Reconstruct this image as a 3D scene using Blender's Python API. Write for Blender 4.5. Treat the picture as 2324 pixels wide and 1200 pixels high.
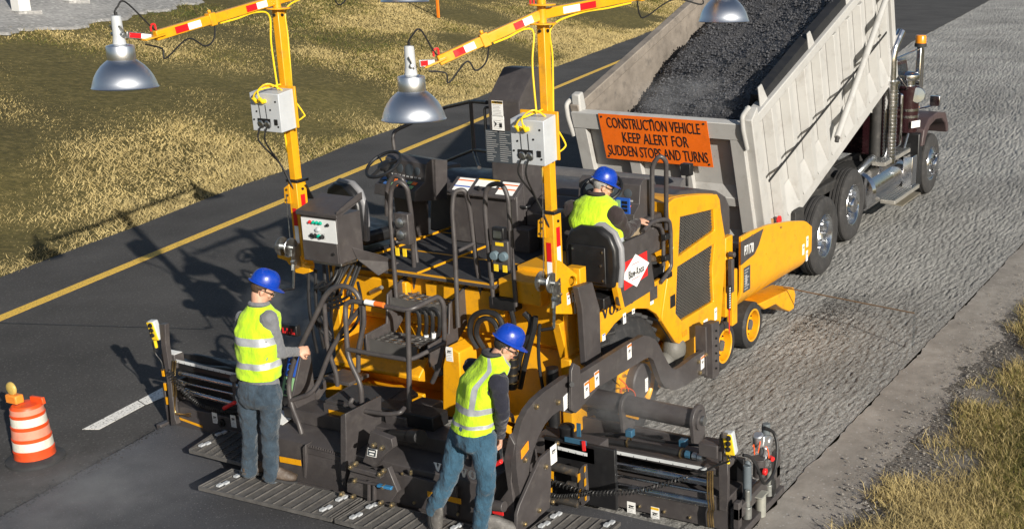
import bpy, math, random
import numpy as np
from mathutils import Vector, Matrix, noise
from mathutils.geometry import tessellate_polygon
random.seed(7); RNG = np.random.default_rng(7)
SC = bpy.context.scene; COL = SC.collection
for o in list(bpy.data.objects): bpy.data.objects.remove(o)
V = Vector; R = math.radians; PI = math.pi
# ---------------------------------------------------------------- camera
FPX, PPX, PPY, CAMH = 2681.0, 1654.0, 640.0, 4.5
PITCH, YAW = R(16.63), R(24.48)
FW = V((math.cos(YAW)*math.cos(PITCH), math.sin(YAW)*math.cos(PITCH), -math.sin(PITCH)))
RT = FW.cross(V((0, 0, 1))).normalized(); DN = FW.cross(RT)
CAMP = V((0, 0, CAMH))
cam = bpy.data.cameras.new('camera'); co = bpy.data.objects.new('camera', cam); COL.objects.link(co)
cam.sensor_width = 36; cam.lens = FPX/2324*36; cam.sensor_fit = 'HORIZONTAL'
cam.shift_x = -(PPX-1162)/2324; cam.shift_y = (PPY-600)/2324
cam.clip_start = .1; cam.clip_end = 2000
m3 = Matrix((RT, -DN, -FW)).transposed(); co.matrix_world = Matrix.Translation(CAMP) @ m3.to_4x4()
SC.camera = co
# ---------------------------------------------------------------- world, sun, exposure
SUN_AZ, SUN_EL = R(60), R(20.5)          # direction the light travels over the ground, height of the sun
w = bpy.data.worlds.new('World'); SC.world = w; w.use_nodes = True
nt = w.node_tree; sky = nt.nodes.new('ShaderNodeTexSky'); sky.sky_type = 'NISHITA'; sky.sun_disc = False
sky.sun_elevation = SUN_EL; sky.sun_rotation = math.atan2(-math.cos(SUN_AZ), -math.sin(SUN_AZ))
bg = nt.nodes['Background']; nt.links.new(sky.outputs[0], bg.inputs[0]); bg.inputs[1].default_value = .06
sd = bpy.data.lights.new('sun', 'SUN'); sd.energy = 4.9; sd.angle = R(.5); sd.color = (1, .94, .84)
so = bpy.data.objects.new('sun', sd); COL.objects.link(so)
so.rotation_euler = V((math.cos(SUN_AZ)*math.cos(SUN_EL), math.sin(SUN_AZ)*math.cos(SUN_EL), -math.sin(SUN_EL))).to_track_quat('-Z', 'Y').to_euler()
so.location = (0, 0, 30)
SC.render.engine = 'CYCLES'
SC.view_settings.view_transform = 'Standard'; SC.view_settings.look = 'None'
SC.view_settings.exposure = 0.46; SC.view_settings.gamma = 1; SC.view_settings.use_curve_mapping = False
SC.render.resolution_x = 1024; SC.render.resolution_y = 528

# ---------------------------------------------------------------- helpers
def PX(px, py, x=None, y=None, z=None):
    """point of the place seen at a pixel of the photograph, on one coordinate plane"""
    d = RT*((px-PPX)/FPX) + DN*((py-PPY)/FPX) + FW
    for i, v in enumerate((x, y, z)):
        if v is not None: return CAMP + d*((v-CAMP[i])/d[i])

class MB:
    def __init__(s): s.v = []; s.f = []; s.m = []; s.cm = 0
    def add(s, vs, fs):
        b = len(s.v); s.v += [tuple(p) for p in vs]
        s.f += [tuple(b+i for i in f) for f in fs]; s.m += [s.cm]*len(fs); return s
    def mat(s, i): s.cm = i; return s
    def box(s, a, b):
        x0, y0, z0 = [min(p, q) for p, q in zip(a, b)]; x1, y1, z1 = [max(p, q) for p, q in zip(a, b)]
        return s.add([(x0,y0,z0),(x1,y0,z0),(x1,y1,z0),(x0,y1,z0),(x0,y0,z1),(x1,y0,z1),(x1,y1,z1),(x0,y1,z1)],
                     [(0,3,2,1),(4,5,6,7),(0,1,5,4),(1,2,6,5),(2,3,7,6),(3,0,4,7)])
    def obox(s, c, size, ax, ay=None):
        """box with axes ax, ay and their cross product"""
        ax = V(ax).normalized(); ay = V(ay) if ay is not None else (V((0,0,1)) if abs(ax.z) < .9 else V((1,0,0)))
        ay = (ay-ax*ay.dot(ax)).normalized(); az = ax.cross(ay); c = V(c); h = [q/2 for q in size]
        vs = [c+ax*(sx*h[0])+ay*(sy*h[1])+az*(sz*h[2]) for sz in (-1,1) for sx, sy in ((-1,-1),(1,-1),(1,1),(-1,1))]
        return s.add(vs, [(0,3,2,1),(4,5,6,7),(0,1,5,4),(1,2,6,5),(2,3,7,6),(3,0,4,7)])
    def beam(s, a, b, wdt, hgt, up=None):
        a, b = V(a), V(b); return s.obox((a+b)/2, ((b-a).length, wdt, hgt), b-a, (up if up is not None else (b-a).cross(V((0,0,1))) if abs((b-a).normalized().z) < .95 else V((0,1,0))))
    def prism(s, pts, vec, holes=()):
        loops = [[V(p) for p in pts]]+[[V(p) for p in h] for h in holes]; vec = V(vec)
        flat = [p for l in loops for p in l]; n = len(flat)
        if len(loops) == 1 and len(pts) <= 4: tri = [tuple(range(len(pts)))]
        else: tri = [tuple(t) for t in tessellate_polygon(loops)]
        fs = []
        for t in tri:
            nn = (flat[t[1]]-flat[t[0]]).cross(flat[t[2]]-flat[t[0]])
            if nn.dot(vec) > 0: t = t[::-1]
            fs.append(t); fs.append(tuple(i+n for i in t[::-1]))
        b = 0
        for l in loops:
            k = len(l)
            for i in range(k): fs.append((b+i, b+(i+1) % k, b+n+(i+1) % k, b+n+i))
            b += k
        return s.add(flat+[p+vec for p in flat], fs)
    def tube(s, path, r, n=8, closed=False, caps=True):
        P = [V(p) for p in path]; k = len(P); rs = r if isinstance(r, (list, tuple)) else [r]*k
        T = []
        for i in range(k):
            if closed: t = P[(i+1) % k]-P[i-1]
            else: t = P[min(i+1, k-1)]-P[max(i-1, 0)]
            T.append(t.normalized() if t.length > 1e-9 else V((0,0,1)))
        u = T[0].orthogonal().normalized(); vs = []
        for i in range(k):
            u = (u-T[i]*u.dot(T[i])); u = u.normalized() if u.length > 1e-6 else T[i].orthogonal().normalized()
            q = T[i].cross(u)
            for j in range(n):
                a = 2*PI*j/n; vs.append(P[i]+(u*math.cos(a)+q*math.sin(a))*rs[i])
        fs = []
        for i in range(k if closed else k-1):
            i2 = (i+1) % k
            for j in range(n): fs.append((i*n+j, i*n+(j+1) % n, i2*n+(j+1) % n, i2*n+j))
        if caps and not closed: fs += [tuple(range(n))[::-1], tuple((k-1)*n+j for j in range(n))]
        return s.add(vs, fs)
    def cyl(s, a, b, r, n=16, r2=None): return s.tube([a, b], [r, r if r2 is None else r2], n)
    def lathe(s, o, ax, prof, n=24, sx=1., sy=1., xdir=None, closed=False):
        o, ax = V(o), V(ax).normalized(); u = (V(xdir)-ax*V(xdir).dot(ax)).normalized() if xdir is not None else ax.orthogonal().normalized(); q = ax.cross(u)
        vs = []; k = len(prof)
        for r, h in prof:
            for j in range(n):
                a = 2*PI*j/n; vs.append(o+ax*h+u*(r*sx*math.cos(a))+q*(r*sy*math.sin(a)))
        fs = [(i*n+j, i*n+(j+1) % n, ((i+1) % k)*n+(j+1) % n, ((i+1) % k)*n+j) for i in range(k if closed else k-1) for j in range(n)]
        if not closed:
            if prof[0][0] > 1e-4 and prof[0][0] < 1e3 and getattr(s, 'capl', True): fs.append(tuple(range(n))[::-1])
            if prof[-1][0] > 1e-4 and getattr(s, 'capl', True): fs.append(tuple((k-1)*n+j for j in range(n)))
        return s.add(vs, fs)
    def ell(s, c, rad, n=16, m=10, ax=(0,0,1), xd=(1,0,0)):
        c = V(c); az = V(ax).normalized(); axx = V(xd); axx = (axx-az*axx.dot(az)).normalized(); ay = az.cross(axx); vs = [c-az*rad[2]]
        for i in range(1, m):
            t = -PI/2+PI*i/m
            for j in range(n):
                a = 2*PI*j/n; vs.append(c+axx*(rad[0]*math.cos(t)*math.cos(a))+ay*(rad[1]*math.cos(t)*math.sin(a))+az*(rad[2]*math.sin(t)))
        vs.append(c+az*rad[2]); e = len(vs)-1
        fs = [(0, 1+(j+1) % n, 1+j) for j in range(n)]
        for i in range(m-2):
            for j in range(n): fs.append((1+i*n+j, 1+i*n+(j+1) % n, 1+(i+1)*n+(j+1) % n, 1+(i+1)*n+j))
        fs += [(1+(m-2)*n+j, 1+(m-2)*n+(j+1) % n, e) for j in range(n)]
        return s.add(vs, fs)
    def loft(s, rings, caps=True, matf=None):
        n = len(rings[0]); vs = [p for r in rings for p in r]; b0 = s.cm
        base = len(s.v); s.v += [tuple(p) for p in vs]
        for i in range(len(rings)-1):
            for j in range(n):
                s.f.append(tuple(base+q for q in (i*n+j, i*n+(j+1) % n, (i+1)*n+(j+1) % n, (i+1)*n+j)))
                s.m.append(matf(i, j) if matf else b0)
        if caps:
            s.f.append(tuple(base+j for j in range(n))[::-1]); s.m.append(b0)
            s.f.append(tuple(base+(len(rings)-1)*n+j for j in range(n))); s.m.append(b0)
        return s
    def mesh(s, name, off=V((0,0,0)), smooth=True):
        me = bpy.data.meshes.new(name); ox, oy, oz = off
        me.from_pydata([(x-ox, y-oy, z-oz) for x, y, z in s.v], [], s.f)
        if any(s.m): me.polygons.foreach_set('material_index', s.m)
        import bmesh
        bm = bmesh.new(); bm.from_mesh(me); bmesh.ops.recalc_face_normals(bm, faces=bm.faces); bm.to_mesh(me); bm.free()
        if smooth:
            me.polygons.foreach_set('use_smooth', [True]*len(me.polygons)); me.set_sharp_from_angle(angle=R(38))
        me.update(); return me

def fil(pts, r=.08, k=5, closed=False):
    """fillet the corners of a polyline"""
    P = [V(p) for p in pts]; out = []; n = len(P)
    for i, p in enumerate(P):
        if not closed and i in (0, n-1): out.append(p); continue
        a, b = P[i-1], P[(i+1) % n]; da, db = a-p, b-p
        q = min(r, da.length*.49, db.length*.49); A = p+da.normalized()*q; B = p+db.normalized()*q
        for j in range(k+1):
            t = j/k; out.append(A*(1-t)**2+p*(2*t*(1-t))+B*t*t)
    return out
def spl(pts, k=6):
    """smooth curve through points"""
    P = [V(p) for p in pts]; out = []
    for i in range(len(P)-1):
        a, b, c, d = P[max(i-1,0)], P[i], P[i+1], P[min(i+2,len(P)-1)]
        for j in range(k):
            t = j/k; out.append(.5*((2*b)+(c-a)*t+(2*a-5*b+4*c-d)*t*t+(3*b-a-3*c+d)*t**3))
    out.append(P[-1]); return out

# ---------------------------------------------------------------- materials
def mk(name): 
    m = bpy.data.materials.new(name); m.use_nodes = True; t = m.node_tree
    return m, t, t.nodes['Principled BSDF']
def nd(t, typ, **k):
    n = t.nodes.new(typ)
    for a, b in k.items(): setattr(n, a, b)
    return n
def nz(t, scale, detail=4, rough=.55, stretch=None, vec=None):
    n = nd(t, 'ShaderNodeTexNoise'); n.inputs['Scale'].default_value = scale; n.inputs['Detail'].default_value = detail; n.inputs['Roughness'].default_value = rough
    tc = vec or nd(t, 'ShaderNodeTexCoord').outputs['Object']
    if stretch:
        mp = nd(t, 'ShaderNodeMapping'); mp.inputs['Scale'].default_value = stretch[0]
        mp.inputs['Rotation'].default_value = stretch[1] if len(stretch) > 1 else (0,0,0)
        t.links.new(tc, mp.inputs[0]); tc = mp.outputs[0]
    t.links.new(tc, n.inputs['Vector']); return n.outputs['Fac']
def ramp(t, fac, stops):
    r = nd(t, 'ShaderNodeValToRGB'); e = r.color_ramp.elements
    while len(e) < len(stops): e.new(.5)
    for q, (p, c) in zip(e, stops): q.position = p; q.color = (*c, 1) if len(c) == 3 else c
    t.links.new(fac, r.inputs[0]); return r.outputs[0]
def bump(t, p, h, strength, dist, prev=None):
    b = nd(t, 'ShaderNodeBump'); b.inputs['Strength'].default_value = strength; b.inputs['Distance'].default_value = dist
    t.links.new(h, b.inputs['Height'])
    if prev: t.links.new(prev, b.inputs['Normal'])
    t.links.new(b.outputs[0], p.inputs['Normal']); return b.outputs[0]
def paint(name, c, rough=.4, metal=0., var=.12, dirt=None, dscale=3., bmp=0., bs=60, coat=0., spec=None, dirtamt=.6):
    m, t, p = mk(name); f = nz(t, dscale, 6, .65)
    lo = [x*(1-var) for x in c]; hi = [min(1, x*(1+var)) for x in c]
    col = ramp(t, f, [(.3, lo), (.7, hi)])
    if dirt:
        f2 = nz(t, dscale*2.7, 8, .7); k = ramp(t, f2, [(.52, (0,0,0)), (.75, (dirtamt,)*3)])
        mx = nd(t, 'ShaderNodeMix', data_type='RGBA'); t.links.new(k, mx.inputs[0]); t.links.new(col, mx.inputs[6]); mx.inputs[7].default_value = (*dirt, 1); col = mx.outputs[2]
    t.links.new(col, p.inputs['Base Color'])
    rr = ramp(t, nz(t, dscale*4, 5), [(.3, (max(.02, rough-.1),)*3), (.7, (min(1, rough+.12),)*3)]); t.links.new(rr, p.inputs['Roughness'])
    p.inputs['Metallic'].default_value = metal; p.inputs['Coat Weight'].default_value = coat
    if spec is not None: p.inputs['Specular IOR Level'].default_value = spec
    if bmp: bump(t, p, nz(t, bs, 5), bmp, .01)
    return m
YEL = paint('machine_yellow', (.70, .325, .008), .36, var=.07, dirt=(.20,.11,.035), dscale=3.4, dirtamt=.5, coat=.1)
GRY = paint('machine_dark_grey', (.056, .05, .05), .44, var=.16, dirt=(.12,.11,.10), dscale=3.2, dirtamt=.5)
BLK = paint('black_plastic', (.012, .012, .013), .42, var=.2)
RUB = paint('rubber', (.022, .022, .023), .75, var=.25, dirt=(.075,.07,.065), dscale=5, bmp=.15, bs=30)
HOSE = paint('black_hose', (.013,.013,.014), .5, var=.2)
CHR = paint('chrome', (.72,.72,.74), .14, 1., var=.06)
ALU = mk('spun_aluminium')
ALU[2].inputs['Base Color'].default_value = (.66,.68,.71,1); ALU[2].inputs['Metallic'].default_value = 1; ALU[2].inputs['Roughness'].default_value = .33; ALU[2].inputs['Anisotropic'].default_value = .5; ALU = ALU[0]
STL = paint('zinc_steel', (.45,.46,.46), .38, 1., var=.2, dscale=9)
BRS = paint('zinc_gold_bolts', (.55,.46,.3), .4, 1., var=.2)
BRASS = paint('brass_pipe', (.5,.36,.17), .35, 1., var=.15)
LGR = paint('light_grey_enamel', (.44,.46,.48), .42, var=.05, dirt=(.3,.3,.3), dscale=4, dirtamt=.3)
WHT = paint('white_label', (.8,.8,.78), .5, var=.03)
RED = paint('red_paint', (.6,.02,.02), .4, var=.08)
REF_R = paint('red_reflector', (.55,.01,.015), .3, var=.05); REF_W = paint('white_reflector', (.75,.75,.76), .3, var=.05)
ORG = paint('orange_label', (.75,.16,.02), .5, var=.05)
INK = paint('black_print', (.015,.015,.016), .6); GTXT = paint('grey_print', (.3,.3,.3), .6)
AMB = paint('amber_lens', (.8,.26,.01), .25, var=.05, coat=.4)
BLU = paint('blue_label', (.02,.09,.42), .4); GRN = paint('green_button', (.0,.33,.22), .3); SBL = paint('steel_blue_clamp', (.03,.09,.15), .4, var=.2)
MINT = paint('green_panel', (.22,.42,.2), .5)
CABY = paint('yellow_cable', (.8,.55,.02), .45); CABK = paint('black_cable', (.012,.012,.012), .5)
ORGW = paint('orange_wire', (.75,.1,.02), .5)
GRT = paint('grating_steel', (.2,.19,.18), .55, .6, var=.2, dscale=6, dirt=(.06,.06,.06))
LCD = paint('dark_panel_print', (.05,.06,.07), .4)

# ---------------------------------------------------------------- scene objects
def thing(name, label, cat, loc, group=None):
    o = bpy.data.objects.new(name, None); COL.objects.link(o); o.location = loc; o.empty_display_size = .2
    o['label'] = label; o['category'] = cat
    if group: o['group'] = group
    return o
def wl(o):
    p = V((0,0,0))
    while o: p += o.location; o = o.parent
    return p
def part(name, mb, mat, parent, bevel=0, seg=2, smooth=True, label=None, kind=None):
    me = mb.mesh(name, wl(parent) if parent else V((0,0,0)), smooth)
    for m in (mat if isinstance(mat, (list, tuple)) else [mat]): me.materials.append(m)
    o = bpy.data.objects.new(name, me); COL.objects.link(o)
    if parent: o.parent = parent
    if bevel:
        b = o.modifiers.new('bevel', 'BEVEL'); b.width = bevel; b.segments = seg; b.limit_method = 'ANGLE'; b.angle_limit = R(40); b.harden_normals = False
    if label: o['label'] = label
    if kind: o['kind'] = kind
    return o
def solo(name, mb, mat, label, cat, group=None, kind=None, **k):
    o = part(name, mb, mat, None, **k)
    if kind: o['kind'] = kind
    if label: o['label'] = label; o['category'] = cat
    if group: o['group'] = group
    return o
def struct(name, mb, mat, **k): return solo(name, mb, mat, None, None, kind='structure', **k)
def inst(src, name, loc, parent, rot=None):
    o = bpy.data.objects.new(name, src.data); COL.objects.link(o); o.parent = parent; o.location = V(loc)-wl(parent)
    if rot is not None: o.rotation_euler = rot
    return o
def npmesh(name, verts, faces, mats, midx=None, smooth=False):
    me = bpy.data.meshes.new(name); nv, (nf, k) = len(verts), faces.shape
    me.vertices.add(nv); me.vertices.foreach_set('co', verts.astype(np.float32).ravel())
    me.loops.add(nf*k); me.loops.foreach_set('vertex_index', faces.astype(np.int32).ravel())
    me.polygons.add(nf); me.polygons.foreach_set('loop_start', np.arange(0, nf*k, k, dtype=np.int32))
    if midx is not None: me.polygons.foreach_set('material_index', midx.astype(np.int32))
    me.polygons.foreach_set('use_smooth', [smooth]*nf)
    for m in mats: me.materials.append(m)
    me.update(calc_edges=True); me.validate(); return me
def textmesh(body, size, sx=1., align='CENTER', bold=.0, space=1., depth=.0015):
    c = bpy.data.curves.new('t', 'FONT'); c.body = body; c.size = size; c.align_x = align; c.align_y = 'CENTER'; c.extrude = depth; c.offset = bold; c.space_character = space; c.resolution_u = 3
    o = bpy.data.objects.new('t', c); COL.objects.link(o); me = bpy.data.meshes.new_from_object(o)
    bpy.data.objects.remove(o); bpy.data.curves.remove(c)
    for v in me.vertices: v.co.x *= sx
    return me
def text(name, body, size, o, r, u, mat, parent, sx=1., bold=0., space=1., align='CENTER'):
    me = textmesh(body, size, sx, align, bold, space); r, u = V(r).normalized(), V(u).normalized(); u = (u-r*u.dot(r)).normalized(); n = r.cross(u)
    M = Matrix((r, u, n)).transposed().to_4x4(); me.transform(Matrix.Translation(V(o)-wl(parent)) @ M)
    me.materials.append(mat); ob = bpy.data.objects.new(name, me); COL.objects.link(ob); ob.parent = parent; return ob
RX, UZ = V((1,0,0)), V((0,0,1)); RY = V((0,-1,0))
def rect(mb, o, r, u, a, b, c, d, h=.002, t=.003):
    """raised rectangle on the plane (o; r, u): from (a,b) to (c,d)"""
    n = r.cross(u).normalized(); q = [o+r*x+u*y+n*(h-t) for x, y in ((a,b),(c,b),(c,d),(a,d))]
    return mb.prism(q, n*t)
def label(parent, o, r, u, wd, ht, head=None, pict=True, lines=4, name='warning_label'):
    """small printed safety plate: white, coloured header, pictogram, lines of print"""
    o, r, u = V(o), V(r).normalized(), V(u).normalized(); mb = MB()
    rect(mb, o, r, u, -wd/2, -ht/2, wd/2, ht/2, .003)
    if head: mb.mat(1); rect(mb, o, r, u, -wd/2*.94, ht/2*.62, wd/2*.94, ht/2*.95, .0045, .002)
    top = ht*.28 if head else ht*.42
    if pict:
        mb.mat(2); s = wd
        for a, b, c, d in ((-.3,.02,.05,.12),(-.05,-.1,.2,.06),(.1,.0,.34,.1),(-.24,-.2,-.1,-.02),(-.36,-.24,.36,-.19)):
            rect(mb, o+u*(top-ht*.22), r, u, a*s, b*s, c*s, d*s, .0045, .002)
        top -= ht*.42
    mb.mat(3); n = lines
    for i in range(n):
        y = top-(i+.5)*(top+ht*.44)/n
        rect(mb, o, r, u, -wd*.4, y-ht*.012, wd*random.uniform(.15,.42), y+ht*.012, .0045, .002)
    return part(name, mb, [WHT, head or ORG, INK, GTXT], parent, smooth=False)
def bolts(parent, pts, ax, r=.014, h=.014, mat=None, name='bolt'):
    src = None; ax = V(ax)
    for p in pts:
        if src is None:
            mb = MB(); mb.cyl(V(p), V(p)+ax*h, r, 6); mb.cyl(V(p)+ax*h, V(p)+ax*(h*1.4), r*.5, 6)
            src = part(name, mb, mat or BRS, parent, smooth=False); p0 = V(p)
        else:
            o = bpy.data.objects.new(name, src.data); COL.objects.link(o); o.parent = parent; o.location = V(p)-p0
# ================================================================ setting
def fieldnoise(nx, ny, sx, sy, seed):
    """smooth random height field, correlation lengths sx, sy in cells"""
    g = np.random.default_rng(seed).standard_normal((nx, ny)); F = np.fft.rfft2(g)
    kx = np.fft.fftfreq(nx)[:, None]; ky = np.fft.rfftfreq(ny)[None, :]
    F *= np.exp(-2*PI*PI*((kx*sx)**2+(ky*sy)**2)); h = np.fft.irfft2(F, s=(nx, ny)); return h/h.std()
EDGE_O = PX(0, 629, z=0); EDGE_H = R(15.6); EDGE_N = V((-math.sin(EDGE_H), math.cos(EDGE_H), 0))
def bank(x, y):
    """height of the roadside bank, from the grass edge upwards"""
    d = (x-EDGE_O.x)*EDGE_N.x+(y-EDGE_O.y)*EDGE_N.y
    d = np.maximum(d, 0); return np.where(d < 26, .012*d*np.minimum(d, 12), .012*26*12+0*d) if False else np.minimum(.2*d*np.clip(d/3, .15, 1), 6+.02*d)
def ground_mat(name, cols, scales, rough=.9, bmp=(.5, .02, 60), stretch=None, speck=None):
    m, t, p = mk(name); tc = nd(t, 'ShaderNodeTexCoord').outputs['Object']
    f = nz(t, scales[0], 8, .65, stretch, tc); c = ramp(t, f, [(.25+.5*i/(len(cols)-1), k) for i, k in enumerate(cols)])
    f2 = nz(t, scales[1], 3, .6, None, tc); k2 = ramp(t, f2, [(.3, (.72,)*3), (.7, (1.25,)*3)])
    mx = nd(t, 'ShaderNodeMix', data_type='RGBA', blend_type='MULTIPLY'); mx.inputs[0].default_value = 1
    t.links.new(c, mx.inputs[6]); t.links.new(k2, mx.inputs[7]); c = mx.outputs[2]
    if speck:
        vo = nd(t, 'ShaderNodeTexVoronoi'); vo.inputs['Scale'].default_value = speck[0]; t.links.new(tc, vo.inputs['Vector'])
        sp = nd(t, 'ShaderNodeSeparateColor'); t.links.new(vo.outputs['Color'], sp.inputs[0])
        k3 = ramp(t, sp.outputs[0], [(speck[1], (0,0,0)), (min(1, speck[1]+.06), (1,1,1))])
        k4 = ramp(t, vo.outputs['Distance'], [(.25, (1,1,1)), (.45, (0,0,0))])
        mm = nd(t, 'ShaderNodeMix', data_type='RGBA', blend_type='MULTIPLY'); mm.inputs[0].default_value = 1; t.links.new(k3, mm.inputs[6]); t.links.new(k4, mm.inputs[7])
        mx2 = nd(t, 'ShaderNodeMix', data_type='RGBA'); t.links.new(mm.outputs[2], mx2.inputs[0]); t.links.new(c, mx2.inputs[6]); mx2.inputs[7].default_value = (*speck[2], 1); c = mx2.outputs[2]
    t.links.new(c, p.inputs['Base Color']); p.inputs['Roughness'].default_value = rough; p.inputs['Specular IOR Level'].default_value = .3
    b = bump(t, p, nz(t, bmp[2], 8, .7, stretch, tc), bmp[0], bmp[1])
    return m
M_OLD = ground_mat('old_asphalt', [(.046,.044,.043),(.066,.063,.061),(.092,.087,.083)], (34, .55), .85, (.8,.014,80), None, (42,.80,(.13,.125,.12)))
M_NEW = ground_mat('fresh_asphalt', [(.058,.059,.065),(.076,.077,.084),(.10,.101,.109)], (60, .5), .6, (.7,.010,110), None, (70,.86,(.17,.17,.18)))
M_MIL = ground_mat('milled_asphalt', [(.12,.117,.11),(.31,.303,.285),(.55,.54,.515)], (48, .35), .9, (1.0,.03,70), ((.7,1.2,1),(0,0,R(20))), (40,.9,(.07,.07,.07)))
M_SHO = ground_mat('gravel_shoulder', [(.20,.182,.16),(.27,.246,.218),(.33,.305,.275)], (5, .7), .95, (.5,.01,90), None, (38,.88,(.4,.38,.36)))
M_GRV = ground_mat('grey_gravel', [(.16,.16,.16),(.3,.295,.285),(.42,.41,.4)], (9, .3), .95, (.9,.04,14), None, (8,.7,(.5,.49,.47)))
M_SOIL = ground_mat('grass_soil', [(.05,.046,.012),(.10,.083,.025),(.19,.15,.055)], (7, .16), .95, (.9,.06,9))
M_RSOIL = ground_mat('verge_soil', [(.11,.10,.085),(.18,.163,.142),(.26,.238,.21)], (9, .6), .95, (.9,.03,40), None, (26,.74,(.33,.31,.285)))
def markpaint(name, c):
    m, t, p = mk(name); f = nz(t, 45, 8, .75); k = ramp(t, f, [(.38, (.06,.058,.055)), (.47, c), (1, [q*1.1 for q in c])]); t.links.new(k, p.inputs['Base Color']); p.inputs['Roughness'].default_value = .7; return m
M_YLN = markpaint('yellow_road_paint', (.78,.49,.07)); M_WLN = markpaint('white_road_paint', (.82,.8,.75))
# terrain sheet to the horizon
def axis(a, b, near0, near1, fine, far):
    l = list(np.arange(near0, near1, fine)); x = near0; s = fine
    while x > a: s *= 1.35; x -= s; l.insert(0, x)
    x = near1; s = fine
    while x < b: s *= 1.35; l.append(x); x += s
    return np.array(l)
xs = axis(-500, 900, -10, 90, .8, 0); ys = axis(-500, 900, -12, 80, .6, 0)
X, Y = np.meshgrid(xs, ys, indexing='ij'); Z = bank(X, Y)-.05
hh = fieldnoise(*X.shape, 2.5, 2.5, 3)*.05; dd = (X-EDGE_O.x)*EDGE_N.x+(Y-EDGE_O.y)*EDGE_N.y; Z += hh*np.clip(dd/2, 0, 1)
vr = np.clip((2.0-Y)/3, 0, 1); Z -= vr*.12*np.clip(2.0-Y, 0, 6)*.6
def gridfaces(nx, ny):
    i = np.arange((nx-1)*(ny-1)); a = (i//(ny-1))*ny+i % (ny-1); return np.stack([a, a+ny, a+ny+1, a+1], 1)
me = npmesh('ground', np.stack([X, Y, Z], -1).reshape(-1, 3), gridfaces(*X.shape), [M_SOIL], smooth=True)
GROUND = bpy.data.objects.new('ground', me); COL.objects.link(GROUND); GROUND['kind'] = 'structure'
def sheet(name, pts, z, mat, th=.05):
    mb = MB(); mb.prism([(x, y, z-th) for x, y in pts], (0, 0, th)); return struct(name, mb, mat, smooth=False)
def edge(d, off=0.):   # point along the grass edge
    p = EDGE_O+V((math.cos(EDGE_H), math.sin(EDGE_H), 0))*d+EDGE_N*off; return (p.x, p.y)
MILL_L = [(7.1, 9.07), (9.5, 8.6), (14, 8.3), (24, 9.4), (36, 11.6), (48.7, 13.78), (67, 15.9), (86, 18.2), (120, 24)]
MILL_R = [(5.0, 3.36), (8.2, 3.3), (16.7, 3.1), (30, 2.9), (60, 4.5), (90, 8), (120, 13)]
G1 = [edge(d, .05*math.sin(d*1.3)+.04*math.sin(d*3.1)) for d in np.arange(-60, 130, 1.5)]
sheet('old_road', [(-40, 6.0)]+G1+[(160, 50)]+MILL_L[::-1]+[(5.2, 8.75), (-8, 6.4)], 0, M_OLD, .06)
# milled lane: rough relief near the camera
nx, ny = 1040, 430; gx = 5.9+6*(np.exp(np.arange(nx)*.0025)-1)
gl = np.interp(gx, [p[0] for p in MILL_L], [p[1] for p in MILL_L]); gr = np.interp(gx, [p[0] for p in MILL_R], [p[1] for p in MILL_R])
tt = np.linspace(0, 1, ny)[None, :]; GX = np.repeat(gx[:, None], ny, 1); GY = gr[:, None]*(1-tt)+(gl[:, None]+.05)*tt
h = fieldnoise(nx, ny, .95, .75, 5)*.75+fieldnoise(nx, ny, .5, .5, 6)*.35+fieldnoise(nx, ny, 6, 2, 8)*.22
h = np.where(h > 0, h**.8 if False else np.sqrt(np.abs(h))*1.0, h)
GZ = -.012+.0039*h*np.minimum(1+.06*(GX-6), 2.2)*np.clip(tt*60, .15, 1)
me = npmesh('milled_lane', np.stack([GX, GY, GZ], -1).reshape(-1, 3), gridfaces(nx, ny), [M_MIL], smooth=True)
o = bpy.data.objects.new('milled_lane', me); COL.objects.link(o); o['kind'] = 'structure'
x1 = gx[-1]; L2 = [(x1, gl[-1])]+[p for p in MILL_L if p[0] > x1]; R2 = [(x1, gr[-1])]+[p for p in MILL_R if p[0] > x1]
sheet('milled_lane', R2+L2[::-1], -.012, M_MIL, .03)
# fresh mat laid behind the screed
sheet('fresh_asphalt', [(-30, 2.4), (-8, 3.3), (7.35, 3.36), (7.45, 9.12), (7.14, 9.08), (5.28, 8.76), (0, 7.85), (-30, 2.6)], .035, M_NEW, .08)
# shoulder right of the lane
SH = [(x, float(np.interp(x, [p[0] for p in MILL_R], [p[1] for p in MILL_R]))-.015+.035*noise.noise(V((x*1.3, 0, 0)))+.03*noise.noise(V((x*5, 3, 0)))+.02*noise.noise(V((x*14, 5, 0)))) for x in list(np.arange(5, 26, .06))+[28, 32, 40, 50, 60, 75, 90, 105, 120]]
sheet('shoulder', [(-20, 3.35)]+SH+[(120, 11.5), (60, 2.6), (30, 1.6), (16.7, 2.0), (11, 2.1), (8.2, 2.15), (5, 2.2), (-20, 2.2)], -.006, M_SHO, .05)
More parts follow.
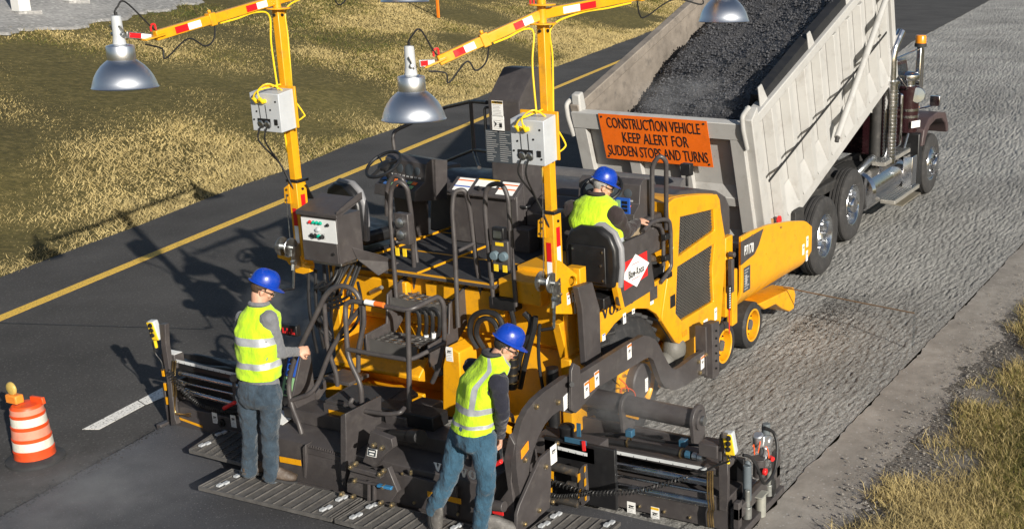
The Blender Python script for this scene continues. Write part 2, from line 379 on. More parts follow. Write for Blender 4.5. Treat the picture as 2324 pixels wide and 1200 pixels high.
# road paint
def stripe(name, a, b, wd, mat, z=.004, n=1):
    a, b = V((*a, 0)), V((*b, 0)); q = V((-(b-a).y, (b-a).x, 0)).normalized()*wd/2
    mb = MB(); mb.prism([p+V((0,0,z-.003)) for p in (a-q, b-q, b+q, a+q)], (0,0,.003)); return struct(name, mb, mat, smooth=False)
ya = PX(0, 722, z=0); yb = PX(1380, 150, z=0); dy = yb-ya
stripe('yellow_line', (ya-dy*1.5)[:2], (ya+dy*4)[:2], .17, M_YLN)
mb = MB(); mb.prism([PX(*p, z=.001) for p in ((187,974),(225,974),(328,919),(312,909))], (0,0,.003)); struct('white_lane_dash', mb, M_WLN, smooth=False)
mb = MB(); mb.prism([PX(*p, z=.001) for p in ((331,918),(420,880),(405,860),(315,908))], (0,0,.003)); struct('white_lane_dash', mb, M_WLN, smooth=False)
sm = MB(); a_, b_ = PX(-60,731,z=.001), PX(470,747,z=.001); n_ = 40; q_ = V((-(b_-a_).y, (b_-a_).x, 0)).normalized(); L_ = [a_.lerp(b_, i/n_)+q_*(.02*noise.noise(V((i*.7,0,0)))) for i in range(n_+1)]
sm.loft([[p-q_*.011, p+q_*.011, p+q_*.011+UZ*.002, p-q_*.011+UZ*.002] for p in L_]); struct('road_seam', sm, paint('tar_seam', (.012,.012,.012), .6), smooth=False)
# gravel apron up the bank
def onbank(px, py):
    d = RT*((px-PPX)/FPX)+DN*((py-PPY)/FPX)+FW; t = 5.
    for _ in range(4000):
        p = CAMP+d*t
        if p.z < float(bank(p.x, p.y))-.02: return p
        t += .02
    return p
gp = [onbank(*p) for p in ((-200,110),(-60,88),(0,78),(60,72),(130,70),(190,62),(230,48),(300,34),(380,26),(450,8),(520,-25))]
gp2 = []
for a_, b_ in zip(gp, gp[1:]):
    for k_ in range(12): s_ = a_.lerp(b_, k_/12); gp2.append(s_+EDGE_N*(.5*noise.noise(V((s_.x*.6, 1, 2)))+.35*noise.noise(V((s_.x*2.3, 5, 2)))))
gp = gp2+[gp[-1]]
apron = gp+[g+EDGE_N*40 for g in gp[::-1]]
vs = []; nA = len(gp); KA = 30
for i, g in enumerate(gp):
    for j in range(KA):
        q = g+EDGE_N*(j*j*.03); vs.append((q.x, q.y, float(bank(q.x, q.y))+(-.04 if j == 0 else .02)))
me = npmesh('gravel_apron', np.array(vs), gridfaces(nA, KA), [M_GRV], smooth=True); o = bpy.data.objects.new('gravel_apron', me); COL.objects.link(o); o['kind'] = 'structure'
# right verge soil band
mb = MB(); vs = []; xs2 = np.arange(2, 60, .07); K = 14
for x in xs2:
    yr = np.interp(x, [5,8.2,11,16.7,30,60], [2.82,2.75,2.68,2.58,2.2,3.2])+.16*noise.noise(V((x*.9,1,1)))+.12*noise.noise(V((x*3,2,1)))+.10*noise.noise(V((x*9,3,1)))
    for j in range(K):
        y = yr-(0 if j == 0 else .10 if j == 1 else (j-1)*.35); vs.append((x, y, (-.02 if j == 0 else -.004 if j == 1 else .008)+(.02 if j > 1 else .004)*noise.noise(V((x*1.5, y*1.5, 3)))-.02*max(0, j-3)))
me = npmesh('verge_soil', np.array(vs), gridfaces(len(xs2), K), [M_RSOIL], smooth=True); o = bpy.data.objects.new('verge_soil', me); COL.objects.link(o); o['kind'] = 'structure'
# grass: blades as tapered triangles
GM = [paint('grass_straw', (.44,.345,.15), .8, var=.25, dscale=1.2), paint('grass_tan', (.33,.255,.10), .8, var=.25, dscale=1.2), paint('grass_olive', (.125,.112,.02), .8, var=.3, dscale=1.2), paint('grass_green', (.052,.064,.010), .8, var=.3, dscale=1.2)]
def blades(name, px, py, pz, L, Wd, lean, dry, lab, one=False):
    n = len(px); a = RNG.uniform(0, 2*PI, n); ln = RNG.uniform(.3, 1, n)*lean; L = L*RNG.uniform(.5, 1.3, n)
    b = np.stack([px, py, pz], 1); d = np.stack([np.cos(a)*ln, np.sin(a)*ln, np.sqrt(np.maximum(.05, 1-ln**2))], 1)
    s = RNG.uniform(0, 2*PI, n); sd = np.stack([np.cos(s), np.sin(s), 0*s], 1)*(Wd/2)[:, None]
    mid = b+d*(L*.55)[:, None]; tip = mid+(d*np.array([1.5,1.5,.45]))*(L*.5)[:, None]
    vs = np.stack([b-sd, b+sd, mid+sd*.7, mid-sd*.7, tip], 1).reshape(-1, 3); k = np.arange(n)*5
    f = np.concatenate([np.stack([k, k+1, k+2], 1), np.stack([k, k+2, k+3], 1), np.stack([k+3, k+2, k+4], 1)])
    if one: vs = np.stack([b-sd, b+sd, tip], 1).reshape(-1, 3); f = np.arange(n*3).reshape(-1, 3)
    r = RNG.uniform(0, 1, n)+dry; mi = np.where(r > 1.15, 0, np.where(r > .75, 1, np.where(r > .35, 2, 3)))
    me = npmesh(name, vs, f, GM, mi if one else np.tile(mi, 3)); o = bpy.data.objects.new(name, me); COL.objects.link(o); o['kind'] = 'stuff'; o['label'] = lab; o['category'] = 'grass'
def patch(x, y, seed, s):
    g = fieldnoise(256, 256, s, s, seed); return g[(np.abs(x*8).astype(int)) % 256, (np.abs(y*8).astype(int)) % 256]
N = 760000
d = RNG.uniform(-8, 60, N*2); q = np.where(RNG.uniform(0, 1, N*2) < .45, np.abs(RNG.normal(0, 1, N*2))*8, RNG.uniform(0, 40, N*2)); keep = (q < 40); d, q = d[keep][:N], q[keep][:N]
bx = EDGE_O.x+math.cos(EDGE_H)*d+EDGE_N.x*q; by = EDGE_O.y+math.sin(EDGE_H)*d+EDGE_N.y*q
vis = []   # keep what the photo could plausibly see
rel = np.stack([bx, by, bank(bx, by)-CAMH], 1); ww = rel@np.array(FW); uu = PPX+FPX*(rel@np.array(RT))/ww; vv = PPY+FPX*(rel@np.array(DN))/ww
kp = (uu > -400) & (uu < 2000) & (vv > -260); bx, by, q = bx[kp], by[kp], q[kp]; rel = rel[kp]
gpx = np.array([[p.x, p.y] for p in gp]); gd = np.array([(p-EDGE_O).dot(V((math.cos(EDGE_H), math.sin(EDGE_H), 0))) for p in gp]); gq = np.array([(p-EDGE_O).dot(EDGE_N) for p in gp])
d2 = (bx-EDGE_O.x)*math.cos(EDGE_H)+(by-EDGE_O.y)*math.sin(EDGE_H)
inap = (q > np.interp(d2, gd, gq)+RNG.normal(0, .5, len(q))) & (d2 < gd.max()); bx, by, q, rel = bx[~inap], by[~inap], q[~inap], rel[~inap]
dist = np.linalg.norm(rel, axis=1)
dry = 1.0-.072*q+.26*patch(bx, by, 21, 9)+.14*patch(bx, by, 22, 2.5)
blades('roadside_grass', bx, by, bank(bx, by)-.06, .10+.06*np.clip(patch(bx, by, 23, 4), -1, 2)*.5+.05*(q < .6), .006+.00062*dist, .93, np.clip(dry, -.3, 1.1), 'dry straw coloured and olive grass on the bank left of the road', True)
n = 190000; bx = 6.4+RNG.uniform(0, 1, n)**1.4*15; t = RNG.uniform(0, 1, n)**.9; yr = np.interp(bx, [5,8.2,11,16.7,30], [2.45,2.4,2.3,2.15,1.8]); by = yr+.22-t*2.2+RNG.normal(0, .06, n)
cl = patch(bx*2.2, by*2.2, 31, 3)*.5+t*3.6; kp = cl > .60+RNG.uniform(-.5, .4, n); bx, by, t = bx[kp], by[kp], t[kp]
blades('verge_grass', bx, by, 0*bx+.0, .13+.12*np.clip(t*3, 0, 1)*np.clip(patch(bx*1.6, by*1.6, 33, 4)+.6, 0, 2)*.6, .0055+0*bx, .9, np.clip(1.0-.75*np.clip(t*2-.55, 0, 1)+.25*patch(bx, by, 34, 8), -.2, 1.15), 'clumps of dry grass on the verge right of the gravel shoulder')
# loose stones on the verge
n = 5200; sx = RNG.uniform(6.5, 22, n); sy = np.interp(sx, [5,8.2,11,16.7,30], [2.8,2.72,2.62,2.5,2.1])+RNG.normal(-.18, .22, n); sr = RNG.uniform(.003, .010, n)*RNG.uniform(.7, 2.0, n)
P8 = np.array([[0,0,1],[1,0,0],[0,1,0],[-1,0,0],[0,-1,0],[0,0,-1]], float); F8 = np.array([[0,1,2],[0,2,3],[0,3,4],[0,4,1],[5,2,1],[5,3,2],[5,4,3],[5,1,4]])
def rocks(name, ctr, rad, mat, lab, cat, parent=None, flat=.7):
    n = len(ctr); sc = rad[:, None, None]*(P8[None]*RNG.uniform(.6, 1.2, (n, 6, 3)))*np.array([1, 1, flat])
    a = RNG.uniform(0, 2*PI, n); c, s = np.cos(a)[:, None], np.sin(a)[:, None]
    x = sc[..., 0]*c-sc[..., 1]*s; y = sc[..., 0]*s+sc[..., 1]*c
    vs = (np.stack([x, y, sc[..., 2]], -1)+ctr[:, None, :]).reshape(-1, 3); f = (F8[None]+(np.arange(n)*6)[:, None, None]).reshape(-1, 3)
    me = npmesh(name, vs, f, [mat]); o = bpy.data.objects.new(name, me); COL.objects.link(o); o['kind'] = 'stuff'
    if lab: o['label'] = lab; o['category'] = cat
    if parent: o.parent = parent; o.location = -wl(parent)
    return o
rocks('loose_stones', np.stack([sx, sy, 0*sx+.012], 1), sr, paint('shoulder_stones', (.2,.185,.165), .9, var=.5, dscale=20), 'loose pale stones along the edge of the gravel shoulder', 'stones')
M_CRUMB = paint('mix_crumbs', (.022,.022,.023), .5, var=.4, dscale=30)
n = 1400; cx_ = RNG.uniform(4.2, 7.2, n); cy_ = 8.76+(cx_-5.28)*.17+RNG.normal(.02, .05, n); hx = RNG.normal(12.9, .7, n); hy = 4.75-np.abs(RNG.normal(0, .35, n)); lx = RNG.uniform(5, 7.2, n); ly = RNG.normal(3.34, .04, n)
rocks('asphalt_crumbs', np.concatenate([np.stack([cx_, cy_, 0*cx_+.006+.03*(cy_ < 8.76+(cx_-5.28)*.17)], 1), np.stack([hx, hy, 0*hx+.0], 1), np.stack([lx, ly, 0*lx+.02], 1)]), RNG.uniform(.003, .009, 3*n)*RNG.uniform(.6, 1.6, 3*n), M_CRUMB, 'dark asphalt crumbs spilled along the fresh mat and below the hopper', 'crumbs')
# white posts at the top left and the orange stake
MPOST = paint('white_post', (.62,.62,.6), .6, var=.06)
for i, ((px, py), hw, lab) in enumerate((((50, 30), .17, 'square white post on the gravel, left of the two posts'), ((162, 6), .17, 'square white post on the gravel, right of the two posts'))):
    g = onbank(px, py); t = thing('sign_post', lab, 'post', g, 'white posts on the gravel'); mb = MB(); mb.box(g+V((-hw,-hw,-.3)), g+V((hw,hw,2.2))); part('post', mb, MPOST, t, .02)
    mb = MB(); mb.box(g+V((-hw*2,-hw*2,-.3)), g+V((hw*2,hw*2,.06))); part('footing', mb, M_GRV, t)
g = onbank(995, 40); t = thing('marker_stake', 'thin orange marker stake in the grass behind the lamp', 'stake', g); mb = MB(); mb.box(g+V((-.035,-.05,-.2)), g+V((.035,.05,1.5))); part('stake', mb, paint('orange_stake', (.8,.2,.01), .5), t, .008)
# traffic drum
b0 = PX(82, 1042, z=0); b0.z = 0
t = thing('traffic_drum', 'orange and white striped traffic drum with a warning lamp on the asphalt', 'traffic drum', b0)
MDR = paint('orange_drum', (.72,.075,.012), .45, var=.08, dirt=(.35,.08,.03), dscale=4); MDW = paint('drum_white_band', (.62,.6,.52), .5, var=.1, dscale=20, dirt=(.4,.36,.3)); MDP = paint('drum_pink_band', (.62,.24,.16), .55, var=.12, dscale=20)
S = .54/.98
prof = [(.292,.05),(.300,.08),(.292,.19),(.297,.2),(.297,.22),(.286,.225),(.28,.40),(.286,.41),(.286,.43),(.272,.435),(.262,.60),(.268,.61),(.268,.63),(.253,.635),(.245,.79),(.252,.80),(.252,.82),(.24,.825),(.232,.93),(.20,.965),(.05,.975)]
mb = MB(); mb.lathe(b0, UZ, [(r*S, h*S) for r, h in prof], 36); part('drum_body', mb, MDR, t)
for z0, z1, r0, r1, m in ((.245,.385,.287,.2815,MDW),(.445,.585,.2735,.2645,MDP),(.645,.78,.2545,.2475,MDW),(.835,.92,.2405,.2345,MDP)):
    mb = MB(); mb.lathe(b0, UZ, [((r0)*S, z0*S), ((r0+.003)*S, z0*S), ((r1+.003)*S, z1*S), (r1*S, z1*S)], 36); part('reflective_band', mb, m, t)
mb = MB(); mb.lathe(b0, UZ, [(.1,.0),(.43*S,.0),(.43*S,.025),(.36*S,.045),(.31*S,.05),(.1,.05)], 36, closed=True); part('rubber_base', mb, RUB, t)
mb = MB(); a = b0+V((.02,-.05,.525)); mb.prism([a+V((.04,-.09,0)), a+V((.04,.08,0)), a+V((.04,.08,.05)), a+V((.04,-.08,.06))], (.03,0,0)); part('handle', mb, MDR, t, .006)
l0 = b0+V((-.02,.11,.52)); mb = MB(); mb.box(l0+V((-.04,-.07,0)), l0+V((.04,.07,.09))); part('lamp_box', mb, paint('orange_lamp_box', (.75,.24,.03), .5), t, .012)
mb = MB(); mb.box(l0+V((-.042,-.072,-.005)), l0+V((.042,.072,.02))); part('lamp_foot', mb, BLK, t, .005)
mb = MB(); mb.lathe(l0+V((-.025,.005,.145)), (1,0,0), [(.0,-.004),(.04,-.002),(.055,.004),(.06,.012),(.06,.022),(.05,.03),(0,.034)], 20); part('lamp_lens', mb, paint('faded_amber_lens', (.5,.36,.1), .4, var=.2, dscale=15), t)
# ================================================================ asphalt paver
def Y(y): return lambda *ps: [PX(a, b, y=y) for a, b in ps]
def Xp(x): return lambda *ps: [PX(a, b, x=x) for a, b in ps]
def Zp(z): return lambda *ps: [PX(a, b, z=z) for a, b in ps]
pv = thing('asphalt_paver', 'yellow and dark grey wheeled asphalt paver with two operator seats in front of the screed', 'paver', (9.5, 6.4, 0))
# --- frame and rear wall
mb = MB(); mb.box((8.36, 5.30, .34), (10.75, 7.55, 1.50)); part('frame', mb, YEL, pv, .02)
mb = MB(); mb.box((8.18,5.12,1.02),(8.36,7.78,1.52)); mb.box((8.26,5.05,.25),(8.355,7.8,1.02)); part('rear_wall', mb, YEL, pv, .015)
mb = MB(); mb.box((8.12,5.85,1.08),(8.18,6.7,1.46)); part('rear_panel', mb, YEL, pv, .012)
mb = MB(); mb.box((8.10,6.9,1.1),(8.178,7.7,1.44)); part('rear_panel', mb, YEL, pv, .012)
mb = MB(); mb.prism([(8.255,5.25,.28),(8.02,5.25,.30),(8.02,5.25,.62),(8.255,5.25,.98)], (0,.62,0)); part('rear_cover', mb, YEL, pv, .015)
mb = MB(); mb.prism([(8.255,6.0,.28),(7.98,6.0,.32),(8.02,6.0,.66),(8.255,6.0,.95)], (0,.5,0)); part('rear_cover', mb, YEL, pv, .015)
mb = MB(); mb.prism([(8.255,6.62,.45),(7.85,6.62,.62),(7.85,6.62,.66),(8.255,6.62,1.0)], (0,1.0,0)); part('conveyor_cover', mb, YEL, pv, .012)
mb = MB(); mb.box((7.84,6.6,.30),(8.255,7.65,.36)); mb.box((7.80,6.55,.30),(7.84,7.7,.52)); part('conveyor_floor', mb, YEL, pv, .008)
for a_, b_ in (((8.0,7.62,.3),(8.255,7.72,1.3)),((8.0,5.12,.3),(8.255,5.22,1.0))): mb = MB(); mb.box(a_, b_); part('rear_post', mb, YEL, pv, .01)
mb = MB(); mb.prism([(8.254,5.9,.35),(8.0,5.9,.25),(8.0,5.9,.05),(8.254,5.9,.05)], (0,.04,0)); part('auger_hanger', mb, YEL, pv, .006); mb = MB(); mb.prism([(8.254,5.3,.35),(7.9,5.3,.35),(7.85,5.3,.05),(8.254,5.3,.05)], (0,.05,0)); part('auger_hanger', mb, YEL, pv, .006)
# right rear corner plate beside the big wheel
mb = MB(); mb.prism([(8.15,5.16,.2),(8.5,5.16,.2),(8.42,5.16,1.0),(8.62,5.16,1.48),(8.05,5.16,1.5),(8.05,5.16,.7)], (0,.05,0)); part('corner_plate', mb, YEL, pv, .008)
mb = MB(); mb.prism([(7.98,5.2,1.32),(7.98,5.28,1.32),(8.10,5.28,.92),(8.10,5.2,.92)], (.16,0,0)); part('gusset', mb, YEL, pv, .006)
mb = MB(); q = Y(4.93)((1312,652),(1345,640),(1362,700),(1365,815),(1345,838),(1330,828),(1322,700)); mb.prism(q, (0,.06,0)); part('side_guard', mb, GRY, pv, .008)
# --- right side skirt with the maker's name
mb = MB(); q = Y(4.95)((1352,716),(1398,690),(1500,632),(1516,640),(1520,745),(1506,735),(1490,712),(1470,700),(1445,700),(1420,712),(1395,735),(1375,762),(1363,778)); mb.prism(q, (0,.04,0)); part('side_skirt', mb, YEL, pv, .006)
def glyphs(mb, word, o, r, u, w, h, gap, t=.003):
    n = r.cross(u); G = {'V': [(0,1),(.46,1),(.46,.9),(.37,.9),(.54,.33),(.7,.9),(.6,.9),(.6,1),(1,1),(1,.9),(.92,.9),(.62,0),(.38,0),(.08,.9),(0,.9)],
         'L': [(0,1),(.52,1),(.52,.9),(.38,.9),(.38,.1),(.68,.1),(.78,.36),(.88,.36),(.85,0),(0,0),(0,.1),(.13,.1),(.13,.9),(0,.9)]}
    for i, ch in enumerate(word):
        P = lambda a, b: o+r*((i*(1+gap)+a)*w)+u*(b*h)
        if ch == 'O': mb.prism([P(.5+.5*math.cos(a), .5+.53*math.sin(a)) for a in np.linspace(0, 2*PI, 20)[:-1]], n*t, [[P(.5+.2*math.cos(a), .5+.4*math.sin(a)) for a in np.linspace(0, 2*PI, 16)[:-1]]])
        else: mb.prism([P(a, b) for a, b in G[ch]], n*t)
mb = MB(); glyphs(mb, 'VOLVO', V((8.26, 4.949, 1.305)), RX, V((-.02,0,1)), .105, .085, .12, .003)
part('maker_name', mb, INK, pv, smooth=False)
label(pv, PX(1417,722,y=4.95), RX, UZ, .05, .095); label(pv, PX(1437,706,y=4.95), RX, UZ, .045, .045, head=WHT, lines=1); label(pv, PX(1370,765,y=4.95), RX, UZ, .05, .06, head=BLU, pict=False)
label(pv, PX(1479,676,y=4.95), RX, UZ, .06, .12, head=WHT, lines=2)
mb = MB(); mb.box((9.12,4.942,1.22),(9.26,4.95,1.34)); part('latch_plate', mb, GRY, pv, .004)
# --- engine side panel with mesh grilles
ep = Y(4.93)((1517,462),(1532,450),(1560,444),(1600,441),(1628,441),(1634,452),(1637,480),(1646,536),(1646,600),(1637,725),(1634,735),(1545,781),(1534,777),(1503,729),(1503,716),(1520,600),(1529,560))
G1q = Y(4.93)((1544,493),(1620,475),(1623,523),(1540,583)); G2q = Y(4.93)((1538,606),(1623,552),(1617,610),(1620,684),(1548,728),(1534,711))
mb = MB(); mb.prism(ep, (0,.05,0), [G1q, G2q]); engine = part('engine_panel', mb, YEL, pv, .014, 3)
mb = MB(); q2 = [p+V((0,.05,0)) for p in ep]; mb.prism(q2, (0,.38,0)); part('engine_housing', mb, BLK, pv, .01)
mb = MB()
for q in (ep,):   # yellow edge wrapping the housing
    n = len(q)
    for i in range(n):
        if i in (10, 11, 12, 13, 14): continue
        a, b = q[i]+V((0,.05,0)), q[(i+1) % n]+V((0,.05,0)); c = (sum((p for p in q), V((0,0,0)))/n)
        ia, ib = a+(a-c)*.004, b+(b-c)*.004; mb.prism([ia, ib, ib+(c-b).normalized()*.03, ia+(c-a).normalized()*.03], (0,.30,0))
part('engine_panel_rim', mb, YEL, pv)
def inpoly(p, q):
    c = False
    for i in range(len(q)):
        a, b = q[i], q[i-1]
        if (a[1] > p[1]) != (b[1] > p[1]) and p[0] < (b[0]-a[0])*(p[1]-a[1])/(b[1]-a[1])+a[0]: c = not c
    return c
MESHM = paint('grille_wire', (.13,.125,.115), .42, .3)
for q in (G1q, G2q):
    P2 = [(p.x, p.z) for p in q]; mb = MB(); x0, x1 = min(p[0] for p in P2), max(p[0] for p in P2); z0, z1 = min(p[1] for p in P2), max(p[1] for p in P2)
    for sg in (1, -1):
        c = -2.
        while c < 2.5:
            # line z = z0 + c + sg*.55*(x-x0), clipped to the opening
            seg = [];
            for k in range(61):
                x = x0+(x1-x0)*k/60; z = z0+c+sg*.6*(x-x0); seg.append(inpoly((x, z), P2) and (x, z))
            run = [s for s in seg if s]
            if len(run) > 2: mb.beam((run[0][0]-.01, 4.965, run[0][1]), (run[-1][0]+.01, 4.965, run[-1][1]), .005, .008, V((0,1,0)))
            c += .034
    part('mesh_grille', mb, MESHM, engine, smooth=False, kind='stuff')
label(engine, PX(1624,712,y=4.93), RX, UZ, .055, .13); label(engine, PX(1601,730,y=4.93), RX, UZ, .09, .05, head=WHT, pict=False, lines=2)
mb = MB(); rect(mb, PX(1553,756,y=4.93), RX, UZ, -.05,-.025,.05,.025,.01,.01); part('reflector', mb, AMB, engine, .004)
mb = MB(); rect(mb, PX(1526,683,y=4.93), RX, UZ, -.05,-.06,.05,.06,.008,.008); part('door_latch', mb, BLK, engine, .004)
# --- hood behind the grille, rounded grey cover across the machine
prof = [(9.55,1.50),(9.62,2.00),(9.72,2.06),(9.95,2.09),(10.35,2.03),(10.75,1.93),(10.98,1.82),(11.06,1.72),(11.08,1.40),(11.0,1.40)]
mb = MB(); mb.prism([(x, 5.02, z) for x, z in prof], (0,2.75,0)); part('hood', mb, GRY, pv, .03, 3)
mb = MB(); mb.tube([(10.75,5.4,1.93),(10.75,7.7,1.93)], .1, 14); part('hood_rounding', mb, paint('hood_grey', (.11,.105,.105), .45, dirt=(.2,.19,.18)), pv)
mb = MB(); mb.cyl((10.45,5.22,2.02),(10.45,5.22,2.14), .016, 8); mb.box((10.42,5.17,2.13),(10.5,5.28,2.25)); part('work_lamp', mb, BLK, pv, .008)
# --- hopper: rear box and right wing
mb = MB(); mb.box((10.82,4.96,.55),(11.0,5.2,1.42)); mb.box((11.0,5.1,.45),(11.08,7.7,1.38)); part('hopper_back', mb, YEL, pv, .012)
wt = [(1676,540),(1700,526),(1740,510),(1790,502),(1822,501),(1834,506)]
W = [PX(a, b, y=4.88) for a, b in wt]; rings = []
xs_ = np.linspace(11.0, 13.12, 26); tx = [p.x for p in W]; tz = [p.z for p in W]
for x in xs_:
    zt = float(np.interp(x, tx, tz)); zb = .47-.02*(x-11)/2
    if x > 13.0: zt -= (x-13.0)*.5; zb += (x-13.0)*.9
    c = []
    for k in range(15):
        s = k/14; z = zt+(zb-zt)*s; y = 4.86+ (0 if s < .62 else .30*((s-.62)/.38)**2); c.append((x, y, z))
    rings.append(c+[(x_, y_+.035, z_+.004) for x_, y_, z_ in c[::-1]])
mb = MB(); mb.loft(rings); wing = part('hopper_wing', mb, YEL, pv, .006)
mb = MB(); mb.box((11.02,5.2,.36),(13.0,7.7,.44)); part('hopper_floor', mb, GRY, pv)
mb = MB(); mb.prism(Y(4.855)((1682,549),(1733,519),(1722,556),(1712,577),(1696,590),(1682,602)), (0,.004,0)); part('model_plate', mb, GRY, wing, smooth=False)
text('model_number', 'P7170', .15, PX(1700,566,y=4.850), V((1,0,-.06)), UZ, WHT, wing, .62, .001, 1.08)
mb = MB(); rect(mb, PX(1695,632,y=4.858), RX, UZ, -.085,-.135,.085,.135,.003); k = mb.mat(1)
for i in range(8): rect(mb, PX(1695,632,y=4.858), RX, UZ, -.07,.1-i*.03,.05-.03*(i % 3),.112-i*.03,.0045,.002)
rect(mb, PX(1695,632,y=4.858), RX, UZ, -.05,-.06,.0,.05,.0048,.002)
part('instruction_plate', mb, [LCD, GTXT], wing, smooth=False)
for p in ((1832,548),(1831,580),(1823,566)): label(wing, PX(*p, y=4.86), RX, UZ, .06, .13, lines=2)
label(wing, PX(1681,656,y=4.90), RX, V((0,-.25,1)), .065, .13)
bolts(wing, [PX(1771,506,y=4.86)+V((0,0,-.05)), PX(1706,534,y=4.86)], (0,-1,0), .014)
mb = MB(); mb.box((10.86,4.90,.45),(10.99,4.97,1.06)); part('hopper_pivot', mb, YEL, pv, .01)
mb = MB(); mb.prism(Y(4.86)((1653,650),(1661,648),(1658,705),(1653,700)), (0,.02,0)); part('steering_scale', mb, BLK, pv, smooth=False)
mb = MB()
for i in range(9):
    p = PX(1656.5, 654+i*5.4, y=4.858); rect(mb, p, RX, UZ, -.012,-.006,.012,.006,.003)
part('scale_marks', mb, WHT, pv, smooth=False)
mb = MB(); mb.tube([PX(1655,700,y=4.86), PX(1655,757,y=4.86)], .006, 6); part('red_pointer', mb, RED, pv)
mb = MB(); mb.box((10.80,4.88,.84),(10.86,4.93,1.2)); mb.cyl((10.83,4.86,1.25),(10.83,4.93,1.25),.03,10); part('hinge', mb, GRY, pv, .005)
# push roller bracket and guide bar in front of the wing
mb = MB(); q = Y(4.92)((1722,690),(1802,652),(1806,668),(1802,700),(1792,707),(1775,700),(1760,690),(1735,702)); mb.prism(q, (0,.3,0)); part('push_bracket', mb, YEL, pv, .012)
mb = MB(); mb.cyl((13.1,5.3,.42),(13.1,7.6,.42),.09,14); part('push_roller', mb, STL, pv)
gb = PX(2072, 784, z=.04); mb = MB(); mb.tube([PX(1778,652,y=4.95), V((gb.x, gb.y, PX(2072,710,x=gb.x).z))], .008, 8); part('guide_bar', mb, paint('rusty_bar', (.13,.085,.05), .5), pv)
mb = MB(); zt = PX(2072,710,x=gb.x).z; n = 16
for i in range(n): mb.lathe(V((gb.x, gb.y, .04+(zt-.04)*(i+.5)/n)), (1,0,0) if i % 2 else (0,1,0), [(.012,-.003),(.018,-.003),(.018,.003),(.012,.003)], 8, closed=True, sx=1.)
part('guide_chain', mb, STL, pv, smooth=False)
# --- wheels
MBR = paint('brake_drum', (.09,.085,.08), .6)
def bogie(cx):
    y0 = 4.93; c = V((cx, y0, .262)); w_ = part('bogie_wheel', MB().lathe(c, (0,1,0), [(.175,.01),(.235,.0),(.262,.025),(.262,.23),(.235,.25),(.18,.25)], 40, closed=True), RUB, pv)
    mb = MB(); mb.capl = False; mb.lathe(c, (0,1,0), [(.186,.02),(.186,.004),(.172,.0),(.163,.008),(.158,.095),(.07,.105),(.0,.105)], 32); part('rim', mb, YEL, w_)
    bolts(w_, [c+V((math.cos(a)*.11, .10, math.sin(a)*.11)) for a in np.arange(8)*PI/4], (0,-1,0), .014, .03, BLK)
    mb = MB(); mb.cyl(c+V((0,.035,0)), c+V((0,.11,0)), .06, 16); part('hub', mb, MBR, w_)
bogie(10.74); bogie(11.50)
mb = MB(); mb.prism([(10.5,5.22,.2),(11.7,5.22,.2),(11.5,5.22,.5),(10.7,5.22,.5)], (0,.12,0)); part('bogie_beam', mb, GRY, pv, .01)
c = V((8.84, 4.96, .545)); mb = MB(); mb.lathe(c, (0,1,0), [(.33,.03),(.37,.0),(.50,.012),(.57,.05),(.595,.10),(.595,.40),(.57,.46),(.4,.5)], 48, closed=True)
tyre = part('drive_wheel', mb, RUB, pv)
mb = MB()
for i in range(30):
    a = 2*PI*i/30; r_ = V((math.cos(a), 0, math.sin(a))); t_ = V((-math.sin(a), 0, math.cos(a)))
    mb.obox(c+r_*.598+V((0,.15,0)), (.22,.055,.035), V((0,1,0))*.8+t_*.5, r_.cross(V((0,1,0))))
part('tread_lug', mb, RUB, tyre, .006, 1, kind='stuff')
mb = MB(); mb.capl = False; mb.lathe(c, (0,1,0), [(.37,.03),(.365,-.012),(.34,-.022),(.325,-.014),(.315,.008),(.2,.012),(.0,.012)], 36); part('rim', mb, YEL, tyre)
mb = MB(); mb.lathe(c+V((0,-.075,0)), (0,1,0), [(0,0),(.155,0),(.17,.012),(.17,.12)], 36); part('hub_drive', mb, GRY, tyre)
label(tyre, c+V((.06,-.077,-.05)), RX, UZ, .05, .13, head=WHT, pict=False, lines=5)
bolts(tyre, [c+V((math.cos(a)*.25, .012, math.sin(a)*.25)) for a in np.arange(12)*PI/6], (0,-1,0), .016, .03)
mb = MB(); mb.tube(spl([PX(1405,858,y=4.86), PX(1420,872,y=4.84), PX(1426,888,y=4.84), PX(1412,895,y=4.84), PX(1410,882,y=4.84), PX(1425,880,y=4.84), PX(1440,890,y=4.84), PX(1443,912,y=4.86)]), .005, 6); part('orange_lead', mb, ORGW, tyre)
# yellow hull between wheel and bogies, cast steering lump, sand plate
mb = MB(); mb.prism([(9.4,5.05,.22),(10.55,5.05,.34),(10.55,5.05,.52),(9.9,5.05,.6),(9.4,5.05,.5)], (0,.3,0)); part('side_tray', mb, YEL, pv, .01)
mb = MB(); mb.ell((9.72,5.02,.55),(.14,.12,.16), 14, 9); mb.ell((9.6,5.05,.44),(.1,.1,.12),12,8); mb.box((9.78,4.94,.32),(9.86,5.05,.4)); part('axle_casting', mb, paint('cast_grey', (.13,.125,.11), .6, bmp=.3), pv)
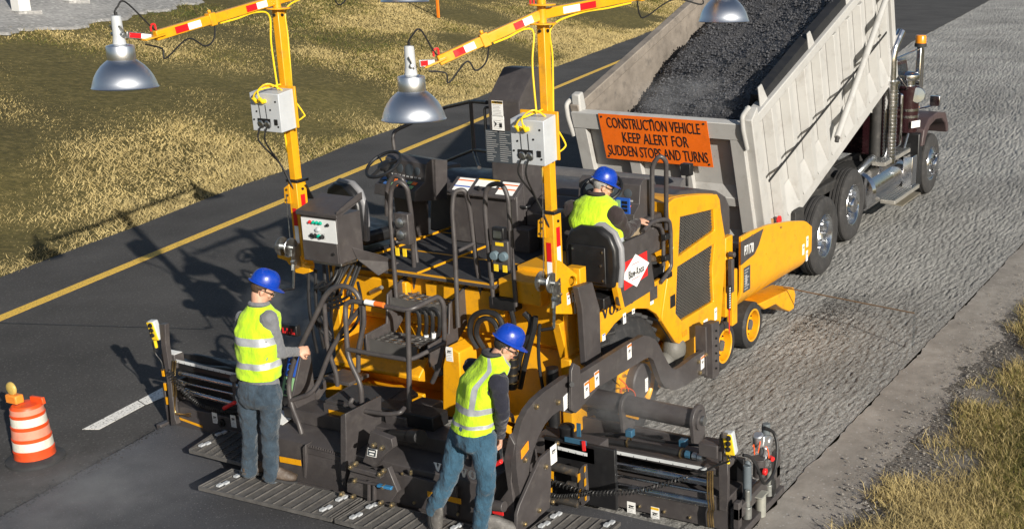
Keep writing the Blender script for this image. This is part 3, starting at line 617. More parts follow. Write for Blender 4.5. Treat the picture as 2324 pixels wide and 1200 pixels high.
# --- tow arm along the right side
ta = [(1610,788),(1575,809),(1545,832),(1534,838),(1526,836),(1518,826),(1505,802),(1496,782),(1487,770),(1474,763),(1461,761),(1425,780),(1374,812),(1304,856),(1300,850),(1283,855),(1262,870),(1236,888),(1214,908),(1197,930),(1184,956),(1175,990),(1171,1022),(1172,1060),(1176,1095),(1182,1130),
      (1196,1128),(1198,1090),(1203,1052),(1211,1020),(1222,990),(1237,962),(1254,942),(1270,931),(1298,938),(1312,931),(1361,876),(1404,850),(1440,829),(1462,815),(1474,810),(1483,816),(1490,835),(1499,862),(1508,877),(1520,883),(1534,884),(1552,876),(1580,858),(1611,838)]
mb = MB(); mb.prism([PX(a, b, y=4.74) for a, b in ta], (0,.05,0)); arm = part('tow_arm', mb, GRY, pv, .006)
for p, h in (((1428,797),ORG),((1594,822),ORG),((1354,859),ORG),((1331,883),ORG)): label(arm, PX(*p, y=4.74), V((1,0,.06)), UZ, .07, .13, head=h)
label(arm, PX(1287,908,y=4.74), V((1,0,.2)), UZ, .11, .12, pict=False, lines=5)
for p in ((1343,871),(1190,1020)):
    mb = MB(); rect(mb, PX(*p, y=4.74), V((1,0,.05)), UZ, -.04,-.055,.04,.055,.008,.008) if p[0] > 1200 else rect(mb, PX(*p, y=4.74), V((1,0,.4)), UZ, -.05,-.035,.05,.035,.008,.008); part('reflector', mb, AMB, arm, .003)
bolts(arm, [PX(a, b, y=4.738) for a, b in ((1265,912),(1216,922),(1190,1042),(1262,1005),(1584,820),(1600,804),(1587,845))], (0,-1,0), .022, .02)
mb = MB(); mb.cyl(PX(1298,872,y=4.74), PX(1298,872,y=4.66), .02, 10); part('pivot_pin', mb, BLK, arm)
mb = MB(); q = Y(4.72)((1296,822),(1310,830),(1312,925),(1299,936),(1290,930),(1290,840)); mb.prism(q, (0,-.03,0)); part('arm_clamp', mb, GRY, arm, .006)
# tow point guide posts
mb = MB(); q = Y(4.72)((1602,742),(1612,738),(1614,856),(1604,852)); mb.prism(q, (0,.12,0)); part('tow_guide', mb, GRY, pv, .005)
mb = MB(); q = Y(4.66)((1616,735),(1633,728),(1633,850),(1618,860)); mb.prism(q, (0,.1,0)); g = part('tow_guide', mb, GRY, pv, .005)
bolts(g, [PX(1625,750+i*17,y=4.655) for i in range(6)], (0,-1,0), .012, .01, BLK)
# --- operator deck
mb = MB(); mb.box((8.0,5.85,1.535),(9.9,7.5,1.565)); deck = part('deck_plate', mb, GRY, pv, .005)
DKS = paint('deck_antislip', (.03,.03,.033), .75, bmp=.4, bs=120)
for (x0, x1, y0, y1) in ((8.04,8.62,6.72,7.42),(8.66,9.3,6.72,7.42),(9.34,9.86,6.72,7.42),(8.04,8.62,5.92,6.66),(8.66,9.3,5.92,6.66)):
    mb = MB(); mb.box((x0,y0,1.566),(x1,y1,1.574)); part('deck_mat', mb, DKS, deck, smooth=False)
mb = MB()
for a, b in (((8.02,6.69),(9.88,6.69)),((8.64,5.9),(8.64,7.45)),((9.32,6.7),(9.32,7.45)),((8.02,5.88),(8.02,7.46)),((8.02,5.88),(9.3,5.88)),((8.02,7.46),(9.88,7.46))):
    mb.beam((*a,1.568),(*b,1.568),.03,.012,V((0,0,1)) if a[0]!=b[0] else V((1,0,0)))
part('deck_seam', mb, YEL, deck, smooth=False)
# --- seats
def seat(c, yaw, cw=.25):
    f = V((math.cos(yaw), math.sin(yaw), 0)); r = V((math.sin(yaw), -math.cos(yaw), 0)); c = V(c)
    P = lambda a, b, h: c+f*a+r*b+UZ*h
    prof = [(-.235,.0),(-.26,.18),(-.255,.34),(-.2,.46),(-.1,.52),(.1,.52),(.2,.46),(.255,.34),(.26,.18),(.235,.0)]
    mb = MB(); mb.prism([P(0,a,b) for a, b in prof], f*.09); s = part('seat', mb, BLK, pv, .03, 3)
    mb = MB(); mb.tube([P(.09,a,b) for a, b in prof], .032, 10); part('seat_piping', mb, paint('seat_grey_vinyl', (.22,.22,.23), .5), s)
    mb = MB(); mb.box((0,0,0),(0,0,0)) if False else mb.prism([P(.05,-.2,.03),P(.05,.2,.03),P(.05,.18,.42),P(.05,-.18,.42)], f*.09); part('back_cushion', mb, BLK, s, .03, 3)
    mb = MB(); mb.prism([P(.06,-.25,-.06),P(.06,cw,-.06),P(.5,cw,-.04),P(.5,-.25,-.04)], UZ*.13); part('seat_cushion', mb, BLK, s, .04, 3)
    mb = MB(); mb.prism([P(-.015,-.17,.04),P(-.015,.17,.04),P(-.015,.17,.36),P(-.015,-.17,.36)], f*-.012); part('back_plate', mb, BLK, s, .006)
    bolts(s, [P(-.028,a,b) for a, b in ((-.15,.07),(.15,.07),(-.15,.32),(.15,.32),(.13,.2))], -f, .012, .008, STL)
    mb = MB(); mb.prism([P(.0,-.22,-.3),P(.0,cw-.03,-.3),P(.5,cw-.03,-.3),P(.5,-.22,-.3)], UZ*.2); part('seat_base', mb, BLK, s, .01)
seat((8.34,5.10,1.57), R(-2), .16); seat((8.34,7.80,1.70), R(-14))
# --- control consoles
def console(o, yaw, mirror=1, wo=.02):
    f = V((math.cos(yaw), math.sin(yaw), 0)); r = V((math.sin(yaw), -math.cos(yaw), 0)); o = V(o)
    P = lambda a, b, h: o+f*a+r*b*mirror+UZ*h
    pr = [(.0,-.55),(-.04,.0),(-.02,.1),(.1,.17),(.13,.34),(.2,.38),(.4,.34),(.36,-.05),(.2,-.55)]
    mb = MB(); mb.prism([P(a,-.30,b) for a, b in pr[1:8]], r*.62*mirror); c = part('console', mb, GRY, pv, .025, 3)
    mb = MB(); mb.prism([P(a,-.12,b) for a, b in ((.06,-.55),(.05,.02),(.3,.02),(.26,-.55))], r*.24*mirror); part('console_column', mb, GRY, c, .015)
    n = (P(.1,0,.17)-P(-.02,0,.1)); n.normalize(); e1 = P(-.02,0,.1); u = n; up = r.cross(u)*(mirror)
    mb = MB()
    for i in range(7):
        for j in range(2): mb.mat((i+j) % 4); rect(mb, e1+UZ*.004, r*mirror, u, -.26+i*.075, .012+j*.055, -.2+i*.075, .05+j*.055, .006 if mirror > 0 else -.002, .006)
    part('switch_panel', mb, [BLK, paint('switch_blue', (.05,.13,.35), .4), MINT, ORG], c, smooth=False)
    e2 = P(.103,0,.175); u2 = (P(.13,0,.34)-P(.1,0,.17)).normalized(); mb = MB()
    for b, w_ in ((-.2,.06),(-.06,.045),(.08,.06),(.2,.04)): mb.lathe(e2+r*b*mirror+u2*.085, r.cross(u2)*1., [(w_,-.004),(w_,.006),(w_*.85,.008),(0,.008)], 18)
    part('gauge', mb, LCD, c)
    mb = MB()
    for b in np.arange(-.24,.26,.06): rect(mb, e2+u2*.02, r, u2, b-.014, -.008, b+.014, .008, .008, .008)
    part('rocker_switches', mb, GTXT, c, smooth=False)
    # steering wheel on its column
    ax = (P(-.30,0,.42)-P(-.1,0,.1)); ax = (f*-.55+UZ*.83).normalized(); h = P(-.05,wo*mirror,.32); mb = MB()
    xr = r; yr = ax.cross(xr); ring = [h+xr*(.185*math.cos(a))+yr*(.185*math.sin(a)) for a in np.linspace(0,2*PI,33)[:-1]]
    mb.tube(ring, .016, 8, closed=True); w_ = part('steering_wheel', mb, BLK, c)
    mb = MB(); mb.lathe(h-ax*.03, ax, [(.03,-.02),(.065,.0),(.065,.03),(.04,.04),(0,.042)], 18)
    for a in (.5, 2.64, 4.71): mb.beam(h-ax*.01, h+(xr*math.cos(a)+yr*math.sin(a))*.18, .03, .014, ax)
    part('wheel_hub', mb, BLK, w_); mb = MB(); mb.cyl(h, P(.08,wo*mirror,.05), .03, 10); part('steering_column', mb, BLK, w_)
console((9.02,5.36,1.95), R(4), 1); hw_ = PX(865,375,x=8.95); console((9.02,hw_.y-.10,hw_.z-.32), R(-12), 1, -.10)
# right armrest with keypad, left equipment
mb = MB(); mb.box((8.9,5.0,1.62),(9.5,5.16,1.98)); part('side_console', mb, GRY, pv, .02)
o_ = PX(1415,466,x=8.95); mb = MB(); rect(mb, o_, RY, UZ, -.07,-.07,.07,.07,.02,.02); mb.mat(1); rect(mb, o_, RY, UZ, -.06,-.05,-.02,.05,.024,.006)
mb.mat(2)
for i in range(3):
    for j in range(2): rect(mb, o_, RY, UZ, .0+j*.03,-.05+i*.035,.022+j*.03,-.025+i*.035,.026,.008)
part('keypad', mb, [BLU, MINT, BLK], pv, smooth=False)
# --- central exhaust box and electrics cabinet
mb = MB(); mb.prism([(9.2,6.33,1.57),(9.2,6.33,2.97),(9.48,6.33,3.24),(9.62,6.33,3.24),(9.62,6.33,1.57)], (0,.35,0)); cab = part('exhaust_box', mb, GRY, pv, .018, 3)
label(cab, PX(1129,247,x=9.2), RY, UZ, .125, .15, head=paint('caution_yellow', (.75,.45,.01), .5), pict=False, lines=8, name='caution_label')
text('caution_word', 'CAUTION', .026, PX(1129,232.5,x=9.19), RY, UZ, INK, cab, .95, .0006)
label(cab, PX(1131,282,x=9.2), RY, UZ, .135, .155, pict=False, lines=6, head=WHT, name='instruction_label'); 
o_ = PX(1131,282,x=9.2); mb = MB(); n0 = [o_+RY*a+UZ*b+V((-.006,0,0)) for a, b in ((-.045,.03),(-.01,.0),(-.045,-.03),(-.03,.0))]; mb.prism(n0, (-.001,0,0)); rect(mb, o_, RY, UZ, .015,-.03,.045,.01,.0065,.002); part('diagram', mb, INK, cab, smooth=False)
o_ = PX(1134,333,x=9.2); mb = MB(); rect(mb, o_, RY, UZ, -.155,-.155,.155,.155,.003); mb.mat(1)
for j in range(2):
    for i in range(15): 
        a = -.145+j*.15; rect(mb, o_, RY, UZ, a, .135-i*.0195, a+random.uniform(.06,.135), .141-i*.0195, .0045, .002)
part('chart_plate', mb, [LCD, GTXT], cab, smooth=False)
for xx, s_ in ((9.32,-1),):
    mb = MB(); mb.tube(fil([(xx,6.335,2.62),(xx,6.28,2.62),(xx,6.28,2.85),(xx,6.335,2.85)], .03), .011, 8); part('grab_handle', mb, BLK, cab)
mb = MB(); mb.tube(fil([(9.25,6.70,2.62),(9.25,6.76,2.62),(9.25,6.76,2.88),(9.25,6.70,2.88)], .03), .014, 8); part('grab_handle', mb, BLK, cab)
top = [(9.08,6.35,2.07),(9.42,6.35,2.27)]
mb = MB(); mb.prism([(9.08,6.33,1.575),(9.08,6.33,2.08),(9.197,6.33,2.155),(9.197,6.33,1.575)], (0,.74,0)); elc = part('electric_cabinet', mb, GRY, pv, .012)
mb = MB(); mb.prism([(9.02,6.31,2.06),(9.198,6.31,2.175),(9.198,6.31,2.20),(9.02,6.31,2.085)], (0,.78,0)); lid = part('cabinet_lid', mb, GRY, pv, .006)
u_ = V((.178,0,.115)).normalized(); o_ = V((9.02,6.70,2.088))
mb = MB()
for a, b, c_, d_, m_ in ((-.34,.02,-.16,.19,0),(-.12,.10,.12,.2,0),(.16,.02,.35,.19,0),(-.34,.15,-.16,.165,1),(-.12,.185,.12,.2,2),(.16,.085,.35,.1,1),(.16,.145,.35,.16,1),(-.34,.07,-.16,.085,3)):
    mb.mat(m_); rect(mb, o_, RY, u_, a, b, c_, d_, .003 if m_ == 0 else .0045, .002)
part('lid_labels', mb, [WHT, ORG, paint('lid_yellow', (.75,.45,.01), .5), BLU], lid, smooth=False)
mb = MB()
for a in (-.05,.04): mb.cyl(o_+RY*a+u_*.06, o_+RY*a+u_*.06+RY.cross(u_)*.03, .02, 10)
part('lid_latch', mb, BLK, lid)
label(elc, PX(1109,582,x=9.08), RY, UZ, .16, .11, head=paint('caution_yellow', (.75,.45,.01), .5), pict=False, lines=4)
mb = MB(); mb.tube(fil([(9.13,6.34,1.98),(9.13,6.26,1.98),(9.19,6.26,1.98)], .02), .012, 8); part('cabinet_handle', mb, BLK, elc)
mb = MB(); mb.box((8.99,6.15,1.57),(9.15,6.33,1.8)); part('deck_step', mb, GRY, pv, .01)
# right cabinet body between stack and right console (dark mass)
mb = MB(); mb.prism([(9.2,5.75,1.57),(9.2,5.75,1.92),(9.5,5.75,2.04),(9.56,5.75,1.57)], (0,.57,0)); part('engine_cover', mb, GRY, pv, .02)
mb = MB(); mb.box((8.35,5.38,1.5),(8.95,5.86,1.66)); part('seat_mount', mb, YEL, pv, .012)
mb = MB(); mb.box((8.2,7.30,1.3),(9.2,7.9,1.56)); part('seat_mount', mb, YEL, pv, .012)
mb = MB(); mb.box((8.05,5.42,1.42),(8.35,5.85,1.62)); part('junction_box', mb, YEL, pv, .012)
# --- rails
def rail(name, pts, r=.019, mat=GRY, fr=.1, parent=pv, n=10, closed=False):
    mb = MB(); mb.tube(fil(pts, fr, 6, closed) if fr else pts, r, n, closed); return part(name, mb, mat, parent)
X8 = Xp(8.02)
rail('handrail', X8((1121,690),(1106,540),(1100,470),(1104,420),(1140,415),(1154,450),(1160,560),(1172,695)), .021, fr=.12)
rail('handrail', [PX(1040,742,x=7.9), PX(1032,560,x=7.95), PX(1026,475,x=7.97), PX(1031,434,x=8), PX(1055,430,x=8.05), PX(1066,470,x=8.1), PX(1080,590,x=8.12), PX(1093,668,x=8.14)], .021, fr=.1)
rail('handrail_bar', [PX(1040,570,x=7.95), PX(1078,551,x=8.12)], .017, fr=0)
rail('handrail', [PX(901,692,x=7.95), PX(893,585,x=7.97), PX(885,480,x=8.0), PX(888,425,x=8.02), PX(905,410,x=8.02), PX(924,425,x=8.05), PX(934,490,x=8.1), PX(942,655,x=8.2)], .021, fr=.1)
rail('handrail', [PX(878,490,x=8.3), PX(878,420,x=8.3), PX(896,397,x=8.3), PX(914,405,x=8.3), PX(926,440,x=8.35), PX(955,660,x=8.3)], .02, fr=.1)
rail('handrail_bar', [PX(898,550,x=7.97), PX(938,532,x=8.12)], .017, fr=0)
rail('front_rail', [PX(895,340,x=9.9), PX(889,300,x=9.9), PX(1010,244,x=10.6), PX(1070,230,x=9.7), PX(1105,233,x=9.5)], .02, fr=.1)
rail('front_rail_post', [PX(1068,231,x=9.7), PX(1076,345,x=9.7), PX(1088,380,x=9.3)], .019, fr=.03)
rail('front_rail_bar', [PX(990,375,x=10.2), PX(1076,340,x=9.7), PX(1115,345,x=9.45)], .017, fr=.02)
rail('hood_rail', [PX(1480,520,x=9.3), PX(1480,375,x=9.3), PX(1497,352,x=9.3), PX(1512,365,x=9.35), PX(1512,520,x=9.5)], .022, fr=.1)
mb = MB(); mb.prism([PX(*p, x=10.3) for p in ((955,372),(990,380),(1000,425),(985,430),(960,412))], (.3,-.1,0)); part('left_shield', mb, GRY, pv, .01)
# side panel with the badge, and its guard rail
bp = [PX(*p, y=4.86) for p in ((1398,560),(1405,556),(1466,529),(1470,532),(1486,645),(1486,655),(1413,701),(1405,690),(1397,600))]
mb = MB(); mb.prism(bp, (0,.03,0)); bpan = part('side_panel', mb, GRY, pv, .006)
mb = MB(); q = [PX(*p, y=4.857) for p in ((1397,563),(1404,559),(1405,640),(1418,698),(1410,700),(1399,650))]; mb.prism(q, (0,.05,0)); part('panel_edge', mb, YEL, bpan)
B = lambda ps, y: [PX(1200+a/2.307, 420+b/2.307, y=y) for a, b in ps]
mb = MB(); mb.prism(B(((497,408),(619,344),(624,472),(501,553)), 4.857), (0,.003,0)); part('badge_red_square', mb, RED, bpan, smooth=False)
mb = MB(); mb.prism(B(((487,488),(560,361),(631,406),(566,532)), 4.854), (0,.003,0)); part('badge_diamond', mb, WHT, bpan, smooth=False)
a, b = B(((510,484),(615,424)), 4.852); text('badge_name', 'Blaw-Knox', .10, (a+b)/2, (b-a), UZ, INK, bpan, .58, .0008, 1.1)
for p, q in (((540,418),(580,398)),((540,497),(580,475))):
    a, b = B((p, q), 4.853); mb = MB(); mb.beam(a, b, .004, .005, V((0,1,0))); part('badge_line', mb, RED, bpan)
rail('guard_rail', [PX(1200+a/2.307, 420+b/2.307, y=4.93) for a, b in ((600,240),(640,195),(700,178),(735,185),(742,230),(745,420),(735,450),(690,510))], .021, fr=.08)
rail('guard_rail', [PX(1200+a/2.307, 420+b/2.307, y=4.96) for a, b in ((655,205),(690,215),(705,260),(705,420))], .019, fr=.06)
for p in ((720,270),(720,380),(730,470)):
    c_ = PX(1200+p[0]/2.307, 420+p[1]/2.307, y=4.93); mb = MB(); mb.box(c_+V((-.05,-.02,-.025)), c_+V((.05,.03,.025))); part('rail_clamp', mb, BLK, pv, .005)
# --- control pod with sockets on the right handrail
o_ = PX(1135,580,x=7.98); mb = MB(); mb.box(o_+V((0,-.085,-.13)), o_+V((.07,.085,.13))); pod = part('socket_pod', mb, GRY, pv, .01)
for s_ in (-.045,.045):
    q = o_+V((0,s_,-.0)); mb = MB(); mb.lathe(q, (-1,0,0), [(.04,0),(.04,.03),(.034,.04),(0,.042)], 16); part('socket_cap', mb, paint('socket_blue_grey', (.12,.17,.2), .5), pod)
    q = o_+V((0,s_,-.11)); mb = MB(); rect(mb, q, RY, UZ, -.02,-.03,.02,.03,.008,.008); part('yellow_tag', mb, CABY, pod, smooth=False)
mb = MB(); rect(mb, o_+V((0,0,.1)), RY, UZ, -.04,-.014,.04,.014,.004); part('pod_label', mb, CABY, pod, smooth=False)
q = PX(1132,531,x=7.98); mb = MB(); mb.box(q+V((-.02,-.06,-.05)), q+V((.04,.06,.06))); part('work_light', mb, BLK, pod, .01); mb = MB(); rect(mb, q+V((-.02,0,0)), RY, UZ, -.04,-.03,.04,.03,.006,.006); part('light_glass', mb, STL, pod)
mb = MB(); mb.box(PX(1110,700,x=8.0), PX(1185,672,x=8.12)); part('rail_foot', mb, BLK, pv, .008)
o_ = PX(910,500,x=7.98); mb = MB(); mb.box(o_+V((.0,-.075,-.22)), o_+V((.07,.075,.06))); pod = part('socket_pod', mb, GRY, pv, .01)
for dz in (-.02,-.13):
    mb = MB(); mb.lathe(o_+V((0,0,dz)), (-1,0,0), [(.045,0),(.045,.03),(.03,.04),(0,.042)], 14); part('socket_cap', mb, STL, pod)
for s_ in (-.04,.04): mb = MB(); rect(mb, PX(911,572,x=7.96)+V((0,s_,0)), RY, UZ, -.018,-.035,.018,.035,.01,.01); part('yellow_tag', mb, CABY, pod, smooth=False)
# --- access steps up to the deck (perforated treads between side plates)
def tread(y0, y1, x0, x1, z, nx=5, ny=8):
    """perforated step plate with toothed hole rows"""
    mb = MB(); gx_ = (x1-x0)/(nx*1+.3*(nx+1)); gy_ = (y1-y0)/(ny*1+.42*(ny+1)); xs_ = np.cumsum([x0]+[.3*gx_, gx_]*nx); ys_ = np.cumsum([y0]+[.42*gy_, gy_]*ny)
    outer = [(x0,y0,z),(x1,y0,z),(x1,y1,z),(x0,y1,z)]; holes = []
    for i in range(nx):
        for j in range(ny):
            a, b = xs_[2*i+1], xs_[2*i+2]; c_, d_ = ys_[2*j+1], ys_[2*j+2]; e = (b-a)*.25; f_ = (d_-c_)*.4
            holes.append([(a+e*(0),c_+f_*.3,z),(a+e,c_-f_*.35,z),(b-e,c_-f_*.35,z),(b,c_+f_*.3,z),(b,d_-f_*.3,z),(b-e,d_+f_*.35,z),(a+e,d_+f_*.35,z),(a,d_-f_*.3,z)])
    mb.prism(outer, (0,0,-.012), holes); mb.box((x0-.012,y0,z-.1),(x0,y1,z+.012)); mb.box((x1,y0,z-.06),(x1+.012,y1,z+.0)); return part('step_tread', mb, paint('step_steel', (.11,.105,.1), .5, .3, dirt=(.2,.19,.18)), pv, smooth=False)
T1 = Zp(1.34)((925,668),(1050,690)); tread(6.28, 6.93, 7.92, 8.2, 1.34, 4, 7); tread(6.42, 7.0, 7.62, 7.88, 1.04, 4, 6)
for yy in (6.26, 6.94):
    mb = MB(); mb.prism([(8.2,yy,1.5),(8.2,yy,1.18),(7.85,yy,.92),(7.58,yy,.90),(7.58,yy,1.10),(7.86,yy,1.12),(7.9,yy,1.38)], (0,.02,0)); part('step_side_plate', mb, GRY, pv, .005)
# --- hydraulic hoses, pipes and fittings on the rear wall
def hose(pts, r=.017, mat=HOSE, name='hydraulic_hose', parent=pv, n=8, k=7):
    mb = MB(); mb.tube(spl(pts, k), r, n); return part(name, mb, mat, parent)
X80 = Xp(8.05); X79 = Xp(7.9)
hose(X79((1085,790),(1068,760),(1072,722),(1098,708),(1128,716),(1142,745),(1150,790)), .026); hose(X79((1098,790),(1082,760),(1086,732),(1104,722),(1124,735),(1134,770),(1140,800)), .024)
hose(X79((1190,710),(1205,730),(1198,765),(1180,810),(1172,870)), .026); hose(X79((1215,718),(1212,745),(1200,790),(1188,840),(1180,880)), .026)
hose(X79((1160,705),(1166,730),(1168,770),(1166,800)), .022); hose(X79((1225,735),(1222,780),(1224,830),(1232,880),(1235,905)), .015)
for i, dx in enumerate((0,16,30,46)): hose(X79((925+dx,706),(938+dx,700),(950+dx,712),(952+dx,740),(948+dx,770)), .018)
mb = MB(); mb.cyl(PX(1163,800,x=7.75), PX(1160,880,x=7.75), .05, 14); v_ = part('vertical_pipe', mb, BLK, pv)
for i in range(4): mb = MB(); mb.cyl(PX(1163,812+i*18,x=7.75)+V((0,0,.006)), PX(1163,812+i*18,x=7.75)-V((0,0,.006)), .052, 14); part('pipe_band', mb, BRASS, v_)
for a, b in (((700,610),(720,800)),((716,610),(735,790)),((735,600),(742,700)),((750,598),(752,720)),((765,598),(768,700)),((780,595),(776,690))):
    hose([PX(*a, x=7.85), PX((a[0]+b[0])/2+random.uniform(-14,14), (a[1]+b[1])/2, x=7.8), PX(*b, x=7.85)], .014)
for i in range(7):
    a = 775+i*8; hose([PX(a,590,x=7.9), PX(a-random.uniform(10,40),640+i*4,x=7.75), PX(a-60+i*6,655+i*4,x=7.75), PX(740-i*4,640+i*14,x=7.8), PX(735+i*4,720+i*10,x=7.85)], .013)
hose([PX(790,650,x=7.9), PX(800,690,x=7.75), PX(790,735,x=7.72), PX(760,780,x=7.78), PX(735,840,x=7.8)], .015); hose([PX(812,640,x=7.9), PX(820,690,x=7.8), PX(805,740,x=7.75), PX(770,770,x=7.8)], .013)
for a, b in ((842,664),(1030,790),(1016,800)):
    mb = MB(); mb.cyl(PX(a,b,x=8.08), PX(a+24,b-12,x=8.02), .02, 10); part('hose_coupling', mb, STL, pv)
for a, b in ((957,790),(968,785),(985,780)):
    mb = MB(); mb.cyl(PX(a,b-26,x=7.9), PX(a,b+24,x=7.9), .022, 10); f_ = part('filter_cartridge', mb, BLK, pv); mb = MB(); mb.cyl(PX(a,b-26,x=7.9), PX(a,b-14,x=7.9), .0235, 10); part('white_band', mb, WHT, f_)
mb = MB(); mb.cyl(PX(984,818,x=7.85), PX(1006,850,x=7.85), .045, 14); part('hydraulic_valve', mb, GRY, pv, .004)
bolts(pv, [PX(*p, x=8.17) for p in ((846,640),(870,648),(872,690),(840,690),(990,640),(1110,735),(1095,720))], (-1,0,0), .018, .02, YEL)
mb = MB(); q = Xp(7.7)((1005,825),(1015,785),(1042,800),(1046,870),(1030,950),(1005,940)); mb.prism(q, (.25,0,0)); b_ = part('auger_gearbox_cover', mb, YEL, pv, .012)
label(b_, PX(1020,803,x=7.7), RY, V((.0,0,1)), .07, .13)
# right auger tube with end plates
AX0, AX1 = 8.12, 8.12; a, b = PX(1342,900,x=8.1), PX(1592,964,x=8.1)
mb = MB(); mb.cyl(V((8.1,5.2,a.z)), V((8.1,b.y,a.z-.03)), .085, 22); au = part('auger_tube', mb, GRY, pv)
for yy in (4.62, b.y+.02):
    c_ = V((8.1, yy, a.z-.02)); P_ = [c_+V((.12*math.cos(t), 0, .12*math.sin(t))) for t in np.linspace(-.4, PI+.4, 12)]+[c_+V((-.05,0,-.5)), c_+V((.1,0,-.5))]
    mb = MB(); mb.prism(P_, (0,.035,0)); part('auger_end_plate', mb, GRY, au, .005)
mb = MB(); mb.box((8.16,b.y,.1),(8.2,5.2,.42)); part('auger_guard', mb, GRY, au, .006); mb = MB(); mb.cyl((8.1,b.y-.005,a.z-.03),(8.1,b.y-.03,a.z-.03),.04,14); part('end_cap', mb, STL, au)
mb = MB(); q = Xp(8.05)((1403,935),(1450,946),(1448,952),(1402,940)); mb.prism(q, (.01,0,0)); part('yellow_strip', mb, YEL, au)
mb = MB(); mb.cyl((7.9,5.24,.95),(7.9,5.24,.1),.055,14); mb.cyl((7.9,5.24,.42),(7.9,5.24,.22),.075,14); part('lift_cylinder', mb, BLK, pv)
# ================================================================ screed
sc = thing('paver_screed', 'long dark grey paving screed with walkway gratings and extendable ends behind the paver', 'screed', (6.9, 6.2, 0))
def sbox(name, a, b, mat=GRY, bevel=.006, parent=None): mb = MB(); mb.box(a, b); return part(name, mb, mat, parent or sc, bevel)
# main screed body: rear face at x = 6.62
mb = MB(); mb.prism([(6.66,5.02,.06),(6.62,5.02,.14),(6.66,5.02,.46),(6.76,5.02,.50),(7.3,5.02,.50),(7.35,5.02,.06)], (0,2.40,0)); body = part('main_frame', mb, GRY, sc, .008)
sbox('main_top_beam', (6.9,5.1,.5),(7.15,7.3,.62)); sbox('heater_box', (7.0,5.8,.62),(7.2,6.4,.74), BLK, .01); sbox('rear_plate', (6.60,5.3,.16),(6.628,6.45,.42), GRY, .004); sbox('kick_plate', (6.6,5.02,.06),(6.65,7.42,.13), GRY, .004)
mb = MB(); o_ = PX(985,1057,x=6.598); glyphs(mb, 'VOLVO', o_+V((0,0,-.035)), RY, UZ, .072, .07, .12, .003); part('maker_name', mb, WHT, sc, smooth=False)
def xstrip(x, a, b, h, mat=YEL, name='yellow_strip', ext=.004):
    p, q = PX(*a, x=x), PX(*b, x=x); mb = MB(); mb.prism([p, q, q+UZ*h, p+UZ*h], (-ext,0,0)); return part(name, mb, mat, sc, smooth=False)
xstrip(6.598, (971,1125),(1047,1143), .045); xstrip(6.60, (636,1047),(684,1056), .05); xstrip(7.0, (730,968),(771,974), .055)
bolts(sc, [PX(*p, x=6.6) for p in ((673,1077),(941,1139),(1040,1165),(934,1068),(934,1073),(914,1073))], (-1,0,0), .014, .014)
# gratings: bars and ribs
def grating(name, c, nrib, nbar):
    """walkway grating from four corners (rear-left, front-left, front-right, rear-right)"""
    A, B_, C_, D_ = [V(p) for p in c]; mb = MB(); P = lambda s, t: (A*(1-s)+D_*s)*(1-t)+(B_*(1-s)+C_*s)*t
    for i in range(nrib+1): s = i/nrib; mb.beam(P(s,0), P(s,1), .006, .032, V((0,1,0)))
    for i in range(1): mb.beam(P(.022,0), P(.022,1), .006, .03, V((0,1,0))); mb.beam(P(.978,0), P(.978,1), .006, .03, V((0,1,0)))
    g = part(name, mb, GRT, sc, smooth=False)
    mb = MB()
    for j in range(nbar+1): t = j/nbar; mb.beam(P(0,t)-UZ*.004, P(1,t)-UZ*.004, .007 if 0 < j < nbar else .010, .024 if 0 < j < nbar else .032, V((1,0,0)))
    part('cross_bars', mb, GRT, g, smooth=False, kind='stuff')
    for s, t in ((.12,.28),(.12,.8),(.9,.28),(.9,.8)):
        mb = MB(); q = P(s,t); mb.box(q+V((-.05,-.01,.014)), q+V((-.005,.025,.03))); mb.box(q+V((.002,-.025,.014)), q+V((.045,.008,.03))); part('grating_clip', mb, LGR, g, smooth=False)
zg = .185; Z2 = Zp(zg)
g1 = Z2((451,1106),(527,1066)); rl, fl = g1
w1 = PX(752,1178,z=zg); dY = w1-rl; 
grating('walkway_grating', (rl, fl, (fl.x+dY.x, w1.y+.01, zg), (w1.x, w1.y, zg)), 14, 22)
rl2 = V((w1.x, w1.y-.035, zg)); rr2 = PX(1205,1290,z=zg); rr2 = V((w1.x-.02, 4.72+.34, zg)); fx = fl.x+dY.x
grating('walkway_grating', (rl2, (fx, rl2.y, zg), (fx, rr2.y, zg), rr2), 11, 22)
# step grating in front of the left one and the right extension's one
c1 = PX(430,1022,z=.17); c2 = PX(470,985,z=.17)
zr = .2; r1 = PX(1255,1162,z=zr); r2 = PX(1408,1187,z=zr)
grating('walkway_grating', ((r1.x-.32, r1.y, zr),(r1.x, r1.y, zr),(r2.x, r2.y, zr),(r2.x-.3, r2.y, zr)), 7, 22)
d2_ = PX(700,1080,z=.12)
grating('walkway_grating', (PX(430,1022,z=.16), PX(500,975,z=.16), PX(640,1000,z=.16), PX(560,1055,z=.16)), 7, 16)
mb = MB(); mb.prism([PX(*p, z=.13) for p in ((495,1038),(700,1085),(790,1010),(560,960))], (0,0,.02)); part('step_floor', mb, GRY, sc, .004)
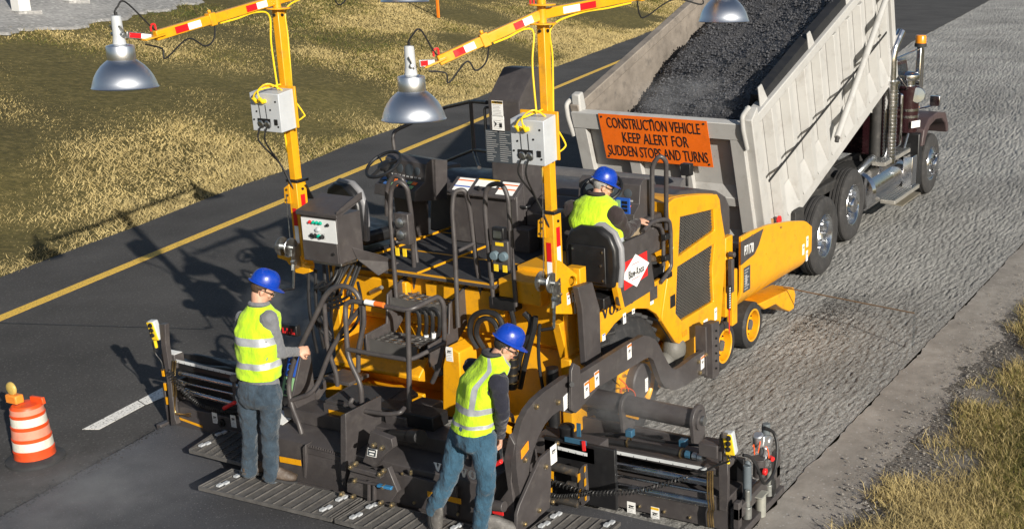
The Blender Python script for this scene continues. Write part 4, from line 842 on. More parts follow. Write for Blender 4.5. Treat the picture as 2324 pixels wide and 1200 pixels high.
# --- left extension (rear face x = 7.18)
xl = 7.18
sbox('left_extension_beam', (xl,7.5,.02),(xl+.35,9.0,.24)); sbox('left_extension_box', (xl+.22,7.5,.24),(xl+.34,9.0,.62), BLK); sbox('left_top_rail', (xl+.02,7.5,.60),(xl+.3,8.95,.66), BLK)
def pipes(x, pairs, parent=sc, name='guide_tube', mat=CHR):
    for a, b, r in pairs: mb = MB(); mb.cyl(PX(*a, x=x), PX(*b, x=x), r, 14); part(name, mb, mat, parent)
GT = paint('guide_tube_chrome', (.5,.52,.55), .22, 1., var=.08)
pipes(xl-.01, (((408,846),(560,880),.022),((408,866),(560,900),.011),((420,886),(560,922),.026)), mat=GT)
def ruler(x, a, b, n, h=.03):
    p, q = PX(*a, x=x), PX(*b, x=x); mb = MB(); r_ = (q-p).normalized(); u = V((0,0,1)); L = (q-p).length; rect(mb, p, r_, u, 0, -h/2, L, h/2, .004); mb.mat(1)
    for i in range(n): rect(mb, p, r_, u, L*(i+.5)/n-.002, -h*.45, L*(i+.5)/n+.002, -h*.1, .0055, .002)
    return part('scale_ruler', mb, [paint('ruler_grey', (.55,.57,.58), .4), INK], sc, smooth=False)
ruler(xl-.005, (400,818), (560,855), 12)
# left end gate: bent post
mb = MB(); mb.prism([PX(*p, x=xl-.06) for p in ((362,735),(374,736),(376,780),(386,850),(397,950),(402,962),(388,966),(378,860),(366,790))], (.05,0,0)); eg = part('end_gate_post', mb, GRY, sc, .005)
mb = MB(); mb.box((xl-.10,9.06,.0),(xl+.75,9.12,.06)); mb.box((xl+.0,9.06,.06),(xl+.72,9.09,.42)); part('end_gate_plate', mb, GRY, sc, .006)
mb = MB(); mb.box((xl-.01,8.86,.62),(xl+.1,9.03,.75)); j = part('junction_box', mb, GRY, sc, .008); mb = MB(); mb.box((xl,8.87,.752),(xl+.09,9.02,.755)); part('box_label', mb, WHT, j, smooth=False)
for i, h in enumerate((.3,.44,.58)):
    mb = MB(); mb.box((xl-.03,9.005,h-.05),(xl-.01,9.03,h+.02)); part('yellow_chevron', mb, YEL, sc, smooth=False)
for dx in (0, 6): hose([PX(393+dx,818,x=xl-.05), PX(391+dx,850,x=xl-.05), PX(394+dx,890,x=xl-.05), PX(391+dx,905,x=xl-.05), PX(392+dx,935,x=xl-.05), PX(410+dx,940,x=xl-.05), PX(432,938+dx,x=xl-.05)], .008, BRASS, 'brake_pipe', sc)
def pendant(c, x, tilt=0.):
    """small yellow hand control with three dials"""
    o_ = PX(*c, x=x); r_ = RY*math.cos(.1)+V((0,0,.1)); u = V((-.15,-.1,1)).normalized(); mb = MB(); n = r_.cross(u).normalized()
    mb.obox(o_-n*.03, (.085,.19,.06), r_, u); p = part('remote_control', mb, LGR, sc, .012)
    mb = MB(); mb.obox(o_+n*.004, (.078,.18,.012), r_, u); part('control_face', mb, CABY, p, .006)
    for k in (-1,0,1):
        q = o_+u*(.05*k+.015); mb = MB(); mb.lathe(q+n*.01, n, [(.022,0),(.02,.012),(.01,.014),(.01,.024),(0,.026)], 14); part('control_dial', mb, BLK, p)
    mb = MB(); mb.cyl(o_-u*.1, o_-u*.17, .014, 8); part('cable_gland', mb, CABY, p); return p
pendant((347,751), xl-.08)
hose([PX(346,776,x=xl-.08), PX(352,800,x=xl-.06), PX(366,820,x=xl-.05), PX(370,840,x=xl-.05)], .007, CABK, 'control_cable', sc)
def coil(path, R_, r, turns, name='coiled_cable', k=9):
    S = spl(path, 12); L = [0]
    for a, b in zip(S, S[1:]): L.append(L[-1]+(b-a).length)
    pts = []; N_ = turns*k
    for i in range(N_+1):
        s = L[-1]*i/N_; j = min(len(S)-2, max(0, int(np.searchsorted(L, s))-1)); t = (s-L[j])/max(1e-6, L[j+1]-L[j]); p = S[j].lerp(S[j+1], t); d = (S[j+1]-S[j]).normalized()
        u = d.cross(V((0,0,1))).normalized(); w_ = u.cross(d); a = 2*PI*i/k; e = min(1, i/k, (N_-i)/k); pts.append(p+(u*math.cos(a)+w_*math.sin(a))*R_*e)
    mb = MB(); mb.tube(pts, r, 5); return part(name, mb, CABK, sc)
coil([PX(p[0],p[1],x=xl-.08) for p in ((384,838),(394,858),(420,890),(450,915),(490,930),(530,934),(560,930))], .022, .006, 44)
label(sc, PX(488,947,x=xl), RY, UZ, .062, .11, head=WHT); label(sc, PX(530,955,x=xl), RY, UZ, .062, .12)
xstrip(xl-.002, (400,948),(460,970), .022)
mb = MB(); mb.lathe(PX(505,958,x=xl), (-1,0,0), [(.04,0),(.04,.02),(.02,.022),(.02,.04),(0,.04)], 14); part('dark_knob', mb, BLK, sc)
mb = MB(); mb.beam(PX(530,858,x=xl-.07), PX(534,912,x=xl-.07), .03, .02, V((0,1,0))); mb.cyl(PX(530,858,x=xl-.09), PX(530,858,x=xl-.03), .035, 14); cr = part('crank_arm', mb, GRY, sc, .004)
mb = MB(); mb.cyl(PX(534,912,x=xl-.09), PX(508,926,x=xl-.09), .019, 12); part('crank_grip', mb, RED, cr, .006)
# clutter on the left extension: cylinders, valve, cables
mb = MB(); mb.cyl((7.5,8.25,.62),(7.5,8.25,.80),.045,14); mb.cyl((7.5,8.25,.80),(7.5,8.27,.92),.035,14); mb.cyl((7.44,8.35,.82),(7.5,8.18,.84),.02,10); part('grade_sensor', mb, STL, sc, .004)
mb = MB(); mb.cyl((7.5,7.98,.6),(7.5,7.98,.93),.035,12); mb.cyl((7.5,7.86,.6),(7.5,7.86,.80),.028,12); part('screw_jack', mb, paint('jack_grey', (.12,.14,.15), .45), sc)
mb = MB(); mb.ell((7.4,8.12,.74),(.035,.05,.03)); part('red_knob', mb, RED, sc)
for i in range(4): hose([(7.30,9.0-.02*i,.70), (7.28,8.6,.74-.02*i), (7.3+.02*i,8.2,.68), (7.32,7.8,.70-.015*i), (7.3,7.45,.66)], .012, HOSE, 'hydraulic_hose', sc)
# --- centre-left: control console, stair and rails
mb = MB(); mb.prism([(6.99,7.17,.45),(6.89,7.17,.72),(7.05,7.17,1.08),(7.15,7.17,1.06),(7.16,7.17,.45)], (0,.15,0)); cn = part('screed_console', mb, GRY, sc, .01)
o_ = PX(660,850,x=6.9); u_ = V((.16,0,.36)).normalized(); mb = MB(); o_ = V((6.90,7.245,.725))
rect(mb, o_, RY, u_, -.055,.0,.055,.16,.012,.012); mb.mat(1); rect(mb, o_, RY, u_, -.055,.17,.055,.36,.012,.012); mb.mat(2)
for h in (.03,.08,.125,.2,.25,.3): mb.obox(o_+u_*h+RY.cross(u_)*.018, (.03,.035,.016), RY, u_)
part('switch_panel', mb, [MINT, BLU, BLK], cn, smooth=False)
mb = MB(); q = PX(655,752,x=7.25); mb.box(q+V((0,-.09,-.04)), q+V((.05,.09,.06))); m_ = part('meter_box', mb, BLK, sc, .008); mb = MB()
for i in range(6): rect(mb, q, RY, UZ, -.07+i*.025,-.02,-.055+i*.025,.0 if i % 2 else .03,.004)
part('meter_lights', mb, [RED], m_, smooth=False)
XR = Xp(6.86)
rail('stair_rail', [PX(690,1010,x=6.75), PX(682,970,x=6.76), PX(660,915,x=6.8), PX(654,870,x=6.82), PX(668,815,x=6.84), PX(742,662,x=6.95), PX(775,645,x=6.97), PX(810,660,x=6.99), PX(822,700,x=7.0), PX(822,755,x=7.0), PX(812,810,x=7.0)], .021, fr=.09, parent=sc)
rail('stair_rail', [PX(660,908,x=6.8), PX(704,894,x=6.85), PX(722,870,x=6.9), PX(748,800,x=6.95), PX(780,745,x=7.0), PX(818,700,x=7.02)], .02, fr=.08, parent=sc)
rail('stair_rail', [PX(736,690,x=6.95), PX(742,785,x=6.97), PX(764,850,x=7.0), PX(766,875,x=7.0)], .019, fr=.06, parent=sc)
mb = MB()  # folding stair: side plates and treads
q = [PX(a, b, x=6.62) for a, b in ((686,1015),(693,1008),(694,1086),(688,1082))]; mb.prism(q, (.3,0,0)); 
part('stair_side', mb, GRY, sc, .005)
mb = MB(); q = [PX(a, b, x=6.56) for a, b in ((773,942),(784,938),(786,1010),(784,1105),(776,1100),(773,1040))]; mb.prism(q, (.42,0,0)); part('stair_side', mb, GRY, sc, .006)
mb = MB(); mb.prism([PX(*p, x=6.64) for p in ((694,1015),(775,1036),(776,1048),(694,1028))], (.3,0,0)); st = part('stair_tread', mb, GRY, sc, .004)
mb = MB(); mb.prism([PX(*p, x=6.66) for p in ((694,1030),(775,1050),(776,1098),(694,1078))], (.02,0,0)); part('stair_riser', mb, GRY, sc, .004)
a, b = PX(697,1014,x=6.64), PX(773,1034,x=6.64)
mb = MB()
for i in range(14): p = a.lerp(b, (i+.5)/14); mb.prism([p+V((0,.012,0)), p+V((0,-.012,0)), p+V((0,0,.02))], (.012,0,0))
part('tread_teeth', mb, GRY, sc, smooth=False)
mb = MB(); mb.prism([PX(*p, x=6.98) for p in ((714,932),(768,872),(790,868),(792,890),(745,950),(720,955))], (.3,0,0)) if False else mb.prism([V((6.95,7.18,.52)), V((7.3,7.18,.74)), V((7.3,7.18,.66)), V((6.98,7.18,.44))], (0,.02,0)); part('stair_stringer', mb, GRY, sc, .004)
mb = MB(); mb.prism([PX(*p, x=6.98) for p in ((722,950),(772,962),(772,1000),(724,985))], (.02,0,0)); part('stair_riser', mb, GRY, sc, .003)
mb = MB(); mb.box((6.98,6.92,.50),(7.3,7.18,.53)); part('stair_tread', mb, GRY, sc, .003)
mb = MB(); mb.box((7.3,6.92,.72),(7.55,7.22,.75)); part('stair_tread', mb, GRY, sc, .003)
mb = MB(); mb.cyl((7.02,7.30,.50),(7.02,7.30,.53),.05,12); mb.ell((7.02,7.3,.56),(.05,.045,.06)); part('red_switch', mb, RED, sc)
mb = MB(); mb.prism([V((6.80,7.42,.505)), V((6.98,7.42,.535)), V((6.98,7.22,.535)), V((6.80,7.22,.505))], (0,0,.004)); part('plan_label', mb, WHT, sc, smooth=False)
# operator platform with guard rail
zp = .72; pl = [PX(*p, z=zp) for p in ((826,878),(905,832),(1034,858),(1040,866),(1020,905),(918,912))]
pl = [V((6.98,6.90,zp)), V((7.35,6.95,zp)), V((7.5,6.42,zp)), V((7.42,6.28,zp)), V((6.95,6.32,zp))]
mb = MB(); mb.prism([p-UZ*.03 for p in pl], (0,0,.03)); plat = part('platform', mb, GRY, sc, .006)
mb = MB(); mb.prism([p-V((0,0,.004)) for p in [V((7.02,6.86,zp+.006)), V((7.33,6.9,zp+.006)), V((7.44,6.45,zp+.006)), V((7.0,6.37,zp+.006))]], (0,0,.006)); part('platform_mat', mb, DKS, plat, smooth=False)
mb = MB(); mb.box((6.955,6.32,.50),(6.98,6.90,.70)); part('platform_riser', mb, GRY, plat, .004)
p_, q_ = V((6.951,6.84,.60)), V((6.951,6.50,.60)); mb = MB(); mb.prism([p_, q_, q_+UZ*.055, p_+UZ*.055], (-.004,0,0)); part('yellow_strip', mb, YEL, plat, smooth=False)
mb = MB(); mb.prism([(6.98,6.28,.70),(7.42,6.24,.70),(7.42,6.24,.45),(7.0,6.28,.40)], (0,-.22,0)); part('platform_box', mb, GRY, plat, .01)
PR = lambda *ps: [PX(640+a/3.75, 640+b/3.75, x=x) for a, b, x in ps]
rail('platform_rail', PR((680,1030,6.9),(672,870,6.9),(560,640,6.92),(540,300,6.94),(540,185,6.96),(600,160,6.97),(850,200,6.97),(1060,240,6.95),(1140,215,7.0),(1330,120,7.25),(1375,180,7.28),(1385,500,7.3),(1330,740,7.32),(1280,850,7.34)), .021, fr=.09, parent=sc)
rail('platform_rail_bar', PR((560,570,6.92),(800,615,6.94),(1070,660,6.94),(1130,645,7.0),(1385,515,7.3)), .019, fr=.06, parent=sc)
rail('platform_rail_post', PR((1070,240,6.95),(1080,650,6.94),(1085,1100,6.9)), .021, fr=0, parent=sc)
rail('platform_rail_post', PR((690,160,6.99),(700,350,6.99),(650,560,6.98),(650,760,6.98)), .019, fr=.05, parent=sc)
rail('toe_rail', PR((600,990,6.86),(575,1040,6.82),(640,1085,6.78),(900,1125,6.78),(1010,1110,6.8),(1040,1070,6.86)), .019, fr=.06, parent=sc)
mb = MB(); mb.prism([PX(640+a/3.75, 640+b/3.75, z=.5) for a, b in ((600,1010),(660,1060),(900,1110),(1010,1080),(1000,1040),(700,1000))], (0,0,.012)); part('toe_plate', mb, GRY, sc, .003)
pp, qq = PR((712,168,6.945),(865,196,6.945)); mb = MB(); mb.tube([pp, pp.lerp(qq,.52)], .0225, 10); part('rail_label', mb, WHT, sc); mb = MB(); mb.tube([pp.lerp(qq,.53), qq], .0225, 10); part('rail_label', mb, ORG, sc)
# tilted lift link in the middle
mb = MB(); q = [PX(760+a/4.842, 1000+b/4.842, x=6.55) for a, b in ((390,-110),(620,-20),(640,80),(540,160),(440,290),(300,230),(320,180))]; mb.prism(q, (.06,0,0)); lk = part('lift_link', mb, GRY, sc, .006)
o_ = PX(845,1026,x=6.55); mb = MB(); rect(mb, o_, RY, V((.0,-.25,1)), -.045,-.035,.045,.035,.004); mb.mat(1); rect(mb, o_, RY, V((0,-.25,1)), -.039,-.029,.039,.029,.006); mb.mat(0); rect(mb, o_, RY, V((0,-.25,1)), -.028,.008,.028,.018,.008); rect(mb, o_, RY, V((0,-.25,1)), -.02,-.018,.02,-.006,.008); part('small_plate', mb, [WHT, LCD], lk, smooth=False)
mb = MB(); q = [PX(760+a/4.842, 1000+b/4.842, x=6.5) for a, b in ((170,330),(130,460),(130,560),(360,640),(600,690),(690,560),(640,440),(580,290),(530,340),(520,390))]; mb.prism(q, (.05,0,0)); part('link_bracket', mb, GRY, lk, .005)
mb = MB(); mb.beam(PX(798,1060,x=6.46), PX(868,1078,x=6.46), .05, .04); part('link_bar', mb, GRY, lk, .006)
mb = MB(); mb.beam(PX(810,1089,x=6.45), PX(892,1106,x=6.45), .022, .02); part('adjuster', mb, GRY, lk, .003); mb = MB(); mb.beam(PX(858,1100,x=6.44), PX(890,1107,x=6.44), .035, .022); part('blue_sleeve', mb, paint('sleeve_blue', (.03,.16,.33), .4), lk, .004)
bolts(lk, [PX(*p, x=6.455) for p in ((800,1057),(810,1050),(866,1073),(874,1066),(874,1102),(809,1088),(779,1118),(805,1124),(868,1138),(893,1143),(852,1008),(870,1014))], (-1,0,0), .02, .03)
for a, b in (((838,1090),(838,1135)),((850,1100),(850,1135))): mb = MB(); mb.beam(PX(*a, x=6.46), PX(*b, x=6.46), .02, .03, V((0,1,0))); part('hinge_strap', mb, GRY, lk, .004)
mb = MB(); mb.cyl(PX(890,985,x=6.85), PX(948,990,x=6.75), .045, 16); mb.cyl(PX(935,989,x=6.78), PX(955,992,x=6.73), .06, 16); part('crown_adjuster', mb, BLK, sc, .004)
# --- right part: side plate, window frame, extension
mb = MB(); mb.prism([PX(a, b, x=6.62) for a, b in ((1155,985),(1168,1008),(1160,1090),(1166,1140),(1170,1200),(1118,1200),(1122,1150),(1152,1110),(1142,1040))], (.1,0,0)); part('arc_side_plate', mb, GRY, sc, .006)
mb = MB(); mb.prism([PX(1080+a/5, 960+b/5, y=4.70) for a, b in ((850,285),(915,275),(840,470),(850,860),(830,960),(730,1060),(600,1230),(480,1230),(475,1020),(580,700),(740,390))], (0,.035,0)) if False else mb.prism([PX(1080+a/5, 960+b/5, y=4.69) for a, b in ((845,300),(915,280),(925,400),(860,470),(850,860),(840,960),(720,1060),(560,1240),(465,1240),(470,1030),(500,930),(640,610),(735,400))], (0,.03,0)); spl_ = part('side_plate', mb, GRY, sc, .005)
label(spl_, PX(1256,1030,y=4.69), V((1,0,.03)), UZ, .085, .15)
bolts(spl_, [PX(1080+a/5, 960+b/5, y=4.688) for a, b in ((790,490),(865,890),(715,985),(550,1140),(1215,570),(1215,895))], (0,-1,0), .02, .016)
mb = MB(); mb.cyl(PX(1103,1143,x=6.55), PX(1145,1149,x=6.55), .042, 18); tb = part('rear_tube', mb, GRY, sc, .004); mb = MB(); rect(mb, PX(1131,1160,x=6.61), RY, UZ, -.05,-.022,.05,.022,.01,.01); part('red_reflector', mb, RED, sc, .003)
# window frame with chevrons (screed width cylinder opening)
xw = 7.12; F_ = lambda x, *ps: [PX(1080+a/5, 960+b/5, x=x) for a, b in ps]
mb = MB(); mb.prism(F_(xw, (1170,530),(1205,480),(1235,480),(1250,700),(1265,890),(1200,950),(1185,880),(1165,900)), (.04,0,0)); wf = part('window_frame', mb, GRY, sc, .004)
for q in (((850,540),(880,550),(880,680),(838,660)),((842,730),(862,720),(864,830),(845,835)),((1155,575),(1180,565),(1182,640),(1155,675)),((1228,490),(1243,485),(1243,545),(1228,560)),((1228,635),(1248,615),(1250,700),(1230,720)),((1160,770),(1190,740),(1190,830),(1160,850)),((1235,800),(1252,790),(1254,870),(1238,880))):
    mb = MB(); mb.prism(F_(xw-.006, *q), (.004,0,0)); part('yellow_chevron', mb, YEL, wf, smooth=False)
pipes(xw, ((PXa, PXb, r) for PXa, PXb, r in (((1248,1055),(1312,1072),.036),((1250,1128),(1312,1142),.034),((1250,1091),(1290,1099),.014),((1288,1098),(1306,1102),.03))), name='cylinder_rod', mat=paint('worn_steel_rod', (.07,.065,.06), .4, .5, dirt=(.3,.2,.1), dscale=6))
sbox('cylinder_cavity', (7.3,4.3,.1),(7.34,4.95,.62), BLK)
# right extension body
xr = 7.5
sbox('right_inner_box', (7.30,4.48,.46),(7.52,5.05,.60)); sbox('right_extension_beam', (xr,3.42,.02),(xr+.42,4.75,.30)); sbox('right_back_plate', (xr+.3,3.42,.30),(xr+.34,4.6,.50), BLK); sbox('right_top_beam', (xr+.0,3.48,.475),(xr+.3,4.5,.53))
sbox('divider_plate', (7.42,4.42,.1),(7.46,4.45,.56), GRY)
sbox('inner_front_plate', (7.42,4.47,.05),(7.46,4.95,.24)); sbox('inner_box_face', (7.315,4.47,.30),(7.335,4.96,.455))
ruler(7.29, (1266,1015), (1333,1031), 4, .028); ruler(xr-.025, (1338,1014), (1604,1064), 9, .028)
pipes(xr+.0, (((1345,1043),(1612,1094),.034),((1346,1067),(1616,1119),.012),((1348,1090),(1618,1143),.034)), mat=GT)
mb = MB(); mb.prism(F_(7.44, (1305,380),(1320,370),(1330,740),(1300,750)), (.03,0,0)); part('tube_flange', mb, STL, sc, .003)
mb = MB(); q = PX(1347,1066,x=xr-.01); mb.cyl(q+V((0,.03,0)), q-V((0,.0,0)), .045, 12); part('orange_seal', mb, paint('orange_seal', (.7,.13,.02), .5), sc)
q = PX(1307,1000,x=7.29); mb = MB(); rect(mb, q, RY, UZ, -.1,-.022,.1,.022,.01,.01); part('blue_bracket', mb, SBL, sc, .003); mb = MB(); mb.beam(PX(1313,960,x=7.32), PX(1314,990,x=7.32), .035, .01, V((0,1,0))); part('blue_bracket', mb, SBL, sc)
mb = MB(); mb.beam(PX(1324,1000,x=7.27), PX(1326,1022,x=7.27), .025, .012, V((0,1,0))); part('red_pointer', mb, RED, sc)
mb = MB(); q = PX(1286,968,x=7.4); mb.lathe(q-UZ*.14, UZ, [(.075,0),(.075,.02),(.06,.03),(.058,.12),(.065,.13),(.065,.15),(.05,.16),(0,.165)], 20); part('rubber_mount', mb, BLK, sc)
# thick hoses across the top of the right extension
hose([PX(1320,990,x=7.55), PX(1400,1002,x=7.55), PX(1480,1015,x=7.55), PX(1560,1030,x=7.55), PX(1600,1036,x=7.55)], .032, HOSE, 'thick_hose', sc); hose([PX(1330,985,x=7.7), PX(1420,985,x=7.7), PX(1500,1000,x=7.7), PX(1606,1012,x=7.7)], .012, HOSE, 'hydraulic_hose', sc)
for p in ((1427,1003),(1547,1028)):
    q = PX(*p, x=7.55); mb = MB(); mb.lathe(q, (0,1,0), [(.034,-.006),(.041,-.006),(.041,.006),(.034,.006)], 20, closed=True); part('hose_clamp', mb, BRASS, sc)
for p in ((1430,984),(1551,1006)): q = PX(*p, x=7.62); mb = MB(); mb.box(q+V((-.03,-.03,-.02)), q+V((.03,.03,.04))); part('clamp_block', mb, SBL, sc, .006)
for i, p in enumerate(((1562,1030),(1578,1034),(1590,1037))): q = PX(*p, x=7.53); mb = MB(); mb.cyl(q+V((0,.02,0)), q+V((0,-.02,0)), .03, 8); part('hose_fitting', mb, STL if i else SBL, sc)
q = PX(1614,1018,x=7.5); mb = MB(); mb.box(q+V((-.04,-.07,-.06)), q+V((.1,.09,.05))); part('junction_box', mb, GRY, sc, .006)
label(sc, PX(1433,1154,x=xr), RY, UZ, .075, .125); label(sc, PX(1487,1166,x=xr), RY, UZ, .075, .125, head=paint('caution_yellow', (.75,.45,.01), .5))
bolts(sc, [PX(*p, x=xr) for p in ((1452,1148),(1396,1136),(1382,1170),(1426,1180),(1508,1160),(1353,1128),(1566,1173),(1453,1186),(1471,1190))], (-1,0,0), .014, .012)
mb = MB(); mb.lathe(PX(1469,1176,x=xr), (-1,0,0), [(.045,0),(.045,.006),(.03,.008),(0,.008)], 16); part('round_hole_cover', mb, BLK, sc)
for dx in (0,6,11): hose([PX(1606+dx,1068,x=7.44), PX(1606+dx,1120,x=7.44), PX(1609+dx,1152,x=7.44), PX(1606+dx,1166,x=7.44), PX(1608+dx,1195,x=7.44)], .008, BRASS, 'brake_pipe', sc)
# right end gate
E_ = lambda x, *ps: [PX(1560+a/5, 960+b/5, x=x) for a, b in ps]
mb = MB(); mb.prism(E_(7.48, (360,130),(410,100),(410,170),(385,180),(385,460),(455,460),(460,640),(455,900),(440,1000),(360,990),(350,560)), (.04,0,0)); ge = part('end_gate_post', mb, GRY, sc, .005)
mb = MB(); mb.prism([PX(1560+a/5, 960+b/5, y=3.40) for a, b in ((410,100),(560,120),(570,150),(555,185),(450,170),(410,170))], (0,.02,0)); part('control_hook', mb, GRY, sc, .004)
mb = MB(); yy = 3.36; mb.prism([(7.46,yy,.15),(8.30,yy,.17),(8.30,yy,.27),(7.46,yy,.25)], (0,-.05,0)); mb.prism([(8.22,yy,.0),(8.30,yy,.0),(8.30,yy,.40),(8.22,yy,.40)], (0,-.05,0)); mb.prism([(7.46,yy,.02),(8.30,yy,.02),(8.30,yy,.08),(7.46,yy,.08)], (0,-.09,0)); mb.prism([(7.46,yy,.08),(7.52,yy,.08),(7.52,yy,.3),(7.46,yy,.3)], (0,-.05,0)); part('end_gate_plate', mb, GRY, sc, .006)
mb = MB(); mb.box((7.5,3.37,.05),(8.28,3.40,.22)); part('end_gate_skin', mb, GRY, sc)
mb = MB(); mb.box((7.95,3.26,.02),(8.0,3.3,.02+.5)); part('gate_brace', mb, GRY, sc) if False else None
for x_, h_ in ((7.62,.20),(8.05,.20)):
    mb = MB(); mb.cyl((x_,3.31,.10),(x_,3.31,h_), .035, 14); mb.cyl((x_,3.31,h_),(x_,3.31,h_+.14), .022, 12); part('spring_cylinder', mb, paint('galvanised', (.35,.36,.34), .4, .7), sc, .004)
mb = MB(); mb.box((7.77,3.25,.20),(7.91,3.37,.212)); mb.cyl((7.84,3.29,.02),(7.84,3.29,.198),.042,18); part('galvanised_cylinder', mb, paint('galvanised_pale', (.42,.42,.37), .45, .5), sc, .004)
mb = MB(); mb.cyl((7.68,3.34,.22),(7.68,3.34,.52),.035,16); mb.cyl((7.68,3.34,.52),(7.70,3.34,.54),.028,16); part('screw_jack', mb, paint('jack_blue_grey', (.10,.12,.135), .4), sc, .004)
mb = MB(); mb.cyl((7.92,3.34,.32),(7.92,3.34,.47),.05,16); mb.cyl((7.92,3.34,.47),(7.92,3.34,.48),.065,16); part('screw_jack', mb, GRY, sc, .004); mb = MB(); mb.cyl((7.86,3.28,.40),(7.86,3.25,.40),.03,8); part('red_hand_knob', mb, RED, sc, .006)
mb = MB(); mb.cyl((8.1,3.36,.40),(8.1,3.36,.70),.035,14); part('sensor_post', mb, paint('jack_grey', (.12,.14,.15), .45), sc, .006)
mb = MB(); mb.cyl((8.0,3.33,.44),(8.0,3.33,.56),.045,16); mb.obox((7.95,3.33,.62),(.16,.09,.10),(1,0,-.35)); mb.cyl((7.89,3.33,.60),(7.86,3.33,.71),.045,16); mb.cyl((8.0,3.27,.60),(8.0,3.39,.60),.04,14); part('grade_sensor', mb, paint('sensor_silver', (.55,.56,.58), .3, .8), sc, .012)
mb = MB(); mb.cyl((7.98,3.27,.47),(7.96,3.24,.47),.02,10); part('red_knob', mb, RED, sc)
hose([(7.60,3.34,.64),(7.66,3.30,.60),(7.70,3.26,.5),(7.76,3.24,.36),(7.86,3.24,.32),(8.0,3.24,.36),(8.1,3.26,.50),(8.12,3.3,.62),(8.02,3.34,.70)], .013, HOSE, 'ribbed_cable', sc)
hose([(7.7,3.3,.68),(7.76,3.32,.66),(7.8,3.33,.56)], .005, ORGW, 'orange_wire', sc); hose([(7.8,3.3,.58),(7.84,3.3,.66),(7.9,3.33,.66)], .005, ORGW, 'orange_wire', sc); hose([(7.92,3.3,.62),(7.93,3.27,.55),(7.9,3.25,.50)], .005, ORGW, 'orange_wire', sc)
for i in range(5): hose([(8.06+.01*i,3.29,.24),(8.04+.015*i,3.27,.16),(8.06+.008*i,3.28,.08+.01*i),(8.1,3.27,.1)], .006, CABK, 'hanging_chain', sc)
pendant((1654,1008), 7.46)
hose([PX(1652,1033,x=7.46), PX(1655,1045,x=7.44), PX(1620,1058,x=7.42), PX(1590,1075,x=7.40), PX(1565,1080,x=7.40)], .008, CABK, 'control_cable', sc)
coil([PX(*p, x=7.02) for p in ((1563,1082),(1520,1095),(1440,1115),(1380,1118),(1340,1118),(1290,1105),(1240,1088),(1200,1075),(1165,1062),(1140,1055))], .018, .0055, 52)
coil([PX(*p, x=6.98) for p in ((1170,1075),(1195,1095),(1230,1112),(1260,1125),(1300,1124),(1340,1118))], .016, .005, 30)
# crank held by the man at the right
mb = MB(); mb.beam(PX(1134,1000,x=6.60), PX(1140,1046,x=6.60), .022, .012, V((0,1,0))); cr = part('crank_arm', mb, STL, sc); mb = MB(); mb.cyl(PX(1138,1046,x=6.58), PX(1118,1056,x=6.58), .018, 12); part('crank_grip', mb, RED, cr, .005)
# ================================================================ light towers
def reflect(mb, a, b, up, w, off, segs):
    """red and white reflective tape along a beam face"""
    pass
def lamp(t, rim, zax, yoke_dir):
    """work lamp: spun reflector, collar, ballast housing"""
    c = V(rim); ax = V(zax).normalized()
    mb = MB(); mb.capl = False; mb.lathe(c, ax, [(.232,0),(.236,.006),(.230,.014),(.222,.045),(.205,.09),(.182,.13),(.152,.168),(.118,.198),(.098,.212),(.096,.206),(.112,.19),(.148,.16),(.176,.124),(.2,.086),(.216,.044),(.226,.008)], 48, closed=True)
    lp = part('work_lamp', mb, ALU, t)
    mb = MB(); mb.lathe(c, ax, [(.0,.10),(.05,.06),(.06,.11),(.05,.17),(.03,.2)], 16); part('bulb', mb, LGR, lp)
    mb = MB(); mb.lathe(c, ax, [(.098,.205),(.1,.215),(.1,.31),(.095,.318),(.07,.325),(.05,.33)], 40); part('collar', mb, ALU, lp)
    mb = MB(); mb.lathe(c, ax, [(.048,.325),(.044,.36),(.040,.39),(.036,.52),(.033,.535),(.01,.54)], 24); part('ballast_housing', mb, LGR, lp)
    mb = MB(); mb.cyl(c+ax*.535, c+ax*.565, .012, 8); part('cable_gland', mb, BLK, lp)
    y = V(yoke_dir).normalized(); s = ax.cross(y).normalized()
    for g in (-1, 1):
        mb = MB(); p = c+ax*.4+s*(.055*g); mb.beam(p-y*.02-ax*.03, p+y*.02+ax*.07, .03, .008, s); mb.cyl(p-s*.02, p+s*.02, .016, 10); part('yoke_strap', mb, STL, lp, .002)
    return lp
MTOP = 3.80
